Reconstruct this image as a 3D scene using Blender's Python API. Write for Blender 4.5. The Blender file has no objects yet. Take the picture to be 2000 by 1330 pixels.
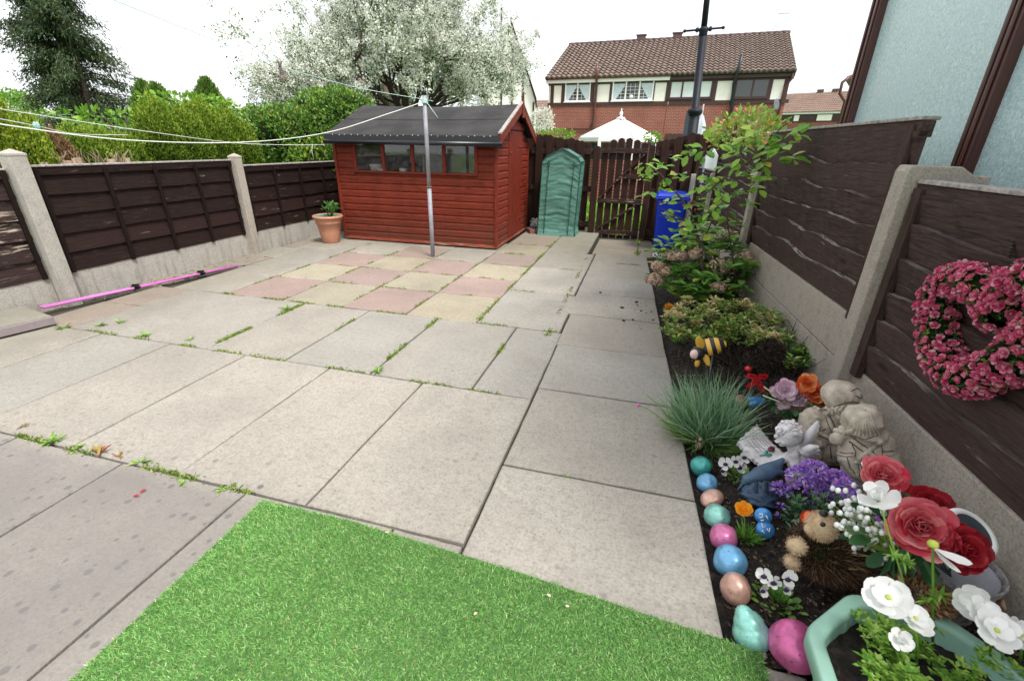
import bpy, math, random
import numpy as np
from mathutils import Vector, Matrix, noise
R_ = math.radians
random.seed(7); rng = np.random.default_rng(7)
scene = bpy.context.scene
C = scene.collection
# ------------------------------------------------------------ camera
CAMH = 1.2806
cr = Vector((0.96309, 0.26884, 0.01338)); cu = Vector((-0.11891, 0.38033, 0.91718)); cf = Vector((-0.24149, 0.88492, -0.39826))
cam = bpy.data.cameras.new('camera'); camo = bpy.data.objects.new('camera', cam); C.objects.link(camo)
cam.sensor_width = 36; cam.lens = 15.823; cam.clip_start = 0.02; cam.clip_end = 1500
camo.matrix_world = Matrix(((cr.x, cu.x, -cf.x, 0), (cr.y, cu.y, -cf.y, 0), (cr.z, cu.z, -cf.z, CAMH), (0, 0, 0, 1)))
cam.dof.use_dof = True; cam.dof.focus_distance = 3.2; cam.dof.aperture_fstop = 6.5
scene.camera = camo
# ------------------------------------------------------------ light: bright thin overcast
SUN_EL, SUN_AZ = 58, 128      # azimuth measured from +Y (garden depth) towards +X
world = bpy.data.worlds.new('World'); scene.world = world; world.use_nodes = True
nt = world.node_tree; nt.nodes.clear()
sky = nt.nodes.new('ShaderNodeTexSky'); sky.sky_type = 'NISHITA'; sky.sun_disc = False
sky.sun_elevation = R_(SUN_EL); sky.sun_rotation = R_(SUN_AZ); sky.dust_density = 2.0; sky.air_density = 1.0; sky.ozone_density = 1.0
hs = nt.nodes.new('ShaderNodeHueSaturation'); hs.inputs['Saturation'].default_value = 0.12
bg = nt.nodes.new('ShaderNodeBackground'); bg.inputs['Strength'].default_value = 0.11
wo = nt.nodes.new('ShaderNodeOutputWorld')
cl_ = nt.nodes.new('ShaderNodeMix'); cl_.data_type = 'RGBA'; cl_.blend_type = 'LIGHTEN'; cl_.inputs[0].default_value = 1; cl_.inputs[7].default_value = (4.6, 4.75, 4.9, 1)   # even cloud deck
nt.links.new(sky.outputs[0], hs.inputs['Color']); nt.links.new(hs.outputs[0], cl_.inputs[6]); nt.links.new(cl_.outputs[2], bg.inputs[0]); nt.links.new(bg.outputs[0], wo.inputs[0])
sun = bpy.data.lights.new('sun', 'SUN'); suno = bpy.data.objects.new('sun', sun); C.objects.link(suno)
sun.energy = 1.75; sun.angle = R_(15); sun.color = (1.0, 0.96, 0.9)
sd = Vector((math.sin(R_(SUN_AZ))*math.cos(R_(SUN_EL)), math.cos(R_(SUN_AZ))*math.cos(R_(SUN_EL)), math.sin(R_(SUN_EL))))
suno.rotation_euler = sd.to_track_quat('Z', 'Y').to_euler(); suno.location = (0, 0, 20)
scene.view_settings.view_transform = 'Standard'; scene.view_settings.look = 'None'
scene.view_settings.exposure = 1.33; scene.view_settings.gamma = 1
# ------------------------------------------------------------ placing helpers (photo survey -> metres)
def ray(px, py): return (cr*(px-1000) - cu*(py-665) + cf*879.06)
def G(px, py, z=0.0):
    v = ray(px, py); t = (z-CAMH)/v.z; return Vector((v.x*t, v.y*t, z))
def onY(px, py, Y):
    v = ray(px, py); t = Y/v.y; return Vector((v.x*t, Y, CAMH+v.z*t))
def onX(px, py, X):
    v = ray(px, py); t = X/v.x; return Vector((X, v.y*t, CAMH+v.z*t))
def edge(y): return .435-.047*y
def fenx(y): return 1.185-.057*y
def soilz(x, y):
    t = (x-edge(y))/(fenx(y)-edge(y)); return -.03+.13*min(max(t, 0), 1)
def GS(px, py, dz=0.0):
    z = 0.
    for i in range(25):
        q = G(px, py, z+dz); z = soilz(q.x, q.y)
    return G(px, py, z+dz)
# ------------------------------------------------------------ materials
MATS = {}
def new_mat(name):
    m = bpy.data.materials.new(name); m.use_nodes = True; MATS[name] = m
    b = m.node_tree.nodes['Principled BSDF']; return m, m.node_tree, b
def L(nt, a, b): nt.links.new(a, b)
def ramp(nt, stops, interp='LINEAR'):
    n = nt.nodes.new('ShaderNodeValToRGB'); e = n.color_ramp.elements; n.color_ramp.interpolation = interp
    while len(e) > 1: e.remove(e[0])
    e[0].position = stops[0][0]; e[0].color = (*stops[0][1], 1)
    for p, c in stops[1:]:
        x = e.new(p); x.color = (*c, 1)
    return n
def coord(nt, kind='Object', scale=(1, 1, 1)):
    t = nt.nodes.new('ShaderNodeTexCoord'); m = nt.nodes.new('ShaderNodeMapping'); m.inputs['Scale'].default_value = scale
    L(nt, t.outputs[kind], m.inputs[0]); return m.outputs[0]
def noise_n(nt, vec, scale, detail=4, rough=.55, dist=0):
    n = nt.nodes.new('ShaderNodeTexNoise'); n.inputs['Scale'].default_value = scale; n.inputs['Detail'].default_value = detail
    n.inputs['Roughness'].default_value = rough; n.inputs['Distortion'].default_value = dist
    L(nt, vec, n.inputs['Vector']); return n.outputs['Fac']
def mixc(nt, fac, a, b, mode='MIX'):
    n = nt.nodes.new('ShaderNodeMix'); n.data_type = 'RGBA'; n.blend_type = mode
    for s, v in ((0, fac), (6, a), (7, b)):
        if hasattr(v, 'links') or isinstance(v, bpy.types.NodeSocket): L(nt, v, n.inputs[s])
        elif s == 0: n.inputs[0].default_value = v
        else: n.inputs[s].default_value = (*v, 1)
    return n.outputs[2]
def mth(nt, op, a, b=None, clamp=False):
    n = nt.nodes.new('ShaderNodeMath'); n.operation = op; n.use_clamp = clamp
    for i, v in enumerate((a, b)):
        if v is None: continue
        if isinstance(v, bpy.types.NodeSocket): L(nt, v, n.inputs[i])
        else: n.inputs[i].default_value = v
    return n.outputs[0]
def mapr(nt, v, a, b, c=0, d=1):
    n = nt.nodes.new('ShaderNodeMapRange'); L(nt, v, n.inputs[0])
    for i, k in enumerate((a, b, c, d)): n.inputs[1+i].default_value = k
    return n.outputs[0]
def bump(nt, bs, h, strength=.3, dist=.01):
    n = nt.nodes.new('ShaderNodeBump'); n.inputs['Strength'].default_value = strength; n.inputs['Distance'].default_value = dist
    L(nt, h, n.inputs['Height']); L(nt, n.outputs[0], bs.inputs['Normal'])
def rnd_island(nt):
    n = nt.nodes.new('ShaderNodeNewGeometry'); return n.outputs['Random Per Island']
def plain(name, col, rough=.5, metal=0, var=.15, scale=30, bmp=.1, spec=.5):
    m, nt, b = new_mat(name)
    v = coord(nt); n = noise_n(nt, v, scale, 5)
    c = mixc(nt, mapr(nt, n, .3, .7), tuple(x*(1-var) for x in col), tuple(min(1, x*(1+var)) for x in col))
    L(nt, c, b.inputs['Base Color']); b.inputs['Roughness'].default_value = rough; b.inputs['Metallic'].default_value = metal
    b.inputs['Specular IOR Level'].default_value = spec
    if bmp: bump(nt, b, n, bmp, .005)
    return m
def leafm(name, stops, rough=.45, trans=.3, spec=.4):
    m, nt, b = new_mat(name)
    r = ramp(nt, stops); L(nt, rnd_island(nt), r.inputs[0])
    L(nt, r.outputs[0], b.inputs['Base Color']); b.inputs['Roughness'].default_value = rough
    b.inputs['Specular IOR Level'].default_value = spec
    if trans > 0:
        t = nt.nodes.new('ShaderNodeBsdfTranslucent'); mx = nt.nodes.new('ShaderNodeMixShader'); mx.inputs[0].default_value = trans
        lc = mixc(nt, .5, r.outputs[0], (.5, .7, .1), 'MULTIPLY'); L(nt, r.outputs[0], t.inputs[0])
        L(nt, b.outputs[0], mx.inputs[1]); L(nt, t.outputs[0], mx.inputs[2])
        L(nt, mx.outputs[0], nt.nodes['Material Output'].inputs[0])
    return m
# ------------------------------------------------------------ mesh builder
def frame(d, up=(0, 0, 1)):
    d = Vector(d).normalized(); u = Vector(up)
    if abs(d.dot(u)) > .98: u = Vector((1, 0, 0))
    x = u.cross(d).normalized(); y = d.cross(x); return x, y, d
class MB:
    def __init__(s): s.v = []; s.f = []; s.m = []; s.sm = []
    def add(s, vs, fs, m=0, sm=False):
        o = len(s.v); s.v += [tuple(v) for v in vs]
        for f in fs: s.f.append(tuple(i+o for i in f)); s.m.append(m); s.sm.append(sm)
        return s
    def box(s, c, size, rot=None, m=0):
        c = Vector(c); h = Vector(size)/2
        vs = [Vector((x*h.x, y*h.y, z*h.z)) for x in (-1, 1) for y in (-1, 1) for z in (-1, 1)]
        if rot is not None: vs = [rot @ v for v in vs]
        return s.add([c+v for v in vs], [(0, 1, 3, 2), (4, 6, 7, 5), (0, 4, 5, 1), (2, 3, 7, 6), (0, 2, 6, 4), (1, 5, 7, 3)], m)
    def bb(s, x0, x1, y0, y1, z0, z1, m=0): return s.box(((x0+x1)/2, (y0+y1)/2, (z0+z1)/2), (x1-x0, y1-y0, z1-z0), None, m)
    def beam(s, a, b, w, t, up=(0, 0, 1), m=0):
        a = Vector(a); b = Vector(b); x, y, d = frame(b-a, up)
        vs = [p+x*(i*w/2)+y*(j*t/2) for p in (a, b) for i, j in ((-1, -1), (1, -1), (1, 1), (-1, 1))]
        return s.add(vs, [(3, 2, 1, 0), (4, 5, 6, 7), (0, 1, 5, 4), (1, 2, 6, 5), (2, 3, 7, 6), (3, 0, 4, 7)], m)
    def tube(s, pts, r, seg=8, m=0, cap=True, sm=True):
        pts = [Vector(p) for p in pts]; n = len(pts)
        rr = r if hasattr(r, '__len__') else [r]*n
        vs = []; px = None
        for i, p in enumerate(pts):
            d = (pts[min(i+1, n-1)]-pts[max(i-1, 0)])
            if d.length < 1e-9: d = Vector((0, 0, 1))
            d.normalize()
            if px is None: x, y, _ = frame(d)
            else:
                x = (px-d*px.dot(d));
                x = x.normalized() if x.length > 1e-6 else frame(d)[0]
                y = d.cross(x)
            px = x
            for k in range(seg):
                a = 2*math.pi*k/seg; vs.append(p+(x*math.cos(a)+y*math.sin(a))*rr[i])
        fs = [(i*seg+k, i*seg+(k+1) % seg, (i+1)*seg+(k+1) % seg, (i+1)*seg+k) for i in range(n-1) for k in range(seg)]
        if cap: fs += [tuple(range(seg-1, -1, -1)), tuple((n-1)*seg+k for k in range(seg))]
        return s.add(vs, fs, m, sm)
    def lathe(s, prof, c=(0, 0, 0), seg=24, rot=None, m=0, sm=True, sx=1, sy=1):
        c = Vector(c); vs = []
        for r, z in prof:
            for k in range(seg):
                a = 2*math.pi*k/seg; v = Vector((r*math.cos(a)*sx, r*math.sin(a)*sy, z)); vs.append(c+(rot @ v if rot is not None else v))
        n = len(prof)
        fs = [(i*seg+k, i*seg+(k+1) % seg, (i+1)*seg+(k+1) % seg, (i+1)*seg+k) for i in range(n-1) for k in range(seg)]
        fs += [tuple(range(seg-1, -1, -1)), tuple((n-1)*seg+k for k in range(seg))]
        return s.add(vs, fs, m, sm)
    def ell(s, c, r, rot=None, seg=20, rings=12, m=0, nz=0, ns=3, seed=0):
        c = Vector(c); vs = []; r = Vector(r) if hasattr(r, '__len__') else Vector((r, r, r))
        for i in range(rings+1):
            t = math.pi*i/rings
            for k in range(seg):
                a = 2*math.pi*k/seg; d = Vector((math.sin(t)*math.cos(a), math.sin(t)*math.sin(a), math.cos(t)))
                q = 1+(nz*noise.noise(d*ns+Vector((seed, seed, 0))) if nz else 0)
                v = Vector((d.x*r.x*q, d.y*r.y*q, d.z*r.z*q)); vs.append(c+(rot @ v if rot is not None else v))
        fs = [(i*seg+k, (i+1)*seg+k, (i+1)*seg+(k+1) % seg, i*seg+(k+1) % seg) for i in range(rings) for k in range(seg)]
        return s.add(vs, fs, m, True)
    def prism(s, poly, o, u, v, w, m=0, sm=False):      # poly in (u,v), extruded along w
        o, u, v, w = Vector(o), Vector(u), Vector(v), Vector(w); n = len(poly)
        a = [o+u*p[0]+v*p[1] for p in poly]; vs = a+[p+w for p in a]
        fs = [tuple(range(n-1, -1, -1)), tuple(range(n, 2*n))]+[(i, (i+1) % n, n+(i+1) % n, n+i) for i in range(n)]
        return s.add(vs, fs, m, sm)
    def build(s, name, mats, parent=None, bevel=0, remesh=0, smooth=0, sub=0):
        me = bpy.data.meshes.new(name); me.from_pydata(s.v, [], s.f); me.update()
        mats = mats if isinstance(mats, (list, tuple)) else [mats]
        for m in mats: me.materials.append(m)
        me.polygons.foreach_set('material_index', s.m); me.polygons.foreach_set('use_smooth', s.sm)
        o = bpy.data.objects.new(name, me); C.objects.link(o)
        if parent is not None: o.parent = parent
        if remesh:
            r = o.modifiers.new('remesh', 'REMESH'); r.mode = 'VOXEL'; r.voxel_size = remesh; r.use_smooth_shade = True
        if smooth:
            q = o.modifiers.new('smooth', 'SMOOTH'); q.iterations = smooth; q.factor = .5
        if bevel:
            b = o.modifiers.new('bevel', 'BEVEL'); b.width = bevel; b.segments = 2; b.limit_method = 'ANGLE'; b.angle_limit = R_(40)
        if sub:
            q = o.modifiers.new('sub', 'SUBSURF'); q.levels = sub; q.render_levels = sub
        return o
def tag(o, label=None, cat=None, group=None, kind=None):
    if label: o['label'] = label
    if cat: o['category'] = cat
    if group: o['group'] = group
    if kind: o['kind'] = kind
    return o
def empty(name, loc, label, cat, group=None, rz=0):
    o = bpy.data.objects.new(name, None); C.objects.link(o); o.location = loc; o.rotation_euler = (0, 0, rz); o.empty_display_size = .1
    return tag(o, label, cat, group)
def thing(name, loc, label, cat, group=None):          # parts are modelled in garden coordinates
    o = empty(name, loc, label, cat, group); return o
def P(mb, name, mats, root, **k):                        # part under root, geometry given in world space
    o = mb.build(name, mats, root, **k)
    q = root; off = Vector((0, 0, 0))
    while q is not None: off += Vector(q.location); q = q.parent
    o.location = -off
    return o
# leaf scatter ---------------------------------------------------------------
TRI = (np.array([[0, 0, 0], [.45, .5, .12], [1, 0, -.05], [.45, -.5, .12]]), [(0, 2, 1), (0, 3, 2)])
OVAL = (np.array([[0, 0, 0], [.22, .34, .08], [.6, .5, .08], [.88, .25, .0], [1, 0, -.08], [.88, -.25, 0], [.6, -.5, .08], [.22, -.34, .08], [.5, 0, 0]]),
        [(0, 8, 1), (1, 8, 2), (2, 8, 3), (3, 8, 4), (4, 8, 5), (5, 8, 6), (6, 8, 7), (7, 8, 0)])
BLADE = (np.array([[0, .5, 0], [0, -.5, 0], [.5, -.42, .06], [.5, .42, .06], [1, 0, 0]]), [(0, 3, 2, 1), (3, 4, 2)])
PETAL = (np.array([[0, .10, 0], [0, -.10, 0], [.3, -.33, .02], [.3, 0, -.02], [.3, .33, .02], [.62, -.5, .10], [.62, 0, .05], [.62, .5, .10], [.88, -.40, .20], [.90, 0, .14], [.88, .40, .20], [1, -.15, .28], [1.0, .15, .25]]),
         [(1, 2, 3), (1, 3, 0), (0, 3, 4), (2, 5, 6, 3), (3, 6, 7, 4), (5, 8, 9, 6), (6, 9, 10, 7), (8, 11, 9), (9, 11, 12), (9, 12, 10)])
def scatter(name, tmpl, pos, dr, up, ln, wd, mats, parent=None, world=True, midx=None, smooth=False):
    T, F = tmpl; pos = np.asarray(pos, float); n = len(pos)
    dr = np.asarray(dr, float); dr = dr/(np.linalg.norm(dr, axis=1, keepdims=True)+1e-9)
    up = np.broadcast_to(np.asarray(up, float), dr.shape)
    sd_ = np.cross(up, dr); nl = np.linalg.norm(sd_, axis=1, keepdims=True); sd_ = np.where(nl > 1e-4, sd_/(nl+1e-9), np.array([[1., 0, 0]])); nm = np.cross(dr, sd_)
    ln = np.broadcast_to(np.asarray(ln, float), (n,)); wd = np.broadcast_to(np.asarray(wd, float), (n,))
    V = pos[:, None, :]+T[None, :, 0:1]*(dr*ln[:, None])[:, None, :]+T[None, :, 1:2]*(sd_*wd[:, None])[:, None, :]+T[None, :, 2:3]*(nm*ln[:, None])[:, None, :]
    k = len(T); V = V.reshape(-1, 3)
    loops = []; starts = []; c = 0
    for f in F: starts.append(c); loops += list(f); c += len(f)
    loops = np.array(loops); starts = np.array(starts)
    LA = (loops[None, :]+np.arange(n)[:, None]*k).ravel(); SA = (starts[None, :]+np.arange(n)[:, None]*c).ravel()
    me = bpy.data.meshes.new(name); me.vertices.add(len(V)); me.vertices.foreach_set('co', V.ravel())
    me.loops.add(len(LA)); me.loops.foreach_set('vertex_index', LA.astype(np.int32))
    me.polygons.add(len(SA)); me.polygons.foreach_set('loop_start', SA.astype(np.int32))
    mats = mats if isinstance(mats, (list, tuple)) else [mats]
    for m in mats: me.materials.append(m)
    if midx is not None: me.polygons.foreach_set('material_index', np.repeat(np.asarray(midx, np.int32), len(F)))
    if smooth: me.polygons.foreach_set('use_smooth', np.ones(len(SA), bool))
    me.update(calc_edges=True); me.validate()
    o = bpy.data.objects.new(name, me); C.objects.link(o)
    if parent is not None:
        o.parent = parent
        if world:
            off = Vector((0, 0, 0)); q = parent
            while q is not None: off += Vector(q.location); q = q.parent
            o.location = -off
    return o
def rdir(n, zmin=-1):
    d = rng.normal(size=(n, 3)); d /= np.linalg.norm(d, axis=1, keepdims=True)
    if zmin > -1: d[:, 2] = np.abs(d[:, 2])*(1-zmin)+zmin
    return d
def sn(p, s, seed=0):                                    # cheap vector noise in -1..1
    r = np.random.default_rng(seed); o = 0
    for i in range(5):
        k = r.normal(size=3)*s*(1+.5*i); o = o+np.sin(p@k+r.uniform(0, 6.28))/(1+.4*i)
    return o/2.6
# ============================================================ materials of the place
def mk_slab(name, c0, c1):
    m, nt, b = new_mat(name); v = coord(nt)
    n1 = noise_n(nt, v, 2.2, 5, .6); n2 = noise_n(nt, v, 90, 3, .6); n3 = noise_n(nt, v, 9, 6, .65)
    rc = ramp(nt, [(0, c1), (.3, c0), (.55, tuple(x*.86 for x in c0)), (.8, (c0[0]*.80, c0[1]*.84, c0[2]*.88)), (1, tuple(x*1.06 for x in c0))]); L(nt, rnd_island(nt), rc.inputs[0]); base = rc.outputs[0]
    base = mixc(nt, mapr(nt, noise_n(nt, coord(nt, 'Object', (1, 1, 1)), .9, 5, .65, .6), .42, .66, 0, .5), base, (c0[0]*.66, c0[1]*.68, c0[2]*.70))
    base = mixc(nt, mapr(nt, n1, .35, .7, 0, .55), base, tuple(x*.62 for x in c0)); n4 = noise_n(nt, v, 32, 5, .7); base = mixc(nt, mapr(nt, n4, .48, .7, 0, .6), base, tuple(x*.5 for x in c0))
    base = mixc(nt, mapr(nt, n2, .45, .72, 0, .5), base, (.15, .13, .11))
    base = mixc(nt, mapr(nt, n2, .28, .2, 0, .3), base, (.8, .76, .7))
    # lichen spots, thickest in the near left corner
    sx0 = nt.nodes.new('ShaderNodeSeparateXYZ'); L(nt, v, sx0.inputs[0]); spm = mth(nt, 'MULTIPLY', mapr(nt, sx0.outputs[1], 1.3, .95, 0, .95), mapr(nt, sx0.outputs[0], -.6, -1.4, .25, 1))
    vo = nt.nodes.new('ShaderNodeTexVoronoi'); vo.inputs['Scale'].default_value = 26; vo.inputs['Randomness'].default_value = 1; L(nt, v, vo.inputs['Vector'])
    rs = nt.nodes.new('ShaderNodeSeparateColor'); L(nt, vo.outputs['Color'], rs.inputs[0])
    thr = mth(nt, 'MULTIPLY', mth(nt, 'SUBTRACT', rs.outputs[0], .30, True), .55)
    sp = mth(nt, 'MULTIPLY', mapr(nt, mth(nt, 'SUBTRACT', thr, vo.outputs['Distance']), -.02, .1), mth(nt, 'ADD', mapr(nt, noise_n(nt, v, 1.6, 2), .52, .68, .02, .5), spm, True))
    base = mixc(nt, sp, base, (.13, .12, .115))
    vo2 = nt.nodes.new('ShaderNodeTexVoronoi'); vo2.inputs['Scale'].default_value = 70; L(nt, v, vo2.inputs['Vector'])
    rs2 = nt.nodes.new('ShaderNodeSeparateColor'); L(nt, vo2.outputs['Color'], rs2.inputs[0])
    thr2 = mth(nt, 'MULTIPLY', mth(nt, 'SUBTRACT', rs2.outputs[0], .62, True), .8)
    sp2 = mth(nt, 'MULTIPLY', mapr(nt, mth(nt, 'SUBTRACT', thr2, vo2.outputs['Distance']), -.02, .1), .75)
    base = mixc(nt, sp2, base, (.15, .135, .12))
    # algae and dirt growing towards the shed, the fence foot and the near left corner
    sx = nt.nodes.new('ShaderNodeSeparateXYZ'); L(nt, v, sx.inputs[0])
    dy = mapr(nt, sx.outputs[1], 4.3, 6.2, 0, .75); dx = mapr(nt, sx.outputs[0], -3.0, -4.5, 0, .7)
    dn = mth(nt, 'ADD', mth(nt, 'MAXIMUM', dy, dx), mth(nt, 'MULTIPLY', mth(nt, 'SUBTRACT', n3, .5), .9))
    nf = mapr(nt, sx.outputs[1], 1.12, 1.0, 0, .55); nx = mapr(nt, sx.outputs[0], -.9, -1.6, .35, 1)
    dn2 = mth(nt, 'ADD', mth(nt, 'MULTIPLY', nf, nx), mth(nt, 'MULTIPLY', mth(nt, 'SUBTRACT', n1, .5), .55))
    base = mixc(nt, mapr(nt, dn, .15, .95, 0, .8), base, (.17, .16, .115))
    base = mixc(nt, mapr(nt, dn2, .0, .6, 0, .72), base, (.155, .14, .135))
    L(nt, base, b.inputs['Base Color']); b.inputs['Roughness'].default_value = .88; b.inputs['Specular IOR Level'].default_value = .25
    h = mth(nt, 'ADD', mth(nt, 'MULTIPLY', n2, .5), mth(nt, 'ADD', n3, mth(nt, 'MULTIPLY', noise_n(nt, v, 260, 2), .35)))
    bump(nt, b, h, .55, .006); return m
m_slab = mk_slab('grey_paving', (.40, .365, .318), (.325, .29, .25))
m_pink = mk_slab('pink_paving', (.39, .285, .25), (.33, .235, .205))
m_yel = mk_slab('buff_paving', (.41, .36, .265), (.35, .305, .22))
m_cut = mk_slab('pink_edging', (.40, .31, .27), (.36, .28, .24))
m_joint, nt, b = new_mat('joint_dirt'); v = coord(nt); n = noise_n(nt, v, 60, 5)
L(nt, ramp(nt, [(.3, (.02, .018, .014)), (.6, (.06, .05, .035)), (.75, (.07, .09, .03))]).outputs[0], b.inputs['Base Color']); L(nt, n, nt.nodes['Color Ramp'].inputs[0]); b.inputs['Roughness'].default_value = .95
bump(nt, b, n, .6, .01)
m_soil, nt, b = new_mat('soil'); v = coord(nt); n = noise_n(nt, v, 45, 6, .7); n2 = noise_n(nt, v, 5, 3)
r = ramp(nt, [(.3, (.005, .004, .003)), (.52, (.02, .014, .011)), (.68, (.06, .045, .035)), (.8, (.14, .11, .085))]); L(nt, n, r.inputs[0])
L(nt, r.outputs[0], b.inputs['Base Color']); b.inputs['Roughness'].default_value = .95; bump(nt, b, n, .9, .02)
m_lawn, nt, b = new_mat('far_grass'); v = coord(nt); n = noise_n(nt, v, 3, 6, .6)
r = ramp(nt, [(.3, (.05, .11, .02)), (.6, (.10, .22, .03)), (.8, (.16, .28, .06))]); L(nt, n, r.inputs[0]); L(nt, r.outputs[0], b.inputs['Base Color']); b.inputs['Roughness'].default_value = .9
def mk_conc(name, c, grit=.35, stain=.4):
    m, nt, b = new_mat(name); v = coord(nt); n1 = noise_n(nt, v, 3, 5); n2 = noise_n(nt, v, 120, 3, .7); n3 = noise_n(nt, v, 14, 6, .7)
    base = mixc(nt, mapr(nt, n2, .35, .65), tuple(x*.72 for x in c), tuple(min(1, x*1.2) for x in c))
    base = mixc(nt, mapr(nt, n2, .63, .72, 0, grit), base, (.2, .13, .1))
    base = mixc(nt, mapr(nt, n3, .5, .75, 0, stain), base, (c[0]*.42, c[1]*.42, c[2]*.36))
    sx = nt.nodes.new('ShaderNodeSeparateXYZ'); L(nt, v, sx.inputs[0])
    st = noise_n(nt, coord(nt, 'Object', (9, 9, .8)), 2, 4)
    base = mixc(nt, mth(nt, 'MULTIPLY', mapr(nt, st, .5, .72, 0, .55), mapr(nt, sx.outputs[2], .4, .0, .25, 1)), base, (.13, .115, .075))
    L(nt, base, b.inputs['Base Color']); b.inputs['Roughness'].default_value = .9
    bump(nt, b, mth(nt, 'ADD', n2, n3), .5, .006); return m
m_conc = mk_conc('cast_concrete', (.38, .355, .32)); m_conc_r = mk_conc('gritty_concrete', (.37, .325, .28), .6, .55)
def mk_wood(name, c, worn=(.42, .36, .32), wamt=.5, axis='X', rough=.7, gsc=1.0, wthr=(.66, .72), seed=0, lite=0, dirt=0):
    m, nt, b = new_mat(name)
    sc = {'X': (1.2, 14, 14), 'Y': (14, 1.2, 14), 'Z': (14, 14, 1.2)}[axis]
    v = coord(nt, 'Object', sc); v0 = coord(nt)
    g = noise_n(nt, v, 6*gsc, 6, .65, .8); g2 = noise_n(nt, v, 1.4, 5, .6); big = noise_n(nt, v0, 1.3+seed, 3)
    ri = rnd_island(nt)
    base = mixc(nt, mapr(nt, g, .3, .7), tuple(x*.45 for x in c), tuple(min(1, x*1.6) for x in c))
    base = mixc(nt, mapr(nt, noise_n(nt, v0, 5, 5, .6, 1.5), .55, .72, 0, .6), base, tuple(x*.45 for x in c))
    base = mixc(nt, mth(nt, 'MULTIPLY', ri, .5), base, tuple(x*.6 for x in c))
    if lite:
        base = mixc(nt, mapr(nt, ri, .45, 1, 0, lite), base, tuple(min(1, x*2.1) for x in c))
        kv = nt.nodes.new('ShaderNodeTexVoronoi'); kv.inputs['Scale'].default_value = 1; L(nt, coord(nt, 'Object', (5, 3.1, 9)), kv.inputs[0])
        base = mixc(nt, mapr(nt, kv.outputs['Distance'], .16, .07, 0, .75), base, tuple(x*.35 for x in c))
    if dirt:
        zz = nt.nodes.new('ShaderNodeSeparateXYZ'); L(nt, v0, zz.inputs[0])
        base = mixc(nt, mth(nt, 'MULTIPLY', mapr(nt, zz.outputs[2], .42, .05, 0, dirt), mapr(nt, noise_n(nt, v0, 7, 5, .7), .35, .65, .2, 1)), base, (.075, .040, .026))
        base = mixc(nt, mapr(nt, noise_n(nt, coord(nt, 'Object', (6, 6, .7)), 1.6, 5, .65), .5, .75, 0, .45), base, tuple(x*.5 for x in c))
    wv = coord(nt, 'Object', tuple(x*.35 for x in sc)); w = noise_n(nt, wv, 9, 8, .75, .3)
    base = mixc(nt, mth(nt, 'MULTIPLY', mapr(nt, w, wthr[0], wthr[1], 0, wamt), mapr(nt, big, .42, .62)), base, worn)
    L(nt, base, b.inputs['Base Color']); b.inputs['Roughness'].default_value = rough; b.inputs['Specular IOR Level'].default_value = .16
    bump(nt, b, mth(nt, 'ADD', g, mth(nt, 'MULTIPLY', w, .8)), .7, .009); return m
m_fl = mk_wood('dark_fence_stain', (.017, .0085, .0072), (.40, .33, .28), .85, 'Y', .62, 1, (.62, .68), 0, .5)
m_flz = mk_wood('dark_batten_stain', (.011, .0055, .0048), (.34, .20, .13), .8, 'Z', .62)
m_fr = mk_wood('faded_fence_stain', (.066, .042, .038), (.45, .40, .37), .8, 'Y', .72, 1, (.62, .69), 0, .75)
m_frz = mk_wood('faded_batten_stain', (.058, .036, .030), (.42, .36, .3), .6, 'Z', .72)
m_redx = mk_wood('red_shed_paint', (.150, .024, .012), (.36, .20, .13), .85, 'X', .55, 1, (.665, .72), 0, .25, .8)
m_redy = mk_wood('red_shed_paint_lit_side', (.185, .028, .015), (.20, .10, .07), .8, 'Y', .55, 1, (.66, .72), 0, .2, .8)  # same red as the front, lighter for the light on this side
m_redz = mk_wood('red_shed_trim', (.165, .024, .013), (.38, .22, .15), .6, 'Z', .5, 1, (.7, .76))
m_pick = mk_wood('picket_stain', (.034, .015, .011), (.30, .22, .17), .8, 'Z', .6)
m_pickx = mk_wood('picket_rail_stain', (.036, .017, .013), (.5, .45, .4), .9, 'X', .6, 1, (.56, .66))
m_edge = mk_wood('worn_skylit_edge', (.11, .082, .074), (.55, .50, .46), .95, 'Y', .85, 2.0, (.47, .55))  # pale from wear, and lightened for sky light caught on the edges
# ============================================================ ground
g = MB()
xs = [-300, -60, -20, -8, -5.2, 1.9, 8, 20, 60, 300]; ys = [-60, -20, -6, 0, 4, 7.7, 12, 20, 60, 600]
g.add([(x, y, -.13) for y in ys for x in xs], [(j*10+i, j*10+i+1, (j+1)*10+i+1, (j+1)*10+i) for j in range(9) for i in range(9)])
tag(g.build('ground', m_lawn), kind='structure')
g = MB()                                              # bed of dirt the slabs are laid in
g.bb(-4.7, -.6, -1.2, 7.5, -.12, -.022); g.bb(-.6, .12, -1.2, 5.97, -.12, -.024); g.bb(.12, 1.15, -1.2, .93, -.12, -.024)
tag(g.build('slab_bedding', m_joint), kind='structure')
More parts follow.
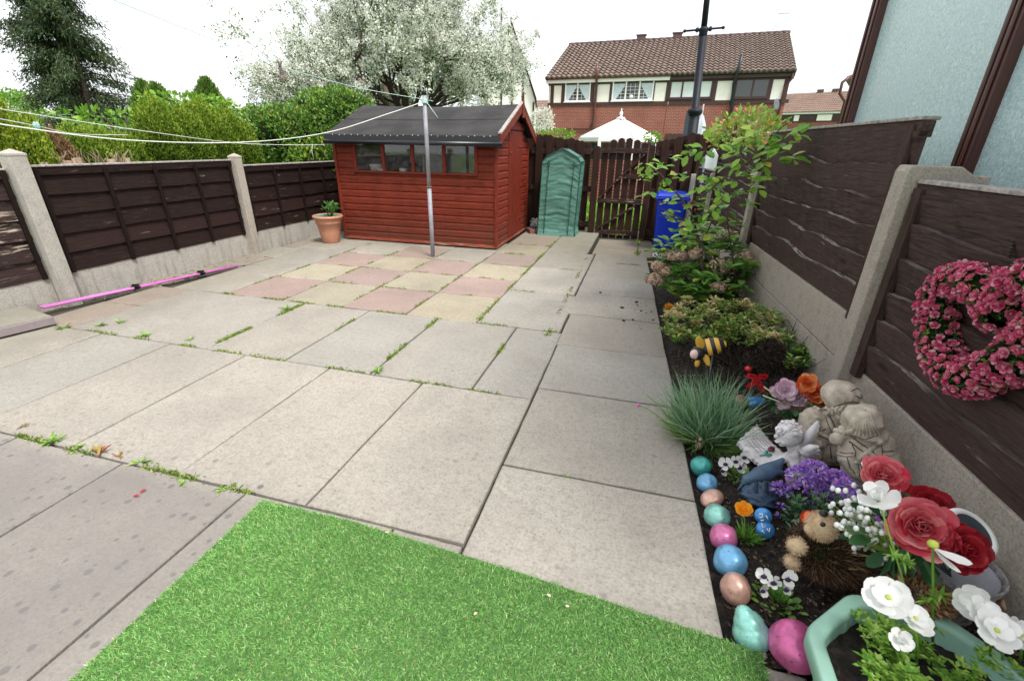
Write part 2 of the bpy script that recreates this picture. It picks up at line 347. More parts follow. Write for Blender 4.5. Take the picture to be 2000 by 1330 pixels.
# slabs
slabs = []
def slab(x0, x1, y0, y1, m=0, z=0): slabs.append((x0, x1, y0, y1, m, z))
cols = [-3.56, -2.955, -2.355, -1.755, -1.14]; rows = [3.10, 3.737, 4.337, 4.937, 5.537]
pat = [[1, 2, 1, 2], [2, 1, 2, 1], [1, 2, 1, 2], [0, 1, 0, 1]]
for r_ in range(4):
    for c_ in range(4): slab(cols[c_], cols[c_+1], rows[r_], rows[r_+1], pat[r_][c_])
for x0, x1 in zip([-4.14, -3.56, -2.955, -2.355, -1.755], [-3.56, -2.955, -2.355, -1.755, -1.14]):
    slab(x0, x1, 5.537, 6.14, 2 if x1 == -1.14 else 0)
slab(-1.755, -1.14, 6.14, 6.75, 1); slab(-1.755, -1.14, 6.75, 7.46, 0)
for y0, y1 in zip([3.10, 4.02, 4.96, 5.82, 6.65], [4.02, 4.96, 5.82, 6.65, 7.46]): slab(-1.14, -.475 if y0 < 4 else (-.505 if y0 < 5.8 else -.60), y0, y1, 0)
yy = [.88, 1.53, 2.24, 2.88, 3.53, 4.15, 4.79, 5.42, 5.95]
for y0, y1 in zip(yy, yy[1:]):
    xl = -.455 if y1 < 3 else (-.468 if y1 < 4.0 else -.498)
    slabs.append((xl, None, y0, y1, 0, 0))
slab(-.45, .39, .2, .88, 0); slab(-.45, .39, -.5, .2, 0)
b1 = [-3.96, -3.34, -2.71, -2.08, -1.46, -.81, -.455]
for x0, x1 in zip(b1, b1[1:]): slab(x0, x1, 2.10, 3.10, 0)
b2 = [-4.25, -3.63, -3.0, -2.37, -1.74, -1.11, -.455]
for x0, x1 in zip(b2, b2[1:]): slab(x0, x1, 1.075, 2.10, 0)
b3 = [-3.33, -2.68, -2.03, -1.38, -.73, -.455]
for x0, x1 in zip(b3, b3[1:]): slab(x0, x1, .17, 1.075, 0)
b3 = [-3.0, -2.35, -1.7, -1.05, -.455]
for x0, x1 in zip(b3, b3[1:]): slab(x0, x1, -.75, .17, 0)
slab(-4.20, -3.56, 3.10, 4.05, 0); slab(-4.20, -3.56, 4.05, 4.95, 0); slab(-4.35, -3.56, 4.95, 5.537, 0)
slab(-4.36, -3.96, 2.62, 3.10, 3); slab(-4.36, -3.96, 2.10, 2.62, 3)
slab(-4.60, -4.22, 3.9, 4.42, 3); slab(-4.60, -4.20, 4.42, 4.96, 0); slab(-4.60, -4.14, 5.5, 6.2, 0); slab(-4.60, -4.38, 3.1, 3.9, 3); slab(-4.56, -4.36, 4.98, 5.5, 3)
slab(.395, .575, .2, .93, 0); slab(.575, 1.14, .2, .93, 0)
mb = MB(); rs_ = random.Random(3)
for (x0, x1, y0, y1, m, z) in slabs:
    gp = .004+rs_.random()*.003; q = .006
    def ex(y): return edge(y)-.012
    xa0 = xa1 = x0; xb0 = ex(y0) if x1 is None else x1; xb1 = ex(y1) if x1 is None else x1
    dz = [z+rs_.uniform(-.003, .003) for _ in range(4)]
    o = [(x0+gp, y0+gp), (xb0-gp, y0+gp), (xb1-gp, y1-gp), (x0+gp, y1-gp)]
    i_ = [(x0+gp+q, y0+gp+q), (xb0-gp-q, y0+gp+q), (xb1-gp-q, y1-gp-q), (x0+gp+q, y1-gp-q)]
    # subdivided chipped edge
    def ring(pts, zz, jit):
        out = []
        for a in range(4):
            A, B = pts[a], pts[(a+1) % 4]; za, zb = zz[a], zz[(a+1) % 4]
            for k in range(8):
                t = k/8; out.append((A[0]+(B[0]-A[0])*t+rs_.uniform(-jit, jit), A[1]+(B[1]-A[1])*t+rs_.uniform(-jit, jit), za+(zb-za)*t))
        return out
    lo = ring(o, [-.10]*4 if x1 is None or x0 < -.59 else [-.06]*4, 0); mi = ring(o, [d-.005 for d in dz], .0015); up = ring(i_, dz, .002)
    vs = lo+mi+up; fs = [(k, (k+1) % 32, 32+(k+1) % 32, 32+k) for k in range(32)]+[(32+k, 32+(k+1) % 32, 64+(k+1) % 32, 64+k) for k in range(32)]+[tuple(64+k for k in range(32))]
    mb.add(vs, fs, m)
tag(mb.build('patio', [m_slab, m_pink, m_yel, m_cut]), kind='structure')
mb = MB()
for i, (x0, x1, y0, y1) in enumerate([(-.585, .02, 5.99, 6.72), (-.585, .02, 6.73, 7.42), (.03, .66, 5.99, 6.72), (.03, .66, 6.73, 7.42)]): mb.bb(x0, x1, y0, y1, -.125, -.088)
tag(mb.build('lower_path', m_cut, bevel=.004), kind='structure')
mb = MB(); mb.bb(-4.6, 1.3, 7.42, 8.6, -.125, -.1); tag(mb.build('alley_path', m_joint), kind='structure')
# flower bed surface, lumpy
mb = MB(); nx, ny = 70, 330
for j in range(ny+1):
    y = .93+5.07*j/ny
    for i in range(nx+1):
        t = i/nx; x = edge(y)-.012+(fenx(y)+.03-edge(y))*t
        n_ = noise.noise(Vector((x*9, y*9, 0)))*.016+noise.noise(Vector((x*30, y*30, 3)))*.016+noise.noise(Vector((x*70, y*70, 7)))*.011
        mb.v.append((x, y, soilz(x, y)+n_*min(1, t*8+.2)))
w_ = nx+1
for j in range(ny):
    for i in range(nx): mb.f.append((j*w_+i, j*w_+i+1, (j+1)*w_+i+1, (j+1)*w_+i)); mb.m.append(0); mb.sm.append(True)
tag(mb.build('flower_bed', m_soil), kind='structure')
# loose crumbs of soil, twigs and leaf litter
N = 17000; X = rng.uniform(.12, 1.15, N); Y = .93+rng.uniform(0, 1, N)**1.7*4.6
pos = [(x, y, soilz(x, y)+.006) for x, y in zip(X, Y) if edge(y)+.01 < x < fenx(y)]
n = len(pos); d = rdir(n); d[:, 2] *= .35
m_lit = leafm('litter', [(0, (.02, .014, .01)), (.5, (.06, .042, .03)), (.85, (.16, .11, .07)), (1, (.3, .25, .18))], .9, 0)
tag(scatter('soil_litter', TRI, pos, d, rdir(n), rng.uniform(.006, .022, n), rng.uniform(.004, .012, n), m_lit), kind='stuff')
# spilt soil crumbs on the slabs
mb = MB()
for (px, py, s) in [(1173, 572, 6), (1215, 602, 8), (1243, 591, 7), (1252, 608, 5), (1236, 625, 4), (1290, 600, 5), (1218, 627, 6), (1275, 626, 5), (1245, 597, 4), (1262, 612, 3), (1108, 575, 4), (1272, 610, 4)]:
    p = G(px, py); mb.ell(p+Vector((0, 0, .004)), (s*.002, s*.0016, s*.0012), seg=7, rings=5, nz=.6, ns=2, seed=px)
for i in range(70):
    p = G(random.gauss(1245, 30), random.gauss(612, 22)); s = random.uniform(1, 2.6)
    if p.x < edge(p.y)-.02: mb.ell(p+Vector((0, 0, .002)), (s*.0018, s*.0016, s*.001), seg=6, rings=4, nz=.6, seed=i)
tag(mb.build('soil_crumbs', m_soil), kind='stuff')
# ============================================================ artificial grass mat
m_turf = leafm('turf_blades', [(0, (.10, .26, .055)), (.45, (.20, .45, .11)), (.8, (.32, .57, .18)), (.93, (.52, .72, .34)), (1, (.42, .32, .16))], .5, .3, .3)
m_back = plain('turf_backing', (.07, .15, .04), .8, 0, .3, 80)
root = thing('artificial_grass_mat', (-.4, .5, .004), 'bright green artificial grass mat lying on the patio slabs', 'grass mat')
mat_poly = [(-1.275, 1.045), (-1.262, .4), (-1.25, -.6), (.46, -.6), (.468, .85), (.465, .955), (-.27, 1.015), (-.9, 1.05)]
mb = MB(); mb.prism(mat_poly[::-1], (0, 0, .004), (1, 0, 0), (0, 1, 0), (0, 0, .006)); P(mb, 'backing', m_back, root)
def inpoly(x, y, poly):
    c = False; j = len(poly)-1
    for i in range(len(poly)):
        xi, yi = poly[i]; xj, yj = poly[j]
        if (yi > y) != (yj > y) and x < (xj-xi)*(y-yi)/(yj-yi)+xi: c = not c
        j = i
    return c
N = 150000; X = rng.uniform(-1.29, .56, N); Y = rng.uniform(.2, 1.07, N)
k = np.array([inpoly(x+random.gauss(0, .003), y+random.gauss(0, .003), mat_poly) for x, y in zip(X, Y)]); X, Y = X[k], Y[k]; n = len(X)
P3 = np.stack([X, Y, np.full(n, .009)], 1); lean = sn(P3, 6, 4)*.5
d = np.stack([rng.normal(0, .55, n)+lean, rng.normal(0, .55, n)-.25, rng.uniform(.45, 1, n)], 1)
scatter('pile', BLADE, P3, d, rdir(n), rng.uniform(.009, .018, n), rng.uniform(.0017, .0028, n), m_turf, root)
# scraps lying about
mb = MB()
m_scrap = leafm('dry_leaf', [(0, (.5, .42, .25)), (.5, (.62, .5, .35)), (1, (.7, .66, .6))], .7, .2)
for i, (px, py, s, lab) in enumerate([(250, 1232, .018, 'pale dry leaf on slab at left edge of grass mat'), (1068, 1160, .009, 'small dry leaf near top edge of grass mat'), (1104, 1183, .008, 'tiny dry leaf on right side of grass mat'), (752, 1040, .008, 'tan petal on the grass mat near its top edge'), (925, 1200, .008, 'shrivelled leaf in the middle of grass mat')]):
    z = .004 if px < 260 else .03; p = G(px, py, z)
    o = scatter('fallen_leaf', OVAL, [p], [(1, .5*i-.8, .05)], (0, 0, 1), s*1.6, s, m_scrap); tag(o, lab, 'leaf', 'fallen leaves and petals')
m_redp = plain('red_petal', (.32, .01, .03), .6)
o = scatter('fallen_petal', OVAL, [G(260, 968, .004), G(272, 962, .006)], [(1, .2, .1), (.3, 1, .1)], (0, 0, 1), .024, .014, m_redp); tag(o, 'crumpled dark red petal lying on the grey slab', 'petal')
# weeds in the joints
m_moss = leafm('joint_weed', [(0, (.06, .13, .015)), (.5, (.18, .28, .03)), (1, (.36, .44, .07))], .5, .3)
pos = []; ddd = []
def wline(x0, y0, x1, y1, dens, spread=.008):
    Ln = math.hypot(x1-x0, y1-y0); n = int(dens*Ln); seed = random.random()*50
    for i in range(n):
        t = random.random()
        if noise.noise(Vector((t*Ln*3.5+seed, 0, 0))) < .02: continue
        pos.append((x0+(x1-x0)*t+random.gauss(0, spread), y0+(y1-y0)*t+random.gauss(0, spread), -.004))
for X_ in cols: wline(X_, 3.1, X_, 5.5, 330)
for Y_ in rows[1:4]: wline(-3.56, Y_, -1.14, Y_, 260)
wline(-1.14, 3.1, -1.14, 7.0, 380, .01); wline(-3.6, 3.1, -.5, 3.1, 520, .01); wline(-3.9, 2.1, -.5, 2.1, 420, .009); wline(-2.7, 1.075, -1.3, 1.075, 620, .009)
wline(-.55, 3.0, -.58, 5.6, 330); wline(-2.71, 2.1, -2.71, 3.1, 1500, .011); wline(-1.46, 2.1, -1.46, 3.1, 900, .01); wline(-2.08, 2.6, -2.08, 3.1, 500); wline(-.81, 2.6, -.81, 3.1, 700)
wline(-.5, 5.42, .2, 5.42, 600); wline(-1.7, 5.54, -1.15, 5.54, 500); wline(-1.7, 6.14, -1.15, 6.14, 500); wline(-1.14, 4.96, -.55, 4.96, 300); wline(-1.14, 4.02, -.5, 4.02, 300)
wline(-4.57, 2.6, -4.57, 5.3, 90, .03); wline(.02, 6.0, .02, 7.3, 900, .02); wline(-.6, 7.4, .1, 7.4, 700, .02)
n = len(pos); d = rdir(n); d[:, 2] = np.abs(d[:, 2])*.9+.15
tag(scatter('joint_weeds', TRI, pos, d, rdir(n), rng.uniform(.009, .028, n), rng.uniform(.0035, .008, n), m_moss), kind='stuff')
m_dand = leafm('weed_leaf', [(0, (.13, .26, .04)), (.6, (.25, .42, .08)), (1, (.40, .52, .15))], .5, .3)
m_dred = leafm('red_weed_leaf', [(0, (.30, .05, .06)), (.5, (.35, .22, .07)), (1, (.2, .33, .08))], .5, .25)
for i, (px, py, s, k, red, lab) in enumerate([(108, 862, .09, 22, 0, 'leafy dandelion rosette in the joint near the left picture edge'), (160, 872, .05, 10, 0, 'small weed just right of the leafy dandelion'), (198, 884, .09, 12, 1, 'reddish dock weed with a magenta stem in the joint'), (232, 890, .05, 9, 1, 'yellow and red weed seedling beside the dock'), (275, 903, .07, 11, 0, 'upright pointed weed in the joint, right of the reddish ones'),
    (46, 833, .05, 9, 1, 'brownish weed in the joint at the far left'), (355, 945, .05, 9, 0, 'low weed in the joint left of the grass mat corner'), (435, 958, .05, 10, 0, 'weed nearest the corner of the grass mat'), (125, 642, .08, 12, 0, 'flat weed beside the grey step slab'), (200, 635, .07, 12, 0, 'spreading weed at the broken slab corner'), (235, 630, .07, 10, 0, 'weed on the slab joint under the pink prop'), (288, 656, .08, 14, 0, 'weed tuft at the head of the big slab row'), (370, 664, .05, 10, 0, 'seedling in the joint of the big slab row'),
    (740, 727, .09, 16, 0, 'green weed tuft in the middle of the patio'), (152, 578, .08, 12, 0, 'weed growing at the foot of the big concrete post'), (476, 500, .05, 8, 0, 'weed at the foot of the thin concrete post'), (560, 605, .09, 12, 0, 'tuft of grass in the joint below the checkered slabs'), (1108, 930, .03, 7, 0, 'tiny seedling in the dark joint near the flower bed'), (1263, 492, .09, 16, 0, 'weed clump beside the lower path by the blue bin'), (940, 622, .06, 9, 0, 'weed at corner of the lowest yellow slab')]):
    p = G(px, py, .0); s *= .8 if py > 700 else .95
    a = rng.uniform(0, 6.28, k); el = rng.uniform(.1, .9, k)
    d = np.stack([np.cos(a), np.sin(a), el], 1)
    o = scatter('joint_weed', OVAL, np.repeat([list(p)], k, 0)+rng.normal(0, s*.12, (k, 3))*[1, 1, .1], d, (0, 0, 1), rng.uniform(.4, .8, k)*s, rng.uniform(.12, .22, k)*s, m_dred if red else m_dand)
    tag(o, lab, 'weed', 'weeds growing in the slab joints')
# ============================================================ left fence
FX = -4.62
def post(name, x, y, h, w, mat, label, cap=True, z0=-.1, grp='concrete fence posts'):
    root = thing(name, (x, y, 0), label, 'fence post', None)
    mb = MB(); mb.bb(x-w/2, x+w/2, y-w/2, y+w/2, z0, h); P(mb, 'shaft', mat, root, bevel=.006)
    if cap:
        mb = MB(); mb.lathe([(w*.74, 0), (w*.74, .018), (.004, .05)], (x, y, h), 4, Matrix.Rotation(R_(45), 3, 'Z'), sm=False); P(mb, 'cap', mat, root, bevel=.003)
    return root
post('concrete_post', FX+.04, 2.50, 1.155, .115, m_conc, 'large grey concrete post with pyramid top nearest on the left')
post('concrete_post', FX+.04, 4.53, 1.10, .10, m_conc_r, 'thin stained concrete post in the left fence between two dark panels')
post('concrete_post', FX+.04, 6.55, 1.10, .10, m_conc, 'concrete post hidden in shade behind the shed corner')
post('concrete_post', FX+.04, .48, 1.15, .115, m_conc, 'concrete post beyond the left picture edge')
def gboard(x0, y0, x1, y1, z0, z1, label, mat, t=.05):
    mb = MB(); mb.beam((x0, y0, (z0+z1)/2), (x1, y1, (z0+z1)/2), t, z1-z0); o = mb.build('gravel_board', mat, None, bevel=.005); return tag(o, label, 'gravel board')
gboard(FX, .54, FX, 2.44, -.1, .25, 'concrete gravel board at far left under the peeling panel', m_conc)
gboard(FX, 2.56, FX, 4.48, -.1, .255, 'long stained concrete gravel board behind the pink prop', m_conc)
gboard(FX, 4.58, FX, 6.5, -.1, .26, 'concrete gravel board behind the terracotta pot', m_conc)
def wavy(mb, o, u, w, ln, z0, z1, t0, t1, wav, seed, m=0, me=1, flip=False):
    """one horizontal board along u starting at o; lower edge wavy; thicker at the bottom (waney lap)."""
    n = max(8, int(ln/.05)); vs = []; o = Vector(o); u = Vector(u); w = Vector(w)
    for i in range(n+1):
        s = ln*i/n
        q = wav*(noise.noise(Vector((s*2.2, seed*7.3, 0)))*1.6+noise.noise(Vector((s*8, seed*3.1, 5)))*.35)
        b = o+u*s
        kn = .003*noise.noise(Vector((s*14, seed, 2)))
        for (zz, tt) in (((z0, t1), (z1+q, t0)) if flip else ((z0+q, t0), (z1, t1))):
            vs.append(b+Vector((0, 0, zz))); vs.append(b+Vector((0, 0, zz))+w*(tt+kn))
    fs = []; ms = []
    for i in range(n):
        a = i*4; c = a+4
        fs += [(a+1, c+1, c+3, a+3)]; ms += [m]           # front
        fs += [(a, a+1, c+1, c)[::-1]]; ms += [me]        # bottom edge
        fs += [(a+2, a+3, c+3, c+2)]; ms += [me]          # top edge
        fs += [(a, c, c+2, a+2)]; ms += [m]
    fs += [(0, 2, 3, 1), (n*4, n*4+1, n*4+3, n*4+2)]; ms += [m, m]
    k = len(mb.v); mb.v += [tuple(v) for v in vs]
    for f, m_ in zip(fs, ms): mb.f.append(tuple(j+k for j in f)); mb.m.append(m_); mb.sm.append(False)
def panel(p0, p1, z0, z1, face, label, mats, nb, battens, wav=.008, cap=True, trail=0, t0=.016, slope=0, bat=(.032, .02)):
    """lap panel from p0 to p1 (x,y); face=+1 towards +X side"""
    a = Vector((*p0, 0)); b = Vector((*p1, 0)); ln = (b-a).length; u = (b-a).normalized(); w = Vector((-u.y, u.x, 0))
    if w.x*face < 0: w = -w
    root = thing('fence_bay', (a.x, a.y, z0), label, 'fence panel')
    mb = MB(); h = (z1-z0-.05)/nb
    for k in range(nb):
        zb = z0+k*h-.012; wavy(mb, a+w*.002, u, w, ln, zb-(.02 if wav > .01 else 0), zb+h+(.02 if wav > .01 else .03), (.044 if wav > .01 else t0+.014), .004, (wav if k < nb-1 else .0) if wav > .01 else (wav if k else .003), len(label)+k*1.37, 0, 1, wav > .01)
    P(mb, 'boards', [mats[0], m_edge if wav > .01 else mats[0]], root)
    for i, s in enumerate(battens):
        mb = MB(); c = a+u*(ln*s)+w*(t0+.022); mb.beam(c+Vector((0, 0, z0-.02 if 0 < s < 1 else z0)), c+Vector((0, 0, z1-.02)), bat[0], bat[1], up=w); P(mb, 'batten', mats[1], root, bevel=.002)
    mb = MB(); mb.beam(a+Vector((0, 0, z1-.035))+w*.012, b+Vector((0, 0, z1-.035))+w*.012, .05, .06, up=(0, 0, 1)); P(mb, 'top_rail', mats[0], root, bevel=.003)
    if cap:
        mb = MB(); mb.beam(a+Vector((0, 0, z1+.004))+w*.01, b+Vector((0, 0, z1+.004))+w*.01, .07, .014); P(mb, 'capping', mats[2], root, bevel=.003)
    return root
m_capw = plain('bleached_capping', (.30, .27, .25), .85, 0, .5, 40, .4)
panel((FX, .55), (FX, 2.43), .25, 1.06, 1, 'badly peeling dark fence panel at the far left edge', (mk_wood('peeling_fence_stain', (.038, .022, .02), (.55, .46, .38), .95, 'Y', .65, 1, (.54, .60)), m_flz, m_capw), 5, (.0, .35, .65, .985), .006)
panel((FX, 2.57), (FX, 4.47), .257, 1.075, 1, 'wide dark brown lap panel between the two concrete posts', (m_fl, m_flz, m_capw), 5, (.02, .285, .52, .75, .98), .006)
panel((FX, 4.59), (FX, 6.49), .262, 1.01, 1, 'shaded dark lap panel behind the terracotta pot', (m_fl, m_flz, m_capw), 4, (.02, .27, .52, .77, .98), .006)
panel((FX, 6.61), (FX, 7.45), .262, 1.01, 1, 'short dark fence panel beside the back of the shed', (m_fl, m_flz, m_capw), 4, (.02, .5, .98), .006)
# ============================================================ right fence
def fp(y, dx=0): return (fenx(y)+dx, y)
def rpost(y, h, label, lean=0):
    x = fenx(y)+.03; root = thing('concrete_post', (x, y, 0), label, 'fence post')
    mb = MB(); w = .052
    # shaft with sloping top
    pr = [(-w-.06, -.1), (w+.09, -.1), (w+.09, h-.05), (w*1.2, h+.002), (-w*.8-.06, h+.004), (-w-.06, h-.02)]
    mb.prism(pr, (x, y-.05, 0), (1, 0, 0), (0, 0, 1), (0, .10, 0)); P(mb, 'shaft', m_conc_r, root, bevel=.006)
    # slotted ears hold the panels
    mb = MB(); mb.bb(x+w+.09, x+w+.11, y-.05, y+.05, -.1, h-.03); P(mb, 'rear_face', m_conc_r, root, bevel=.004)
    return root
YP = [2.25, 4.31, 6.15]
rpost(YP[0], 1.225, 'pale gritty concrete post leaning over the statues in the right fence')
rpost(YP[1], 1.10, 'thin concrete post behind the rose bush in the right fence')
rpost(YP[2], 1.0, 'distant concrete post near the blue bin')
rpost(.45, 1.2, 'concrete post outside the right picture edge')
gboard(*fp(.5), *fp(2.24), 0, .365, 'concrete gravel board under the heart wreath panel', m_conc_r)
gboard(*fp(2.30), *fp(4.25), -.05, .325, 'lower concrete gravel board behind the bushes', m_conc_r)
gboard(fenx(2.30), 2.30, fenx(4.25), 4.25, .33, .555, 'upper concrete gravel board under the waney panel', m_conc_r)
gboard(*fp(4.37), *fp(6.09), -.1, .45, 'pale gravel board behind the hydrangea', m_conc_r)
gboard(*fp(6.21), *fp(7.4), -.15, .3, 'gravel board beside the blue bin', m_conc_r)
mats_r = (m_fr, m_frz, m_capw)
panel(fp(.5), fp(2.205), .365, 1.168, -1, 'dark plum panel carrying the heart wreath at right edge', mats_r, 6, (.975,), .016, True, bat=(.05, .03))
panel(fp(2.32, .004), fp(4.26), .56, 1.395, -1, 'raised waney-edged panel with wavy boards in front of the conservatory', mats_r, 6, (.025, .985), .033, True, bat=(.045, .022))
panel(fp(4.36), fp(6.1), .45, 1.30, -1, 'faded fence panel hidden behind the rose leaves', mats_r, 6, (.02, .98), .022, False, bat=(.045, .022))
panel(fp(6.2), fp(7.3), .3, 1.02, -1, 'low far panel next to the blue bin', mats_r, 5, (.02, .98), .02, True)
# ============================================================ back picket fence and gate
BY = 7.47
def picket(mb, x, w, z0, z1, y, t=.018, rnd=.03, m=0):
    n = 6; pts = [(-w/2, z0), (w/2, z0)]+[(w/2*math.cos(math.pi*k/n*.5+0) if 0 else w/2-w*k/n, z1-rnd+rnd*math.sin(math.pi*k/n)) for k in range(n+1)]
    mb.prism(pts, (x, y, 0), (1, 0, 0), (0, 0, 1), (0, t, 0), m)
def topz(x):
    if x < -.66: t = (x+1.8)/1.14; return 1.445-.145*max(0, t)**1.5
    return 1.30+.17*min(1, (x+.05)/.65)
def picket_fence(x0, x1, zb, label, seed):
    r = random.Random(seed); root = thing('picket_fence', ((x0+x1)/2, BY, 0), label, 'picket fence')
    for z in (.12 if zb > -.05 else .05, .66, 1.2):
        mb = MB(); mb.bb(x0, x1, BY+.02, BY+.055, z-.04, z+.04); P(mb, 'rail', m_pickx, root, bevel=.003)
    x = x0+.05; k = 0
    while x < x1-.03:
        mb = MB(); picket(mb, x, .112+r.uniform(-.008, .008), zb+.03, topz(x)+r.uniform(-.015, .012), BY if k % 2 else BY+.056); P(mb, 'picket', m_pick, root)
        x += .082+r.uniform(-.004, .008); k += 1
    return root
picket_fence(-1.78, -.80, -.02, 'dark picket fence between the shed and the gate, behind the green cover', 1)
picket_fence(.11, 1.3, -.12, 'dark picket fence right of the gate behind the blue bin', 2)
picket_fence(-4.6, -1.8, -.02, 'picket fence hidden behind the shed', 3)
for x, w, h, l, zb in ((-.745, .095, 1.285, 'thick flaking gate post on the hinge side', -.12), (.055, .085, 1.31, 'round-topped gate post on the latch side', -.12)):
    mb = MB(); picket(mb, x, w, zb, h, BY-.045, .09, .02); o = mb.build('gate_post', m_pick, None, bevel=.004); tag(o, l, 'gate post')
root = thing('garden_gate', (-.34, BY, -.1), 'dark ledged and braced picket gate with an arched top', 'gate')
gx0, gx1 = -.675, -.005
for i in range(6):
    w = .094; x = gx0+.05+i*(gx1-gx0-.1)/5; h = 1.36+.09*math.sin(math.pi*(i+.6)/6.2)-.02
    mb = MB(); picket(mb, x, w, -.075, h-.03, BY+.01, .018, .025); P(mb, 'picket', m_pick, root)
for z, nm in ((1.22, 'top'), (.5, 'mid'), (.02, 'low')):
    mb = MB(); mb.bb(gx0, gx1, BY-.03, BY+.009, z-.035, z+.035); P(mb, 'ledge', m_pickx, root, bevel=.003)
mb = MB(); mb.bb(gx0+.35, gx1, BY-.03, BY+.009, .83, .90); P(mb, 'lock_block', m_pickx, root, bevel=.003)
for a, b_ in (((gx0+.02, .54), (gx1-.04, 1.18)), ((gx0+.02, .06), (gx1-.06, .46))):
    mb = MB(); mb.beam((a[0], BY-.012, a[1]), (b_[0], BY-.012, b_[1]), .03, .06, up=(0, 1, 0)); P(mb, 'brace', m_pickx, root, bevel=.003)
m_blackiron = plain('black_iron', (.015, .015, .018), .45, .6, .3, 60)
mb = MB(); mb.bb(gx1-.10, gx1+.05, BY-.05, BY-.032, .455, .475); mb.lathe([(.012, 0), (.012, .03)], (gx1-.05, BY-.06, .45), 8); P(mb, 'latch', m_blackiron, root)
# ============================================================ shed
m_felt, nt, b = new_mat('roofing_felt'); v = coord(nt); n1 = noise_n(nt, v, 200, 3, .7); n2 = noise_n(nt, v, 2.5, 5, .6); n3 = noise_n(nt, v, 18, 6, .7)
r = ramp(nt, [(.3, (.006, .006, .008)), (.7, (.026, .024, .025))]); L(nt, n1, r.inputs[0])
c = mixc(nt, mapr(nt, n2, .4, .65, 0, .5), r.outputs[0], (.06, .055, .053)); c = mixc(nt, mapr(nt, n3, .66, .72, 0, .5), c, (.3, .29, .26))
L(nt, c, b.inputs['Base Color']); b.inputs['Roughness'].default_value = .95; bump(nt, b, mth(nt, 'ADD', n1, n3), .6, .004)
m_feltb = plain('felt_black', (.014, .014, .017), .6, 0, .3, 60, .3)
m_gut = plain('black_plastic_gutter', (.008, .008, .012), .3, 0, .2, 20, .05)
m_sglass, nt, b = new_mat('dusty_shed_glass'); b.inputs['Roughness'].default_value = .06; b.inputs['Base Color'].default_value = (.02, .022, .022, 1)
tr = nt.nodes.new('ShaderNodeBsdfTransparent'); df = nt.nodes.new('ShaderNodeBsdfDiffuse'); df.inputs[0].default_value = (.22, .22, .21, 1)
gl = nt.nodes.new('ShaderNodeBsdfGlossy'); gl.inputs['Roughness'].default_value = .03; fr = nt.nodes.new('ShaderNodeFresnel'); fr.inputs[0].default_value = 1.5
m1 = nt.nodes.new('ShaderNodeMixShader'); m2 = nt.nodes.new('ShaderNodeMixShader')
dn = noise_n(nt, coord(nt, 'Object', (1, 1, 1.6)), 7, 6, .7); L(nt, mapr(nt, dn, .4, .75, .03, .3), m1.inputs[0]); L(nt, tr.outputs[0], m1.inputs[1]); L(nt, df.outputs[0], m1.inputs[2])
L(nt, mth(nt, 'MULTIPLY', fr.outputs[0], 1.4), m2.inputs[0]); L(nt, m1.outputs[0], m2.inputs[1]); L(nt, gl.outputs[0], m2.inputs[2]); L(nt, m2.outputs[0], nt.nodes['Material Output'].inputs[0])
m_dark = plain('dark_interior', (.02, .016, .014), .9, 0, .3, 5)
SX0, SX1, SY0, SY1 = -4.06, -1.785, 5.68, 7.30; EZ = 1.335; RZ = 1.745; RY = (SY0+SY1)/2+.06
root = thing('garden_shed', ((SX0+SX1)/2, (SY0+SY1)/2, 0), 'red painted wooden shed with black felt roof and four small windows', 'shed')
wx = [-3.76, -3.335, -2.91, -2.475, -2.045]; WZ0, WZ1 = .93, 1.32
def shiplap(mb, o, u, w, ln, z0, z1, m=0):
    o = Vector(o); u = Vector(u); w = Vector(w)
    pr = [(0, 0), (.016, .004), (.017, .06*(z1-z0)/.085), (.010, (z1-z0)*.86), (.003, (z1-z0)*.90), (.003, (z1-z0)), (0, (z1-z0))]
    vs = [o+w*a+Vector((0, 0, z0+b_)) for a, b_ in pr]; vs += [p+u*ln for p in vs]; n = len(pr)
    mb.add(vs, [(i, (i+1) % n, n+(i+1) % n, n+i) for i in range(n)]+[tuple(range(n-1, -1, -1)), tuple(range(n, 2*n))], m)
bh = (EZ-.05)/14
mb = MB(); mb.bb(SX0+.02, SX1-.02, SY0+.012, SY0+.02, .05, WZ0-.02); P(mb, 'front_lining', m_redx, root)
mb = MB()
for k in range(15):
    z = .05+k*bh
    if z+bh <= WZ0+.005: shiplap(mb, (SX0, SY0+.012, 0), (1, 0, 0), (0, -1, 0), SX1-SX0, z, z+bh)
    elif z < EZ:
        z0_ = z
        shiplap(mb, (SX0, SY0+.012, 0), (1, 0, 0), (0, -1, 0), wx[0]-.02-SX0, z0_, min(EZ, z0_+bh)); shiplap(mb, (wx[4]+.02, SY0+.012, 0), (1, 0, 0), (0, -1, 0), SX1-wx[4]-.02, z0_, min(EZ, z0_+bh))
P(mb, 'front_wall', m_redx, root)
mb = MB()
def sz(y): return EZ+(RZ-EZ)*(1-abs(y-RY)/(RY-SY0 if y < RY else SY1-RY))
DY0, DY1 = 6.22, 6.92
for k in range(22):
    z = .05+k*bh
    for (ya, yb) in (((SY0, DY0-.01), (DY1+.01, SY1)) if z < 1.44 else ((SY0, SY1),)):
        if z+bh > EZ:
            t = (z+bh-EZ)/(RZ-EZ); ya = max(ya, SY0+(RY-SY0)*t); yb = min(yb, SY1-(SY1-RY)*t)
        if yb-ya > .02: shiplap(mb, (SX1-.012, ya, 0), (0, 1, 0), (1, 0, 0), yb-ya, z, z+bh)
P(mb, 'side_wall', m_redy, root)
mb = MB()
mb.add([(SX1-.015, y, z) for y, z in ((SY0, .05), (SY1, .05), (SY1, EZ), (RY, RZ-.01), (SY0, EZ))], [(0, 1, 2, 3, 4)])
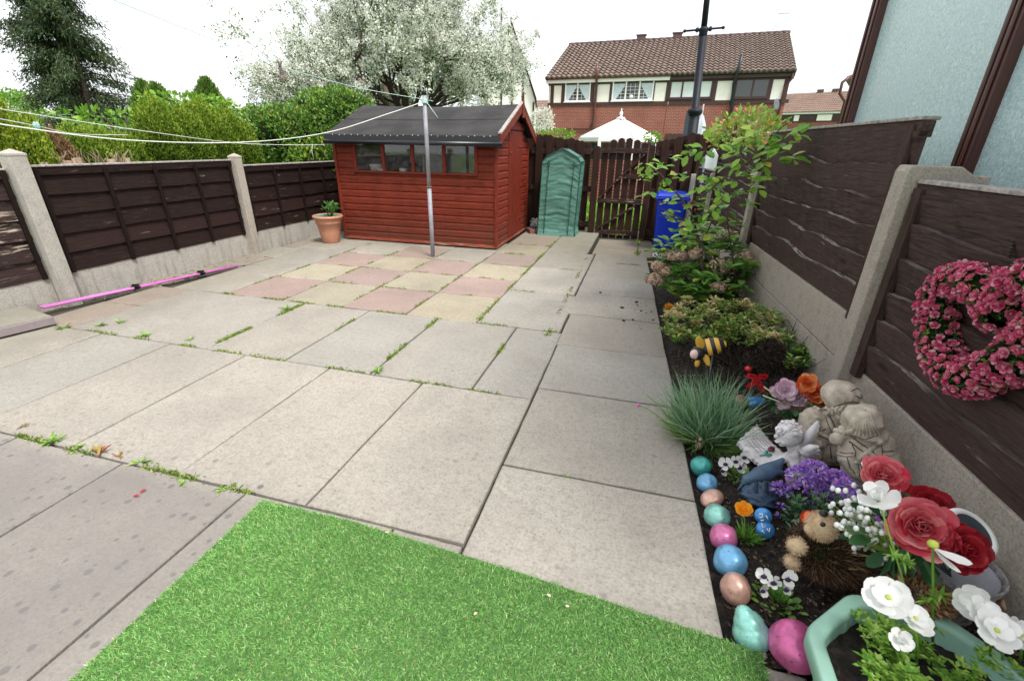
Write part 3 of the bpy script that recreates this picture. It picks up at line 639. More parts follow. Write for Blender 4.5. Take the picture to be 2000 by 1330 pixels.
mb.add([(SX0, y, z) for y, z in ((SY0+.02, .05), (SY1, .05), (SY1, EZ), (RY, RZ-.01), (SY0+.02, EZ))], [(4, 3, 2, 1, 0)])
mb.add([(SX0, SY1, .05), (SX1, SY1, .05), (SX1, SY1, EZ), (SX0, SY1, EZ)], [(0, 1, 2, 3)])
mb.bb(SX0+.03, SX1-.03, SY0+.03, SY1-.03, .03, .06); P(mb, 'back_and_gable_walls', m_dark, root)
mb = MB(); mb.bb(SX0, SX1+.012, SY0-.012, SY0+.03, .018, .055); mb.bb(SX1-.03, SX1+.014, SY0+.03, SY1, .02, .055); P(mb, 'base_skirting', mk_wood('bare_base_timber', (.26, .06, .035), (.40, .27, .19), .95, 'X', .7, 1, (.5, .58)), root, bevel=.003)
for (x, y) in ((SX1+.002, SY0-.006), (SX0+.01, SY0-.006), (SX1+.002, SY1-.02)):
    mb = MB(); mb.bb(x-.02, x+.018, y-.014, y+.024, .055, EZ-.01); P(mb, 'corner_batten', m_redz, root, bevel=.003)
# windows
for i in range(4):
    fx = wx[i]; fxe = wx[i+1]
    mb = MB(); mb.bb(fx+.02, fxe-.02, SY0+.0, SY0+.004, WZ0+.015, WZ1); w_ = P(mb, 'window_pane', m_sglass, root)
for i, x in enumerate(wx):
    mb = MB(); mb.bb(x-.022, x+.022, SY0-.014, SY0+.012, WZ0+.012, EZ-.005); P(mb, 'window_bar', m_redz, root, bevel=.002)
mb = MB(); mb.bb(wx[0]-.02, wx[4]+.02, SY0-.018, SY0+.012, WZ0-.016, WZ0+.011); P(mb, 'window_sill', m_redx, root, bevel=.003)
# door on the gable side
r = random.Random(5); d_ = None
mb = MB(); n = 8; wd = (DY1-DY0)/n
for k in range(n): mb.bb(SX1-.008, SX1+.014, DY0+k*wd+.003, DY0+(k+1)*wd-.003, .07, 1.455)
door = P(mb, 'door', m_redz, root, bevel=.003)
m_iron = plain('painted_hinge', (.20, .035, .02), .5, .3, .3, 50)
mb = MB(); mb.bb(SX1+.0142, SX1+.021, DY1-.22, DY1-.01, 1.25, 1.275); mb.bb(SX1+.0142, SX1+.021, DY1-.22, DY1-.01, .25, .275)
o = mb.build('hinge', m_iron, door, bevel=.002)
mb = MB(); mb.bb(SX1+.0145, SX1+.024, DY0+.01, DY0+.10, 1.17, 1.20); mb.bb(SX1+.0142, SX1+.03, DY1-.09, DY1-.04, .72, .75); o = mb.build('bolt', m_iron, door, bevel=.002)
# roof
OX0, OX1 = SX0-.035, SX1+.085; EY = SY0-.12; EYB = SY1+.10; EZR = EZ+.04
mb = MB(); nx = 40
def roofz(x, y, base): return base-.028*math.sin(math.pi*(x-OX0)/(OX1-OX0))*((y-EY)/(RY-EY) if y < RY else (EYB-y)/(EYB-RY))
ysr = [EY, EY+(RY-EY)*.5, EY+(RY-EY)*.502, RY, RY+(EYB-RY)*.5, EYB]
for i in range(nx+1):
    x = OX0+(OX1-OX0)*i/nx
    for j, y in enumerate(ysr):
        t = (y-EY)/(RY-EY) if y < RY else (EYB-y)/(EYB-RY)
        z = EZR+(RZ+.03-EZR)*t+(.008 if j >= 2 and y < RY+.01 else 0)
        z += .004*noise.noise(Vector((x*4, y*4, 1)))
        mb.v.append((x, y, roofz(x, y, z)))
for i in range(nx):
    for j in range(5): a = i*6+j; mb.f.append((a, a+6, a+7, a+1)); mb.m.append(0); mb.sm.append(False)
# underside + felt turned down over the eave
for i in range(nx+1):
    x = OX0+(OX1-OX0)*i/nx; wob = .006*noise.noise(Vector((x*7, 0, 9)))
    mb.v += [(x, EY-.004, EZR-.075+wob), (x, EY+.01, EZR-.075+wob)]
for i in range(nx):
    a = (nx+1)*6+i*2; mb.f += [(i*6, a, a+2, i*6+6)[::-1], (a, a+1, a+3, a+2)[::-1]]; mb.m += [1, 1]; mb.sm += [False, False]
rf = P(mb, 'roof', [m_felt, m_feltb], root)
mb = MB()
for i in range(24): mb.ell((OX0+.12+i*.094+random.uniform(-.02, .02), EY-.008, EZR-.006+random.uniform(-.006, .006)), (.0055, .003, .0055), seg=7, rings=4)
o = mb.build('felt_nail', plain('pale_nail', (.75, .72, .66), .5, 0), rf); tag(o, kind='stuff')
mb = MB(); mb.tube([(OX0+.0, EY-.03, EZR-.085), (OX1+.03, EY-.03, EZR-.092)], .028, 10); P(mb, 'gutter', m_gut, root)
mb = MB(); mb.bb(SX0, OX1-.02, SY0-.02, SY0+.02, EZ-.012, EZ+.012); P(mb, 'eave_board', m_redx, root)
def barge(x, name='bargeboard'):
    for (ya, yb, za, zb) in ((EY-.005, RY, EZR-.03, RZ+.0), (EYB+.005, RY, EZR-.03, RZ+.0)):
        a = Vector((x, ya, za)); b_ = Vector((x, yb, zb)); mb = MB()
        mb.prism([(0, -.055), (1, -.055), (1, .055), (0, .055)], a, b_-a, (0, 0, 1), (.02, 0, 0)); P(mb, name, m_redz, root, bevel=.002)
        e = P(MB().prism([(0, .053), (1, .053), (1, .068), (0, .068)], a+Vector((-.02, 0, 0)), b_-a, (0, 0, 1), (.045, 0, 0)), 'verge_trim', m_capw, root)
barge(OX1)
mb = MB(); mb.prism([(-.05, -.12), (.05, -.12), (.035, .05), (.01, .10), (0, .20), (-.01, .10), (-.035, .05)], (OX1+.021, RY, RZ-.01), (0, 1, 0), (0, 0, 1), (.012, 0, 0)); P(mb, 'finial', m_redz, root, bevel=.002)
mb = MB(); mb.bb(SX1+.004, SX1+.02, DY0-.06, DY1+.06, 1.465, 1.56); P(mb, 'door_lintel', m_redy, root, bevel=.003)
# things on the sill inside the shed
m_white = plain('white_plastic', (.75, .75, .73), .4, 0, .05, 20)
m_greyc = plain('grey_moulded_plastic', (.25, .27, .28), .5, 0, .1, 20)
mb = MB(); mb.lathe([(.07, 0), (.09, .10), (.095, .105), (.09, .11), (.06, .12)], (-3.55, SY0+.16, .9), 16); mb.lathe([(.05, 0), (.06, .06), (.03, .065)], (-3.44, SY0+.12, .9), 12); tag(mb.build('plastic_tub', m_white), 'white tub seen through leftmost shed window', 'tub')
mb = MB(); mb.lathe([(.045, 0), (.05, .09), (.045, .095)], (-3.13, SY0+.13, .88), 14); tag(mb.build('paint_tin', m_white), 'small tin seen through second shed window', 'tin')
mb = MB(); mb.prism([(-.15, 0), (.15, 0), (.13, .34), (-.13, .34)], (-2.76, SY0+.35, .82), (1, 0, .06), (0, .1, 1), (0, .02, 0)); mb.bb(-2.95, -2.92, SY0+.34, SY0+.38, .8, 1.14); tag(mb.build('chair_back', m_greyc, bevel=.01), 'grey plastic chair back inside the shed behind third window', 'chair')
# ============================================================ washing line pole, lines, pegs
m_galv = plain('galvanised_steel', (.27, .27, .30), .6, .15, .2, 12)
root = thing('washing_line_pole', (-2.405, 5.05, 0), 'grey metal washing line pole standing in the slabs before the shed', 'pole')
ptop = Vector((-2.40, 5.05, 1.79)); mb = MB(); mb.tube([(-2.405, 5.05, -.05), (-2.403, 5.05, .82)], .025, 16); mb.tube([(-2.403, 5.05, .82), ptop], .0225, 16); P(mb, 'pole', m_galv, root)
mb = MB(); mb.lathe([(.026, -.03), (.027, 0), (.02, .012), (.010, .016)], ptop, 14); P(mb, 'cap', m_blackiron, root)
mb = MB(); mb.lathe([(.032, -.008), (.034, 0), (.032, .008)], (-2.403, 5.05, .82), 14); P(mb, 'joint_collar', plain('rust', (.16, .07, .04), .8), root)
m_line = plain('white_line', (.72, .74, .70), .5, 0, .05, 50, 0); m_lineg = plain('green_line', (.42, .62, .55), .5, 0, .05, 50, 0)
top = Vector((-2.40, 5.05, 1.70))
def line(name, pts, r, mat, label):
    # smooth through points
    out = []; n = len(pts)
    for i in range(n-1):
        p0, p1, p2, p3 = pts[max(0, i-1)], pts[i], pts[i+1], pts[min(n-1, i+2)]
        for k in range(8):
            t = k/8; out.append(.5*((2*p1)+(p2-p0)*t+(2*p0-5*p1+4*p2-p3)*t*t+(3*p1-3*p2+p3-p0)*t**3))
    out.append(pts[-1]); mb = MB(); mb.tube(out, r, 6); return tag(mb.build(name, mat), label, 'washing line')
def on_ray(px, py, y): return onY(px, py, y)
line('washing_line', [top, on_ray(760, 222, 4.7), on_ray(640, 259, 4.2), on_ray(480, 278, 3.4), on_ray(250, 274, 2.6), on_ray(0, 243, 2.0), on_ray(-150, 215, 1.7)], .0038, m_line, 'thick white sagging washing line running from the pole to the left')
line('washing_line', [top+Vector((0, 0, .02)), on_ray(700, 172, 4.6), on_ray(540, 128, 3.9), on_ray(400, 72, 3.3), on_ray(200, -8, 2.5)], .0028, m_lineg, 'pale green washing line rising from the pole to the upper left')
line('washing_line', [onY(662, 277, 5.66), onY(630, 283, 5.5), onX(480, 281, -4.4), onX(300, 259, -4.35), onX(120, 232, -4.3), onX(-40, 207, -4.2)], .0028, m_line, 'thin slack line tied between shed corner and left trees')
tag(MB().tube([onY(610, 282, 5.45), onY(609, 295, 5.44), onY(613, 312, 5.44)], .003, 6).build('loose_cord', m_line), 'short loose cord end dangling over the left fence', 'cord')
mb = MB()
for i in range(5): mb.tube([top+Vector((.034*math.cos(a), .034*math.sin(a), (i-2)*.008)) for a in np.linspace(0, 6.3, 14)], .004, 6)
mb.tube([top, top+Vector((.05, -.02, -.03)), top+Vector((.16, -.03, -.16))], .0035, 6); mb.tube([top, top+Vector((.06, 0, .01)), top+Vector((.10, 0, .0))], .003, 6)
tag(mb.build('line_knot', m_lineg), 'green cord wound and knotted round the top of the grey pole', 'cord')
m_peg = plain('weathered_peg', (.16, .12, .11), .7, 0, .3, 80)
pc = on_ray(547, 130, 3.92)
root = thing('clothes_pegs', pc, 'pair of brown pegs hanging crossed on the green line', 'clothes pegs')
for a, dx in ((.0, 0), (.32, .01)):
    mb = MB(); rot = Matrix.Rotation(a, 3, 'Y')
    mb.box(pc+Vector((dx-.012, 0, -.03+0)), (.010, .012, .15), rot); mb.box(pc+Vector((dx+.012, 0, -.03)), (.010, .012, .15), Matrix.Rotation(-a*.9-.25, 3, 'Y')); P(mb, 'peg', m_peg, root, bevel=.003)
pp = onX(69, 246, -4.75)
mb = MB(); mb.ell(pp, (.02, .012, .03)); mb.ell(pp+Vector((.032, 0, 0)), (.016, .012, .03)); tag(mb.build('line_tensioner', plain('teal_plastic', (.25, .42, .40), .4)), 'small teal plastic line fitting near the left hedge', 'line fitting')
tag(line('washing_line', [onX(-40, 225, -4.7), pp, onX(150, 262, -4.95), onX(250, 264, -5.1)], .003, m_line, 'thin grey cord carrying the teal fitting before the left hedge'), cat='washing line')
# ============================================================ pink prop, step slab
m_pinkp = plain('pink_plastic_tube', (.46, .13, .38), .45, 0, .05, 10, 0)
root = thing('clothes_prop', (-4.4, 3.1, .02), 'long pink clothes prop lying along the left fence', 'clothes prop')
a = Vector((-4.50, 2.26, .045)); b_ = Vector((-4.21, 3.88, .022))
for dx, t0, t1, r_ in ((-.016, 0, .66, .010), (.018, 0, 1, .011), (-.004, .62, 1, .010)):
    mb = MB(); o = Vector((dx, 0, 0)); mb.tube([a.lerp(b_, t0)+o, a.lerp(b_, t1)+o], r_, 12); P(mb, 'tube', m_pinkp, root)
for t in (.40, .76):
    mb = MB(); c = a.lerp(b_, t); mb.box(c, (.06, .045, .028)); mb.tube([c+Vector((-.03, 0, .02)), c+Vector((.03, .02, .025))], .008, 8); mb.lathe([(.012, -.03), (.016, 0), (.012, .03)], c+Vector((.03, 0, .01)), 10, Matrix.Rotation(R_(90), 3, 'Y')); P(mb, 'clip', m_blackiron, root, bevel=.005)
m_comp = plain('grey_composite_edge', (.23, .19, .20), .5, 0, .08, 30, .1)
root = thing('step_slab', (-4.35, 1.75, 0), 'grey stone-topped step with a purple-grey edge at the left picture edge', 'step')
mb = MB(); A = [(-4.57, 1.0), (-4.34, 1.0), (-4.09, 2.10), (-4.57, 2.19)]
mb.prism(A, (0, 0, .012), (1, 0, 0), (0, 1, 0), (0, 0, .062)); P(mb, 'edging', m_comp, root, bevel=.006)
mb = MB(); mb.prism([((x+4.33)*.97-4.33, (y-1.6)*.985+1.6) for x, y in A], (0, 0, .0735), (1, 0, 0), (0, 1, 0), (0, 0, .006)); P(mb, 'top', m_slab, root)
# stones/rubble along the fence
mb = MB()
for i in range(60):
    y = random.uniform(2.65, 4.4); x = random.uniform(-4.56, -4.36+.1*(y-2.6)); s = random.uniform(.006, .02)
    mb.ell((x, y, .004), (s*1.4, s, s*.5), seg=6, rings=4, nz=.6, seed=i)
tag(mb.build('rubble', m_cut), kind='stuff')
# ============================================================ terracotta pot
m_terra = plain('terracotta_plastic', (.45, .205, .125), .5, 0, .1, 14, .05)
pc = Vector((-4.12, 5.42, 0)); root = thing('plant_pot', pc, 'large ribbed terracotta-coloured pot beside the shed corner', 'plant pot')
mb = MB(); mb.lathe([(.108, 0), (.115, .01), (.135, .14), (.160, .26), (.164, .262), (.168, .275), (.166, .285), (.172, .30), (.170, .31), (.175, .325), (.185, .33), (.198, .335), (.200, .36), (.19, .368), (.178, .365), (.172, .35), (.16, .30), (.02, .29)], pc, 40); P(mb, 'pot', m_terra, root)
mb = MB(); mb.lathe([(.165, .0), (.172, .045), (.168, .05), (.155, .0)], pc+Vector((0, 0, .31)), 32); P(mb, 'green_liner', plain('green_liner', (.10, .22, .16), .6), root)
mb = MB(); mb.lathe([(.158, 0), (.1, .012), (.02, .015)], pc+Vector((0, 0, .30)), 24); P(mb, 'compost', m_soil, root)
gl_ = np.array(pc+Vector((.06, .02, .44))); n_ = 70; d = rdir(n_, -.1)
root = thing('geranium_plant', pc+Vector((.03, 0, .31)), 'small leafy geranium growing in the terracotta pot', 'plant')
m_ger = leafm('geranium_leaf', [(0, (.04, .12, .03)), (.6, (.10, .24, .05)), (1, (.22, .36, .08))], .5, .3)
scatter('leaves', OVAL, gl_+d*np.array([.13, .09, .09])*rng.uniform(.4, 1, (n_, 1)), d+[0, 0, .3], (0, 0, 1), rng.uniform(.035, .055, n_), rng.uniform(.035, .05, n_), m_ger, root)
mb = MB()
for k in range(12): t = Vector(gl_+d[k]*np.array([.10, .07, .06])); mb.tube([pc+Vector((.03, 0, .31)), t.lerp(pc+Vector((.03, 0, .34)), .4), t], .004, 5)
P(mb, 'stems', m_ger, root)
# ============================================================ green plastic greenhouse cover
m_pe, nt, b = new_mat('green_woven_cover'); v = coord(nt)
n1 = noise_n(nt, coord(nt, 'Object', (2, 2, 9)), 3, 5, .6, .6); n2 = noise_n(nt, v, 5, 4)
wv = nt.nodes.new('ShaderNodeTexWave'); wv.bands_direction = 'Z'; wv.inputs['Scale'].default_value = 60; L(nt, v, wv.inputs[0])
r = ramp(nt, [(.3, (.055, .16, .125)), (.55, (.085, .22, .175)), (.75, (.17, .32, .265))]); L(nt, n1, r.inputs[0])
c = mixc(nt, mapr(nt, n2, .6, .75, 0, .5), r.outputs[0], (.16, .17, .14)); c = mixc(nt, mth(nt, 'MULTIPLY', wv.outputs[1], .12), c, (.02, .08, .06))
L(nt, c, b.inputs['Base Color']); b.inputs['Roughness'].default_value = .42; bump(nt, b, n1, .5, .02)
m_ped = plain('dark_green_tape', (.015, .07, .055), .5)
GX0, GX1, GY0, GY1 = -1.50, -.93, 6.98, 7.38
root = thing('mini_greenhouse', (-1.2, 7.15, 0), 'small zip-up greenhouse with a wrinkled green plastic cover', 'greenhouse')
prof = [(GX0, 0), (GX0, 1.06), (GX0+.06, 1.13), ((GX0+GX1)/2-.02, 1.235), ((GX0+GX1)/2+.02, 1.235), (GX1-.06, 1.13), (GX1, 1.06), (GX1, 0)]
mb = MB(); nz = 70
def gp(u_, t, side):      # wrinkled sheet
    w_ = .011*noise.noise(Vector((u_*2, t*26, side)))+.006*noise.noise(Vector((u_*6, t*50, side+3)))-.02*math.sin(math.pi*u_)*(.5+.5*math.sin(t*9)); return w_
lean = .03
def X_(x, z): return x+lean*(z-.5)*1.2
for (p0, p1, nrm, side) in (((GX0, GY0), (GX1, GY0), (0, -1), 0), ((GX0, GY1), (GX0, GY0), (-1, 0), 5), ((GX1, GY0), (GX1, GY1), (1, 0), 9), ((GX1, GY1), (GX0, GY1), (0, 1), 12)):
    nu = 24; base = len(mb.v)
    for j in range(nz+1):
        t = j/nz
        for i in range(nu+1):
            u_ = i/nu; x = p0[0]+(p1[0]-p0[0])*u_; y = p0[1]+(p1[1]-p0[1])*u_; zmax = 1.07
            if side in (0, 12): zmax = float(np.interp(x, [q[0] for q in prof[1:-1]], [q[1] for q in prof[1:-1]]))
            w_ = gp(u_, t, side)*(1 if 0 < i < nu else 0)*(1 if j < nz else 0); flare = .025*max(0, .08-t)/.08
            z = t*zmax; mb.v.append((X_(x+nrm[0]*(w_+flare), z), y+nrm[1]*(w_+flare), z+.003))
    for j in range(nz):
        for i in range(nu): a_ = base+j*(nu+1)+i; mb.f.append((a_, a_+1, a_+nu+2, a_+nu+1)); mb.m.append(0); mb.sm.append(True)
pr = prof[1:-1]; base = len(mb.v)
for (x, z) in pr:
    for j in range(9): mb.v.append((X_(x, z), GY0+(GY1-GY0)*j/8, z+.004-.012*math.sin(math.pi*j/8)))
for i in range(len(pr)-1):
    for j in range(8): a_ = base+i*9+j; mb.f.append((a_, a_+9, a_+10, a_+1)); mb.m.append(0); mb.sm.append(False)
P(mb, 'cover', m_pe, root)
for x in (GX0+.10, GX1-.10):
    mb = MB(); zz = np.linspace(.02, 1.04, 26); pts = [(X_(x+.006*noise.noise(Vector((z*9, x, 0))), z), GY0-.012+gp((x-GX0)/(GX1-GX0), z/1.1, 0)*-1-.004, z) for z in zz]
    mb.tube(pts, .006, 6); mb.box((X_(x, 1.05), GY0-.012, 1.04), (.025, .02, .06)); P(mb, 'zip', m_ped, root)
mb = MB(); ed = [(X_(x, z), GY0-.004, z+.004) for x, z in prof]; mb.tube(ed, .006, 6, sm=False); ed2 = [(X_(x, z), GY1, z+.004) for x, z in prof]; mb.tube(ed2, .006, 6)
for x, z in prof[1:-1]: mb.tube([(X_(x, z), GY0, z+.004), (X_(x, z), GY1, z+.004)], .005, 6)
mb.tube([(X_(GX0, 1.03), GY0-.006, 1.03), (X_(GX1, 1.03), GY0-.006, 1.03)], .0045, 6)
P(mb, 'piped_edge', m_ped, root)
# crumpled compost bag + brick by the shed
m_bag, nt, b = new_mat('printed_bag'); v = coord(nt); n1 = noise_n(nt, v, 14, 3); n2 = noise_n(nt, v, 22, 4)
r = ramp(nt, [(.0, (.72, .72, .70)), (.60, (.70, .70, .68)), (.61, (.55, .05, .03)), (.75, (.5, .04, .03))]); L(nt, n1, r.inputs[0]); c = mixc(nt, mapr(nt, n2, .58, .62, 0, 1), r.outputs[0], (.03, .03, .05))
L(nt, c, b.inputs['Base Color']); b.inputs['Roughness'].default_value = .3
bc = G(1046, 447); mb = MB(); mb.ell(bc+Vector((0, .03, .06)), (.085, .07, .085), seg=28, rings=18, nz=.9, ns=3.2); tag(mb.build('compost_bag', m_bag), 'crumpled white bag with red print beside the shed', 'bag')
m_brickd = plain('dark_red_brick', (.20, .075, .055), .9, 0, .3, 60, .5)
mb = MB(); mb.box(G(1038, 455)+Vector((0, 0, .033)), (.10, .17, .065), Matrix.Rotation(.5, 3, 'Z')); tag(mb.build('brick', m_brickd, bevel=.005), 'single dark red brick in front of the white bag', 'brick')
# ============================================================ blue wheelie bin
m_blue = plain('blue_bin_plastic', (.004, .035, .48), .38, 0, .08, 8, .03)
bc = Vector((.405, 7.05, -.088)); root = thing('wheelie_bin', bc, 'bright blue wheelie bin standing on the lower path by the gate', 'wheelie bin')
def frust(mb, c, x0, y0, z0, x1, y1, z1, dy=0):
    vs = [(c.x+sx*x, c.y+sy*y+d_, c.z+z) for x, y, z, d_ in ((x0, y0, z0, 0), (x1, y1, z1, dy)) for sx, sy in ((-1, -1), (1, -1), (1, 1), (-1, 1))]
    return mb.add(vs, [(3, 2, 1, 0), (4, 5, 6, 7), (0, 1, 5, 4), (1, 2, 6, 5), (2, 3, 7, 6), (3, 0, 4, 7)])
mb = MB(); frust(mb, bc, .165, .17, .02, .20, .24, .70, -.03); P(mb, 'body', m_blue, root, bevel=.03)
mb = MB(); frust(mb, bc+Vector((0, -.03, 0)), .225, .265, .70, .228, .268, .738); P(mb, 'rim', m_blue, root, bevel=.012)
mb = MB(); frust(mb, bc+Vector((0, -.03, 0)), .222, .275, .742, .19, .23, .79); lid = P(mb, 'lid', m_blue, root, bevel=.016)
mb = MB(); mb.tube([bc+Vector((-.15, .25, .77)), bc+Vector((.15, .25, .77))], .014, 10); P(mb, 'handle', m_blue, root)
for s in (-1, 1):
    mb = MB(); mb.lathe([(.07, -.02), (.075, 0), (.07, .02)], bc+Vector((s*.16, .20, .075)), 20, Matrix.Rotation(R_(90), 3, 'Y')); P(mb, 'wheel', m_blackiron, root)
# ============================================================ clear propagator next door + short post
m_clear = plain('clear_white_plastic', (.72, .78, .82), .25, 0, .1, 10, .1)
c = onY(1389, 330, 6.9); mb = MB(); mb.prism([(-.09, -.24), (.09, -.24), (.09, .12), (.0, .25), (-.09, .12)], c, (1, 0, 0), (0, 0, 1), (0, .3, 0)); tag(mb.build('cold_frame', m_clear, bevel=.006), 'small pale translucent cold frame just over the right fence', 'cold frame')
mb = MB(); p = onY(1356, 345, 7.36); mb.bb(p.x-.04, p.x+.04, p.y, p.y+.08, -.1, p.z+.03); tag(mb.build('fence_stub', m_conc, bevel=.006), 'short square post stub behind the blue bin', 'post')
# ============================================================ house materials
def mk_brick(name, c1, c2, scale=1.0):
    m, nt, b = new_mat(name); v = coord(nt)
    sx = nt.nodes.new('ShaderNodeSeparateXYZ'); L(nt, v, sx.inputs[0]); cb = nt.nodes.new('ShaderNodeCombineXYZ')
    L(nt, mth(nt, 'ADD', sx.outputs[0], sx.outputs[1]), cb.inputs[0]); L(nt, sx.outputs[2], cb.inputs[1])
    br = nt.nodes.new('ShaderNodeTexBrick'); L(nt, cb.outputs[0], br.inputs['Vector']); br.inputs['Scale'].default_value = 1
    br.inputs['Brick Width'].default_value = .225*scale; br.inputs['Row Height'].default_value = .079*scale; br.inputs['Mortar Size'].default_value = .009*scale; br.inputs['Mortar Smooth'].default_value = .1
    br.inputs['Color1'].default_value = (*c1, 1); br.inputs['Color2'].default_value = (*c2, 1); br.inputs['Mortar'].default_value = (.30, .22, .19, 1); br.inputs['Bias'].default_value = -.2
    n = noise_n(nt, v, 1.2, 4); c = mixc(nt, mapr(nt, n, .4, .7, 0, .35), br.outputs[0], tuple(x*.6 for x in c1))
    L(nt, c, b.inputs['Base Color']); b.inputs['Roughness'].default_value = .9; return m
m_brick = mk_brick('red_brick', (.25, .052, .030), (.15, .045, .035))
m_brick2 = mk_brick('buff_red_brick', (.34, .15, .10), (.26, .11, .08))
def mk_tile(name, c1, c2):
    m, nt, b = new_mat(name); v = coord(nt); n = noise_n(nt, v, 3.3, 5); n2 = noise_n(nt, v, .6, 3)
    c = mixc(nt, mapr(nt, n, .35, .7), c1, c2); c = mixc(nt, mapr(nt, n2, .45, .7, 0, .35), c, (.09, .07, .055)); L(nt, c, b.inputs['Base Color']); b.inputs['Roughness'].default_value = .85; return m
m_tile = mk_tile('brown_pantiles', (.115, .078, .062), (.20, .148, .12)); m_tile2 = mk_tile('distant_tiles', (.17, .105, .08), (.24, .165, .13))
m_ridge = plain('ridge_tile', (.09, .055, .05), .85, 0, .2, 5)
m_tim = plain('dark_brown_timber', (.045, .018, .015), .55, 0, .15, 4)
m_rend = plain('cream_render', (.82, .79, .74), .9, 0, .04, 3, .05)
m_upvc = plain('white_upvc', (.80, .80, .80), .35, 0, .03, 5, 0)
m_bpipe = plain('brown_soil_pipe', (.10, .035, .03), .45, 0, .1, 5, 0)
m_bkpipe = plain('black_soil_pipe', (.012, .014, .02), .4, 0, .1, 5, 0)
m_wglass, nt, b = new_mat('window_glass'); b.inputs['Base Color'].default_value = (.035, .04, .045, 1); b.inputs['Roughness'].default_value = .04; b.inputs['Specular IOR Level'].default_value = .8
m_net = plain('net_curtain', (.50, .58, .64), .9, 0, .25, 22, 0); m_blind = plain('pale_blind', (.60, .66, .66), .8, 0, .06, 2, 0)
def pantile(mb, A, B, Ct, rows, cols, amp=.045, step=.03, m=0):
    """A,B eave ends (left,right), Ct = ridge left; tiles as real relief"""
    A, B, Ct = Vector(A), Vector(B), Vector(Ct); u = B-A; v = Ct-A; nrm = u.cross(v).normalized()
    if nrm.z < 0: nrm = -nrm
    seg = 6; base = len(mb.v); W = cols*seg+1; r = random.Random(1)
    for j in range(rows):
        for e in (0, 1):
            jit = 0
            for i in range(W):
                s = i/(W-1); ph = (i % seg)/seg
                hgt = amp*(math.sin(math.pi*min(1, ph/.72))**.8 if ph < .72 else -.25)
                t = (j+e*1.0)/rows; off = hgt+(step if e == 0 else 0)
                mb.v.append(A+u*s+v*(t-(.012 if e == 0 else -.006))+nrm*off)
    for j in range(rows*2-1):
        for i in range(W-1): a = base+j*W+i; mb.f.append((a, a+1, a+W+1, a+W)); mb.m.append(m); mb.sm.append(False)
    # front drip edge
    base2 = len(mb.v)
    for i in range(W): mb.v.append(Vector(mb.v[base+i])-nrm*(step+amp*.6))
    for i in range(W-1): mb.f.append((base2+i, base2+i+1, base+i+1, base+i)); mb.m.append(m); mb.sm.append(False)
# ---- the pair of semi-detached houses behind the back fence
EL, ER = Vector((-6.30, 30.63, 0)), Vector((6.74, 29.61, 0)); HU = (ER-EL).normalized(); HN = Vector((HU.y, -HU.x, 0))   # HN faces the camera
def PH(px, py, off=0):
    v = ray(px, py); o = Vector((0, 0, CAMH)); q = EL+HN*off; t = ((q-o).dot(HN))/v.dot(HN); p = o+v*t; return (p-EL).dot(HU), p.z
def hp(s, z, off=0): return EL+HU*s+HN*off+Vector((0, 0, z))
HL = (ER-EL).length; SPL = PH(1303, 200)[0]
EAVE = 4.93; BAND0 = (PH(1074, 206)[1]+PH(1530, 203)[1])/2
def hbox(mb, s0, s1, z0, z1, o0, o1, m=0):
    c = hp((s0+s1)/2, (z0+z1)/2, (o0+o1)/2); rot = Matrix((( HU.x, HN.x, 0), (HU.y, HN.y, 0), (0, 0, 1))); return mb.box(c, (s1-s0, abs(o1-o0), z1-z0), rot, m)
DEP = 10.2; RH = 2.6
def house(name, s0, s1, label, rlabel):
    root = thing(name, hp((s0+s1)/2, 0, -DEP/2), label, 'house')
    mb = MB(); hbox(mb, s0+.02, s1, -.2, BAND0, -DEP, 0); P(mb, 'brick_wall', m_brick, root)
    mb = MB(); hbox(mb, s0+.02, s1, BAND0, EAVE-.05, -DEP, -.03); P(mb, 'upper_wall', m_rend, root)
    return root
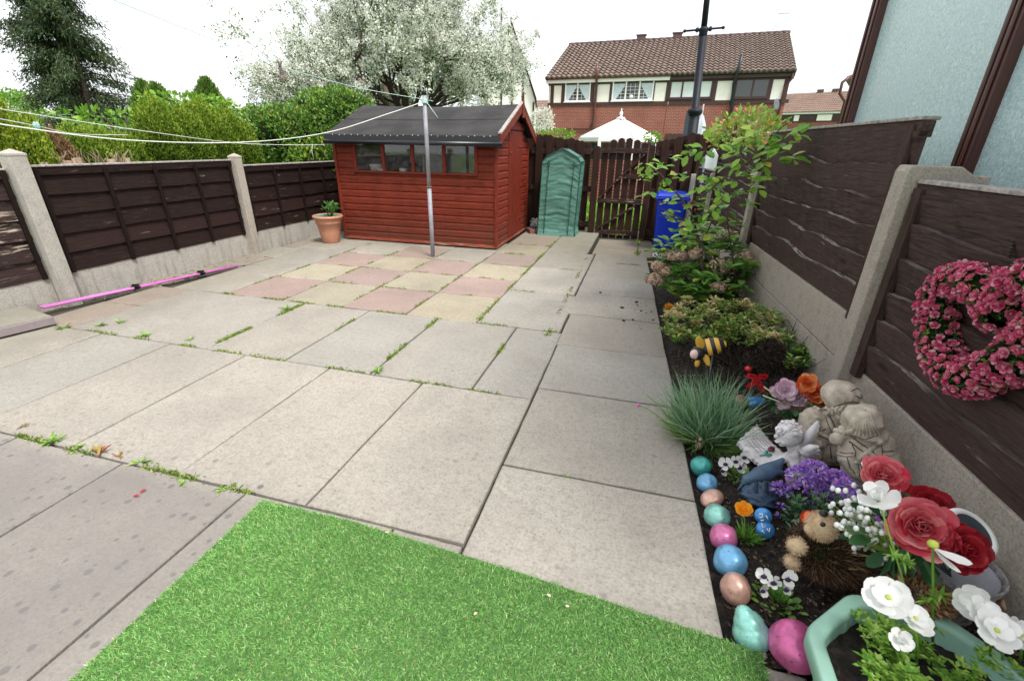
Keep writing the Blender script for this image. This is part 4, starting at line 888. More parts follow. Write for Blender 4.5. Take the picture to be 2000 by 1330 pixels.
def hwin(root, name, px0, py0, px1, py1, lights, frm, glass, kind=None, lead=False, fw=.07):
    s0, z1 = PH(px0, py0); s1, z0 = PH(px1, py1); zt = (PH(px0, py0)[1]+PH(px1, py0)[1])/2; zb = (PH(px0, py1)[1]+PH(px1, py1)[1])/2
    mb = MB(); hbox(mb, s0, s1, zb, zb+fw, 0, .07); hbox(mb, s0, s1, zt-fw, zt, 0, .07)
    edges = [s0]+[s0+(s1-s0)*l for l in lights]+[s1]
    for e in edges: hbox(mb, e-fw*.6 if s0 < e < s1 else (e if e == s0 else e-fw), e+fw*.6 if s0 < e < s1 else (e+fw if e == s0 else e), zb+fw, zt-fw, 0, .06)
    hbox(mb, s0-.05, s1+.05, zb-.05, zb, 0, .10); f = P(mb, 'window', frm, root)
    for a, b_ in zip(edges, edges[1:]):
        mb = MB(); hbox(mb, a+fw*.4, b_-fw*.4, zb+fw*.8, zt-fw*.8, .022, .032); mb.build('pane', glass, f).location = f.location*0
        if lead:
            mb = MB(); nn = max(2, int((b_-a)/.2))
            for k in range(1, nn): x = a+(b_-a)*k/nn; hbox(mb, x-.008, x+.008, zb+fw, zt-fw, .032, .038)
            for k in range(1, 6): z = zb+(zt-zb)*k/6; hbox(mb, a+fw*.5, b_-fw*.5, z-.008, z+.008, .032, .039)
            mb.build('leading', m_upvc, f)
    if kind == 'curtain':
        for side in (0, 1):
            e = edges[0]+fw if side == 0 else edges[-1]-fw; sg = 1 if side == 0 else -1; w_ = (edges[1]-edges[0]) if side == 0 else (edges[-1]-edges[-2])
            pts = [(0, 0), (0, 1), (1, 1), (.92, .7), (.6, .35), (.25, .0)]; w_ *= .85
            if side == 1 and len(lights) == 1: pass
            mb = MB(); hh = zt-zb-2*fw; poly = [hp(e+sg*a*w_, zb+fw+b_*hh, .041) for a, b_ in pts]
            mb.add(poly+[p+HN*.004 for p in poly], [tuple(range(6)), tuple(range(11, 5, -1))]); mb.build('curtain', m_net, f)
    return f
hA = house('semi_detached_house', 0, SPL, 'left brick and cream house of the pair, with white windows and brown pipe', '')
hB = house('semi_detached_house', SPL, HL-.1, 'right brick and cream house of the pair, with brown windows, black pipe and dish', '')
# roofs
ZR = EAVE+RH; roof_cols = 46
for root, s0, s1, cols in ((hA, -.12, SPL, 23), (hB, SPL, HL+.05, 23)):
    mb = MB(); A = hp(s0, EAVE+.03, .32); B = hp(s1, EAVE+.03, .32); Ct = hp(s0, ZR, -DEP/2); pantile(mb, A, B, Ct, 15, cols, .06, .065)
    A2 = hp(s1, EAVE+.03, -DEP-.3); B2 = hp(s0, EAVE+.03, -DEP-.3); D2 = hp(s1, ZR, -DEP/2); E2 = hp(s0, ZR, -DEP/2)
    mb.add([A2, B2, E2, D2], [(0, 1, 2, 3)]); mb.add([hp(s0+.1, EAVE-.05, .0), hp(s0+.1, EAVE-.05, -DEP), hp(s0+.1, ZR-.12, -DEP/2)], [(0, 1, 2)]); mb.add([hp(s1-.1, EAVE-.05, .0), hp(s1-.1, EAVE-.05, -DEP), hp(s1-.1, ZR-.12, -DEP/2)], [(2, 1, 0)])
    rf = P(mb, 'roof', m_tile, root)
    mb = MB(); n = int((s1-s0)/.4)
    for k in range(n): mb.tube([hp(s0+(s1-s0)*k/n, ZR+.02, -DEP/2), hp(s0+(s1-s0)*(k+1)/n+.02, ZR+.02, -DEP/2)], [.13, .115], 8)
    mb.build('ridge', m_ridge, rf)
s_ = PH(1252, 82)[0]*1.11; 
for root, px in ((hA, 1252), (hB, 1322)):
    s_, z_ = PH(px, 80, -DEP/2); mb = MB(); hbox(mb, s_-.27, s_+.27, ZR-.02, ZR+.30, -DEP/2-.12, -DEP/2+.12); hbox(mb, s_-.32, s_+.32, ZR+.30, ZR+.36, -DEP/2-.15, -DEP/2+.15); P(mb, 'ridge_vent', m_ridge, root)
for root, s0, s1, mm in ((hA, -.1, SPL, m_upvc), (hB, SPL, HL+.05, m_tim)):
    mb = MB(); hbox(mb, s0, s1, EAVE-.24, EAVE-.04, 0, .22); P(mb, 'fascia', mm, root)
    mb = MB(); mb.tube([hp(s0, EAVE-.02, .30), hp(s1, EAVE-.02, .30)], .06, 8); P(mb, 'gutter', m_bpipe if root is hA else m_bkpipe, root)
    mb = MB(); hbox(mb, s0+.1, s1-.0, BAND0-.02, BAND0+.16, 0, .05); hbox(mb, s0+.1, s1, EAVE-.34, EAVE-.245, 0, .05); P(mb, 'timber_band', m_tim, root)
def panel_c(root, px0, px1):
    s0 = PH(px0, 180)[0]; s1 = PH(px1, 180)[0]; mb = MB(); z0, z1 = BAND0+.16, EAVE-.34; hbox(mb, s0, s1, z0, z1, -.03, .012); P(mb, 'cream_panel', m_rend, root)
    for e in (s0, s1): P(hbox(MB(), e-.10, e+.10, z0, z1, -.02, .04), 'timber_post', m_tim, root)
for a, b_ in ((1079, 1100), (1158, 1194), (1275, 1304)): panel_c(hA, a, b_)
for a, b_ in ((1395, 1433), (1502, 1532)): panel_c(hB, a, b_)
for root, a, b_ in ((hB, 1306, 1395), (hB, 1434, 1503), (hA, 1102, 1104), (hA, 1153, 1157), (hA, 1195, 1198), (hB, 1533, 1538)):
    P(hbox(MB(), PH(a, 180)[0], PH(b_, 180)[0], BAND0+.16, EAVE-.34, -.02, .02), 'timber_infill', m_tim, root)
hwin(hA, 'w', 1105, 159, 1152, 199, [.5], m_upvc, m_wglass, 'curtain', True)
hwin(hA, 'w', 1198, 156, 1274, 197, [.335, .665], m_upvc, m_wglass, 'curtain', True)
hwin(hB, 'w', 1311, 154, 1388, 193, [.3, .64], m_tim, m_blind, None)
hwin(hB, 'w', 1440, 149, 1498, 192, [.52], m_tim, m_wglass, None)
mb = MB(); s_, z_ = PH(1233, 190); mb.lathe([(.11, 0), (.11, .02)], hp(s_, z_, .07), 16, Matrix.Rotation(R_(90), 3, 'X')); P(mb, 'white_plate', m_upvc, hA)
mb = MB(); s_, z_ = PH(1161, 243); s2, z2 = PH(1168, 128); mb.tube([hp(s_, 0, .12), hp((s_+s2)/2, z_, .12), hp((s_+s2)/2, EAVE-.3, .12), hp((s_+s2)/2, EAVE, .42), hp((s_+s2)/2, z2, .42)], .075, 10)
mb.tube([hp(PH(1105, 252)[0], PH(1105, 252)[1], .08), hp(PH(1150, 252)[0], PH(1150, 252)[1], .08), hp(PH(1157, 240)[0], PH(1157, 240)[1], .09), hp(s_, PH(1160, 245)[1], .1)], .045, 8); P(mb, 'soil_pipe', m_bpipe, hA)
mb = MB(); s_, z_ = PH(1414, 250); s2, z2 = PH(1437, 110); sm = (s_+s2)/2; mb.tube([hp(s_+.3, 0, .12), hp(s_+.3, z_, .12), hp(sm+.12, EAVE-.5, .12), hp(sm+.15, EAVE-.1, .42), hp(sm+.25, z2, .42)], .085, 10); P(mb, 'soil_pipe', m_bkpipe, hB)
mb = MB(); s_, z_ = PH(1546, 148); mb.tube([hp(s_, EAVE-.05, .28), hp(s_+.02, EAVE-.35, .26), hp(s_-.22, EAVE-.75, .08), hp(s_-.22, 0, .08)], .05, 8); P(mb, 'downpipe', m_bpipe, hB)
# dish and aerial
s_, z_ = PH(1511, 207); rot = Matrix.Rotation(R_(62), 3, 'X') @ Matrix.Rotation(R_(-50), 3, 'Y')
mb = MB(); mb.lathe([(.01, 0), (.15, .02), (.28, .08), (.285, .09), (.15, .035)], hp(s_, z_, .45), 24, Matrix.Rotation(R_(50), 3, 'Z') @ Matrix.Rotation(R_(78), 3, 'X')); mb.tube([hp(s_, z_, .4), hp(s_-.15, z_-.25, .02)], .025, 6); P(mb, 'satellite_dish', plain('grey_dish', (.10, .11, .13), .5), hB)
s_, z_ = PH(1513, 50, -DEP/2); mb = MB(); b0 = hp(s_-.05, ZR, -DEP/2); t0 = hp(s_+.1, ZR+1.0, -DEP/2); mb.tube([b0, t0], .014, 6); mb.tube([t0+HU*-.05, t0+HU*.55+Vector((0, 0, -.03))], .012, 5)
for k in range(6): c = t0+HU*(.05+.09*k); mb.tube([c+Vector((0, 0, -.10)), c+Vector((0, 0, .10))], .008, 4); mb.tube([c+HN*-.12, c+HN*.12], .008, 4)
P(mb, 'tv_aerial', m_galv, hB)
# kitchen window head seen just over the fence
P(hbox(MB(), PH(1300, 260)[0], PH(1350, 260)[0], .7, PH(1320, 262)[1], 0, .05), 'lower_window', m_tim, hB)
# ---- other houses (built as simple blocks with roofs, windows and bands)
def block(name, p0, p1, dep, eave, rise, wall, roofm, label, rows=12, cols=40, bands=None, hip=False):
    p0 = Vector((*p0, 0)); p1 = Vector((*p1, 0)); u = (p1-p0).normalized(); n = Vector((u.y, -u.x, 0)); ln = (p1-p0).length
    root = thing(name, (p0+p1)/2-n*dep/2, label, 'house'); root.location.z = 0
    rot = Matrix(((u.x, n.x, 0), (u.y, n.y, 0), (0, 0, 1)))
    def bx(mb, s0, s1, z0, z1, o0, o1): return mb.box(p0+u*((s0+s1)/2)+n*((o0+o1)/2)+Vector((0, 0, (z0+z1)/2)), (s1-s0, abs(o1-o0), z1-z0), rot)
    P(bx(MB(), 0, ln, -.2, eave, -dep, 0), 'wall', wall, root)
    q = lambda s, z, o: p0+u*s+n*o+Vector((0, 0, z))
    mb = MB(); pantile(mb, q(-.2, eave, .35), q(ln+.2, eave, .35), q(-.2, eave+rise, -dep/2), rows, cols, .04, .035)
    mb.add([q(ln+.2, eave, -dep-.3), q(-.2, eave, -dep-.3), q(-.2, eave+rise, -dep/2), q(ln+.2, eave+rise, -dep/2)], [(0, 1, 2, 3)])
    for s in (0, ln): mb.add([q(s, eave-.1, 0), q(s, eave-.1, -dep), q(s, eave+rise-.1, -dep/2)], [(0, 1, 2)])
    P(mb, 'roof', roofm, root)
    return root, bx, q, ln
# far terrace on the right
t0 = onY(1500, 243, 62); t1 = onY(1760, 246, 57)
eave_t = onY(1590, 219, 60.5).z; ridge_t = onY(1590, 181, 63.5).z; band_t = onY(1590, 239, 60.3).z
root, bx, q, ln = block('terraced_house', (t0.x, t0.y), (t1.x, t1.y), 7, eave_t, ridge_t-eave_t, m_brick, m_tile2, 'distant terrace with brown tiled roof seen right of the brick pair', 10, 60)
P(bx(MB(), 0, ln, band_t, eave_t-.05, 0, .05), 'timber_band', m_tim, root); P(bx(MB(), 0, ln, eave_t-.22, eave_t-.0, .05, .25), 'fascia', m_upvc, root)
def sat(px): v = onY(px, 225, 60); return (v-Vector((t0.x, t0.y, v.z))).dot((t1-t0).normalized())
for a, b_ in ((1548, 1559), (1597, 1628), (1648, 1700)): P(bx(MB(), sat(a), sat(b_), band_t+.12, eave_t-.3, .05, .07), 'cream_panel', m_rend, root)
for a, b_ in ((1530, 1546), (1562, 1593), (1630, 1647)):
    f = P(bx(MB(), sat(a), sat(b_), band_t+.18, eave_t-.35, .05, .08), 'window', m_tim, root); k_ = 3 if b_-a > 20 else 2
    for i in range(k_): w_ = (sat(b_)-sat(a))/k_; bx(MB(), sat(a)+i*w_+.08, sat(a)+(i+1)*w_-.08, band_t+.3, eave_t-.45, .08, .09).build('pane', m_wglass, f)
for px in (1577, 1609): mb = MB(); s = sat(px)*1.0; bx(mb, s-.3, s+.3, ridge_t-.05, ridge_t+.28, -3.7, -3.3); P(mb, 'ridge_vent', m_ridge, root)
# neighbour eave corner beside the conservatory
gp_ = onY(1657, 165, 16); root = thing('gable_house', (gp_.x+3, 18, 0), 'white gabled house corner showing beside the conservatory post', 'house')
e0 = onY(1662, 150, 16); K_ = Vector((e0.x/16*4+.35, 4, 0)); mb = MB(); mb.prism([(e0.x+.3, -.2), (e0.x+6, -.2), (e0.x+6, e0.z), (e0.x+.3, e0.z)], (0, 16.2, 0), (1, 0, 0), (0, 0, 1), K_); P(mb, 'wall', m_rend, root)
mb = MB(); mb.add([(e0.x-.1, 16, e0.z), (e0.x+6, 16, e0.z+2.6), (e0.x+6+K_.x, 20, e0.z+2.6), (e0.x-.1+K_.x, 20, e0.z), (e0.x-.1, 16, e0.z-.1), (e0.x+6, 16, e0.z+2.5), (e0.x+6+K_.x, 20, e0.z+2.5), (e0.x-.1+K_.x, 20, e0.z-.1)], [(0, 1, 2, 3), (7, 6, 5, 4), (0, 4, 5, 1), (3, 2, 6, 7), (0, 3, 7, 4)]); P(mb, 'roof', m_tile, root)
mb = MB(); mb.tube([e0+Vector((-.02, 0, 0)), e0+Vector((-.17, 0, -.14)), e0+Vector((-.16, 0, -.4)), e0+Vector((.05, .1, -.6)), Vector((e0.x+.05, 16.1, 0))], .04, 8); P(mb, 'downpipe', m_bpipe, root)
# white gabled house behind the hawthorn (its right verge slopes down at x 1025-1045)
r0 = onY(1022, 118, 24); r1 = onY(1048, 195, 24); bl = onY(1045, 235, 24)
root = thing('white_gabled_house', (r0.x-2, 26, 0), 'white rendered gable with dark timber strips behind the blossoming tree', 'house')
sl = (r0.z-r1.z)/(r1.x-r0.x); mb = MB(); W = (r0.z-r1.z)/sl; BK = Vector((r1.x/24*7+.12, 7, 0))
hx = 3.4; apx = (r0.x-.6, r0.z+.6*sl); xr = r1.x; zr = r1.z; xl = 2*apx[0]-xr
mb.prism([(xl, -.2), (xr-.12, -.2), (xr-.12, zr), apx, (xl, zr)], (0, 24.1, 0), (1, 0, 0), (0, 0, 1), BK); P(mb, 'wall', m_rend, root)
for k in (-.0, -.55, -1.1, -1.65): P(MB().bb(xr-.2+k, xr-.12+k, 24.05, 24.1, 0, zr+(-k)*sl-.1), 'timber_strip', m_tim, root)
for k in (0, 1): P(MB().bb(xr-2.5, xr-.12, 24.04, 24.09, zr-1.3-1.5*k, zr-1.22-1.5*k), 'timber_rail', m_tim, root)
mb = MB(); A = Vector((xr, 23.9, zr-.05)); B = Vector((apx[0], 23.9, apx[1]+.1)); mb.prism([(0, -.10), (1, -.10), (1, .10), (0, .10)], A, B-A, (0, 0, 1), (0, .12, 0)); P(mb, 'bargeboard', m_tim, root)
mb = MB(); Bl = Vector((xl, 23.9, zr-.05)); 
for a, b_ in ((A, B), (Bl, B)): mb.add([a, b_, b_+BK, a+BK, a+Vector((0, 0, .14)), b_+Vector((0, 0, .14)), b_+BK+Vector((0, 0, .14)), a+BK+Vector((0, 0, .14))], [(0, 1, 2, 3), (7, 6, 5, 4), (0, 4, 5, 1), (3, 2, 6, 7), (0, 3, 7, 4)])
P(mb, 'roof', m_tile2, root)
# terrace behind between gable and brick pair
t0 = onY(1030, 250, 48); t1 = onY(1090, 252, 48); ev = onY(1060, 232, 48).z; rg = onY(1060, 196, 51).z
root, bx, q, ln = block('terraced_house', (t0.x-1, 48), (t1.x+1, 48), 6.5, ev, rg-ev, m_brick2, m_tile2, 'far brown-roofed house glimpsed between the shed and the brick pair', 10, 16)
s0 = onY(1059, 240, 48).x-(t0.x-1); f = P(bx(MB(), s0, s0+.95, onY(1060, 246, 48).z, ev-.15, 0, .06), 'window', m_upvc, root)
for i in (0, 1): bx(MB(), s0+.07+i*.45, s0+.43+i*.45, onY(1060, 246, 48).z+.07, ev-.22, .06, .07).build('pane', m_wglass, f)
P(bx(MB(), 0, ln, ev-.18, ev, .0, .3), 'fascia', m_upvc, root)
# small roof with dark window behind the green bush, left
p0 = onY(528, 188, 19); p1 = onY(640, 188, 19)
root, bx, q, ln = block('bungalow', (p0.x, 19), (p1.x+1, 19), 6, p0.z, 1.15, m_rend, m_tile, 'small house with dark-framed window half hidden by the green bushes', 8, 24)
P(bx(MB(), .1, .95, p0.z-.75, p0.z-.16, 0, .06), 'window', plain('slate_blue_frame', (.06, .075, .10), .5), root); P(bx(MB(), .22, .8, p0.z-.75, p0.z-.25, .06, .07), 'pane', m_blind, root)
P(bx(MB(), -.2, ln, p0.z-.13, p0.z, .02, .3), 'fascia', m_upvc, root); mb = MB(); mb.tube([p0+Vector((-.2, -.2, .25)), p0+Vector((-.15, -.2, -.1)), p0+Vector((-.05, -.15, -.32)), p0+Vector((.12, -.05, -.42)), p0+Vector((.12, -.05, -2))], .045, 8); P(mb, 'downpipe', m_blackiron, root)
p0 = onY(425, 255, 30); p1 = onY(500, 258, 30); tp = onY(455, 212, 33)
root, bx, q, ln = block('bungalow', (p0.x-2, 30), (p1.x, 30), 6.5, onY(455, 262, 30).z, tp.z-onY(455, 262, 30).z, m_brick2, m_tile, 'brown roof poking up right of the pointed conifer', 9, 22)
p0 = onY(240, 243, 40); root, bx, q, ln = block('bungalow', (p0.x, 40), (p0.x+9, 40), 6.5, onY(240, 250, 40).z, .9, m_brick2, m_tile, 'low far roof seen right of the big dark conifer', 6, 30)
# ============================================================ white pyramid conservatory roof behind the fence
cY = 13.0; a0 = onY(1128, 268, cY); a1 = onY(1284, 268, cY); ap = onY(1206, 232, cY+1.1)
root = thing('garden_conservatory', ((a0.x+a1.x)/2, cY+1.1, 0), 'small conservatory with a white pyramid roof behind the gate', 'conservatory')
m_poly = plain('opal_roof_sheet', (.78, .77, .73), .35, 0, .03, 2, 0)
cx = (a0.x+a1.x)/2; hw = (a1.x-a0.x)/2; ez = a0.z
apx = Vector((cx, cY+hw, ap.z))
oct_ = [(cx-hw, cY+hw*.55), (cx-hw*.42, cY), (cx+hw*.42, cY), (cx+hw, cY+hw*.55), (cx+hw, cY+hw*1.6), (cx-hw, cY+hw*1.6)]
mb = MB()
for i in range(6): a, b_ = oct_[i], oct_[(i+1) % 6]; mb.add([(*a, ez), (*b_, ez), apx, (*a, ez-.03), (*b_, ez-.03)], [(0, 1, 2), (3, 4, 1, 0)])
P(mb, 'roof', m_poly, root)
for (x, y) in oct_: P(MB().tube([(x, y, ez+.01), apx+Vector((0, 0, .01))], .022, 6), 'roof_bar', m_upvc, root)
for i in range(6):
    a, b_ = oct_[i], oct_[(i+1) % 6]
    P(MB().beam((*a, ez-.05), (*b_, ez-.05), .07, .10), 'eaves_beam', m_upvc, root); P(MB().beam((*a, ez-.6), (*b_, ez-.6), .02, .95), 'window', m_wglass, root); P(MB().bb(a[0]-.04, a[0]+.04, a[1]-.04, a[1]+.04, .95, ez-.05), 'post', m_upvc, root); P(MB().beam((*a, .42), (*b_, .42), .08, 1.06), 'dwarf_wall', m_brick, root)
mb = MB(); mb.lathe([(.13, -.02), (.11, .02), (.035, .035), (.025, .07), (.045, .10), (.05, .125), (.025, .16), (.01, .19), (.015, .215), (.003, .25)], apx, 14); P(mb, 'finial', m_upvc, root)
# ============================================================ lamp post
LP0 = Vector((.985, 12, -.1)); LP1 = onY(1384, -30, 12)
root = thing('lamp_post', (.985, 12, -.1), 'tall black lamp post with a ladder bar rising behind the gate', 'lamp post')
m_lamp = plain('black_lamp_paint', (.008, .010, .018), .55, 0, .4, 25, .2, .25)
c1 = onY(1357, 218, 12); c2 = onY(1374, 62, 12)
mb = MB(); mb.tube([LP0, c1], .115, 16); mb.tube([c1, c1+Vector((0, 0, .01)), c2], [.095, .082, .078], 16); mb.tube([c2, LP1, LP1+(LP1-c2)], [.062, .058, .05], 16); P(mb, 'column', m_lamp, root)
mb = MB(); mb.lathe([(.115, -.09), (.135, -.06), (.165, -.03), (.17, .01), (.14, .045), (.09, .07)], c1, 20); P(mb, 'collar', m_lamp, root)
mb = MB(); mb.lathe([(.07, -.10), (.09, -.07), (.085, -.02), (.105, .02), (.10, .05), (.065, .08)], c2, 16); mb.tube([c2+Vector((-.38, 0, .02)), c2+Vector((.38, 0, .05))], .02, 8); mb.ell(c2+Vector((-.38, 0, .02)), .034, seg=8, rings=6); mb.ell(c2+Vector((.38, 0, .05)), .034, seg=8, rings=6)
mb.ell(c2+Vector((-.13, 0, .03)), (.04, .03, .05), seg=8, rings=6); mb.ell(c2+Vector((.13, 0, .04)), (.04, .03, .05), seg=8, rings=6); P(mb, 'ladder_bar', m_lamp, root)
# folded parasol beyond the fence
pc = onY(1365, 262, 14); pt = onY(1366, 218, 14); m_para = plain('pale_grey_fabric', (.42, .45, .52), .8, 0, .1, 20, .1)
root = thing('folded_parasol', (pc.x, 14, 0), 'folded pale grey parasol standing right of the lamp post foot', 'parasol')
mb = MB(); n = 20; prof = [(.06, -1.0), (.17, -.75), (.15, -.2), (.12, .2), (.05, .42), (.01, .47)]
for r_, z in prof:
    for k in range(n): a = 2*math.pi*k/n; q_ = r_*(1+.22*math.cos(a*6+z*2)); mb.v.append((pc.x+q_*math.cos(a), 14+q_*math.sin(a), pc.z+z))
for i in range(len(prof)-1):
    for k in range(n): mb.f.append((i*n+k, i*n+(k+1) % n, (i+1)*n+(k+1) % n, (i+1)*n+k)); mb.m.append(0); mb.sm.append(True)
P(mb, 'canopy', m_para, root); P(MB().tube([(pc.x, 14, -.1), (pc.x, 14, pc.z+.7)], .02, 8), 'pole', m_galv, root)
p = onY(1340, 250, 13.5); tag(MB().bb(p.x-.05, p.x+.05, 13.5, 13.55, -.1, onY(1340, 222, 13.5).z).build('dark_screen_post', plain('slate_post', (.03, .045, .07), .5)), 'dark blue-grey upright just left of the lamp post', 'post')
# ============================================================ conservatory next door (right)
m_mahog, nt, b = new_mat('mahogany_upvc'); v = coord(nt, 'Object', (20, 20, 1)); n = noise_n(nt, v, 5, 5, .6)
r = ramp(nt, [(.3, (.035, .009, .007)), (.7, (.10, .03, .022))]); L(nt, n, r.inputs[0]); L(nt, r.outputs[0], b.inputs['Base Color']); b.inputs['Roughness'].default_value = .3; bump(nt, b, n, .1, .003)
m_obs, nt, b = new_mat('obscured_glass'); v = coord(nt); vo = nt.nodes.new('ShaderNodeTexVoronoi'); vo.inputs['Scale'].default_value = 55; L(nt, mixc(nt, .5, v, coord(nt, 'Object', (.6, 1.3, .8))), vo.inputs[0]); n = noise_n(nt, v, 60, 4, .7, 1.2); n2 = noise_n(nt, v, 1.3, 4, .6)
c = mixc(nt, mapr(nt, n, .38, .66), (.32, .52, .53), (.74, .88, .87)); c = mixc(nt, mapr(nt, n2, .4, .65, 0, .5), c, (.50, .66, .72))
L(nt, c, b.inputs['Base Color']); b.inputs['Roughness'].default_value = .22; b.inputs['Specular IOR Level'].default_value = .9; bump(nt, b, n, .5, .004)
CX = 1.62
cn = onX(1697, 0, CX).y; yA = onX(1655, 238, CX).y; yA = (cn+yA)/2-.15; yB = (onX(1965, 0, CX).y+onX(1877, 340, CX).y)/2-.10
root = thing('lean_to_conservatory', (CX+1.2, 3.2, 0), 'mahogany framed conservatory with frosted glass over the right fence', 'conservatory')
def cbar(y, w, nm='frame_post', x0=CX-.04, t=.10):
    mb = MB(); mb.bb(x0, x0+t, y-w/2, y+w/2, .5, 4.2); mb.bb(x0-.012, x0, y-w/2+.018, y-w/2+.045, .5, 4.2); mb.bb(x0-.012, x0, y+w/2-.045, y+w/2-.018, .5, 4.2); P(mb, nm, m_mahog, root, bevel=.008)
cbar(yA-.02, .15); cbar(yB, .11); cbar(yB-1.45, .11); cbar(yB-2.9, .11)
for ya, yb in ((yB+.055, yA-.095), (yB-1.395, yB-.055), (yB-2.845, yB-1.505)):
    P(MB().bb(CX+.015, CX+.035, ya, yb, .6, 4.1), 'glass_pane', m_obs, root)
    P(MB().bb(CX-.01, CX+.014, ya, ya+.04, .6, 4.1), 'glazing_bead', m_blackiron, root)
P(MB().bb(CX-.03, CX+.05, -1, yA+.05, -.1, .6), 'dwarf_wall', m_brick, root); P(MB().bb(CX-.03, CX+.05, -1, yA+.05, 4.1, 4.3), 'head_rail', m_mahog, root)
P(MB().bb(CX+.02, CX+3, yA-.05, yA+.055, .6, 4.1), 'end_glazing', m_obs, root); P(MB().bb(CX+.06, CX+3, yA+.056, yA+.07, .5, 4.2), 'end_frame', m_mahog, root)
P(MB().bb(CX+2.9, CX+3, -1, yA, -.1, 4.2), 'house_wall', m_brick, root)
# ============================================================ trees and hedges
m_bark = mk_wood('bark', (.07, .05, .04), (.16, .13, .10), .4, 'Z', .9)
m_bark2 = mk_wood('grey_bark', (.13, .10, .085), (.25, .21, .18), .5, 'Z', .9)
m_haw = leafm('hawthorn_leaf', [(0, (.05, .10, .03)), (.6, (.10, .18, .05)), (1, (.18, .27, .09))], .5, .3)
m_blos = leafm('may_blossom', [(0, (.54, .56, .46)), (.5, (.72, .73, .66)), (1, (.84, .84, .80))], .7, .35)
m_con = leafm('dark_conifer', [(0, (.012, .028, .010)), (.5, (.028, .06, .018)), (.85, (.065, .105, .03)), (1, (.12, .15, .05))], .55, .12)
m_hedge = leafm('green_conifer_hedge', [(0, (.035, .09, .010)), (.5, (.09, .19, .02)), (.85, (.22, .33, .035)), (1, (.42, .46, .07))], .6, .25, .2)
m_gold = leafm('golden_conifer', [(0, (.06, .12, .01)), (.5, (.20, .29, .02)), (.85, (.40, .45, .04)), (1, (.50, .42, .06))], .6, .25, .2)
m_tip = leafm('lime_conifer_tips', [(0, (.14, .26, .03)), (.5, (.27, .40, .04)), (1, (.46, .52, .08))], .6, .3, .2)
m_core = plain('hedge_core', (.012, .02, .007), 1, 0, .4, 12, 0, 0)  # near-black: shade inside foliage put into the colour; also ornament bodies
m_brownc = leafm('browned_conifer', [(0, (.12, .06, .03)), (.5, (.28, .16, .08)), (.85, (.40, .25, .13)), (1, (.14, .17, .05))], .7, .15)
m_gbush = leafm('bush_leaf', [(0, (.04, .11, .02)), (.45, (.10, .23, .035)), (.85, (.24, .40, .06)), (.97, (.42, .48, .12)), (1, (.42, .16, .08))], .35, .3, .6)
m_lime = leafm('lime_leaf', [(0, (.09, .22, .02)), (.6, (.19, .38, .04)), (1, (.34, .50, .08))], .4, .4)
def tree_branches(base, top_z, spread, depth, r0, seed, n0=7, lift=.5, clear=0.0):
    """recursive limbs; returns mesh builder + list of twig points"""
    r = random.Random(seed); mb = MB(); tips = []
    def grow(p, d, ln, rad, lv):
        pts = [p.copy()]; rs = [rad]; n = 5; q = p.copy(); dd = d.copy()
        for i in range(n):
            dd = (dd+Vector((r.gauss(0, .12), r.gauss(0, .12), r.gauss(.02, .08)))).normalized(); q = q+dd*(ln/n); pts.append(q.copy()); rs.append(rad*(1-.5*(i+1)/n))
            if lv >= 2: tips.append((q.copy(), dd.copy(), lv))
        mb.tube(pts, rs, 6 if lv < 2 else 4, cap=False)
        if lv < depth:
            for k in range(4 if lv < 2 else 3):
                i = r.randint(2, n); a = r.uniform(.35, .9); ax = Vector((r.gauss(0, 1), r.gauss(0, 1), r.gauss(0, .6))).normalized()
                nd = (dd*math.cos(a)+ax.cross(dd).normalized()*math.sin(a)); nd = (nd+Vector((0, 0, -.03*lv))).normalized()
                grow(pts[i], nd, ln*r.uniform(.55, .78), rs[i]*.72, lv+1)
    b = Vector(base)
    for k in range(n0):
        a = 2*math.pi*k/n0+r.uniform(-.3, .3); t = r.uniform(.25, 1) if k else .1
        d = Vector((math.cos(a)*t*spread, math.sin(a)*t*spread, lift+(1-t)*.8)).normalized(); grow(b, d, top_z*r.uniform(.75, 1.1), r0*r.uniform(.6, 1), 0)
    return mb, tips
# --- hawthorn in blossom
hb = Vector((onY(790, 200, 12.2).x, 12.2, 0)); root = thing('hawthorn_tree', hb, 'large hawthorn covered in white blossom behind the shed', 'tree')
mb = MB(); mb.tube([hb, hb+Vector((.05, 0, .9)), hb+Vector((0, .1, 1.75))], [.28, .22, .24], 12)
mb2, tips = tree_branches(hb+Vector((0, .1, 1.6)), 2.2, 1.1, 4, .085, 11, 13, .5)
mb.add(mb2.v, mb2.f, 0, True); P(mb, 'trunk', m_bark, root)
T = np.array([t[0] for t in tips]); lv = np.array([t[2] for t in tips])
def cluster(T, per, sig, flat=.6):
    idx = np.repeat(np.arange(len(T)), per); return T[idx]+rng.normal(0, sig, (len(idx), 3))*[1, 1, flat], idx
# sprays hang on a shell of flattened pads: thin out so that sky shows between them
keep = sn(T, 1.7, 21) > -.9; T2 = T[keep]
cxyz = T2.copy()
W_ = 230000; CC = T2[rng.integers(0, len(T2), 9500)]+rng.normal(0, .13, (9500, 3))*[1, 1, .55]; idx = rng.integers(0, len(CC), W_); p = CC[idx]+rng.normal(0, .045, (W_, 3))+[0, 0, .03]
ok = sn(p, 4.5, 5) > -.42; p = p[ok]; n = len(p)
sc_ = scatter('blossom', TRI, p, rdir(n), rdir(n), rng.uniform(.03, .055, n), rng.uniform(.028, .045, n), m_blos, root)
idx = rng.integers(0, len(CC), 48000); p = CC[idx]+rng.normal(0, .06, (48000, 3))+[0, 0, -.02]; ok = sn(p, 4.5, 5) > -.42; p = p[ok]; n = len(p)
scatter('leaves', TRI, p, rdir(n), rdir(n), rng.uniform(.04, .075, n), rng.uniform(.025, .045, n), m_haw, root)
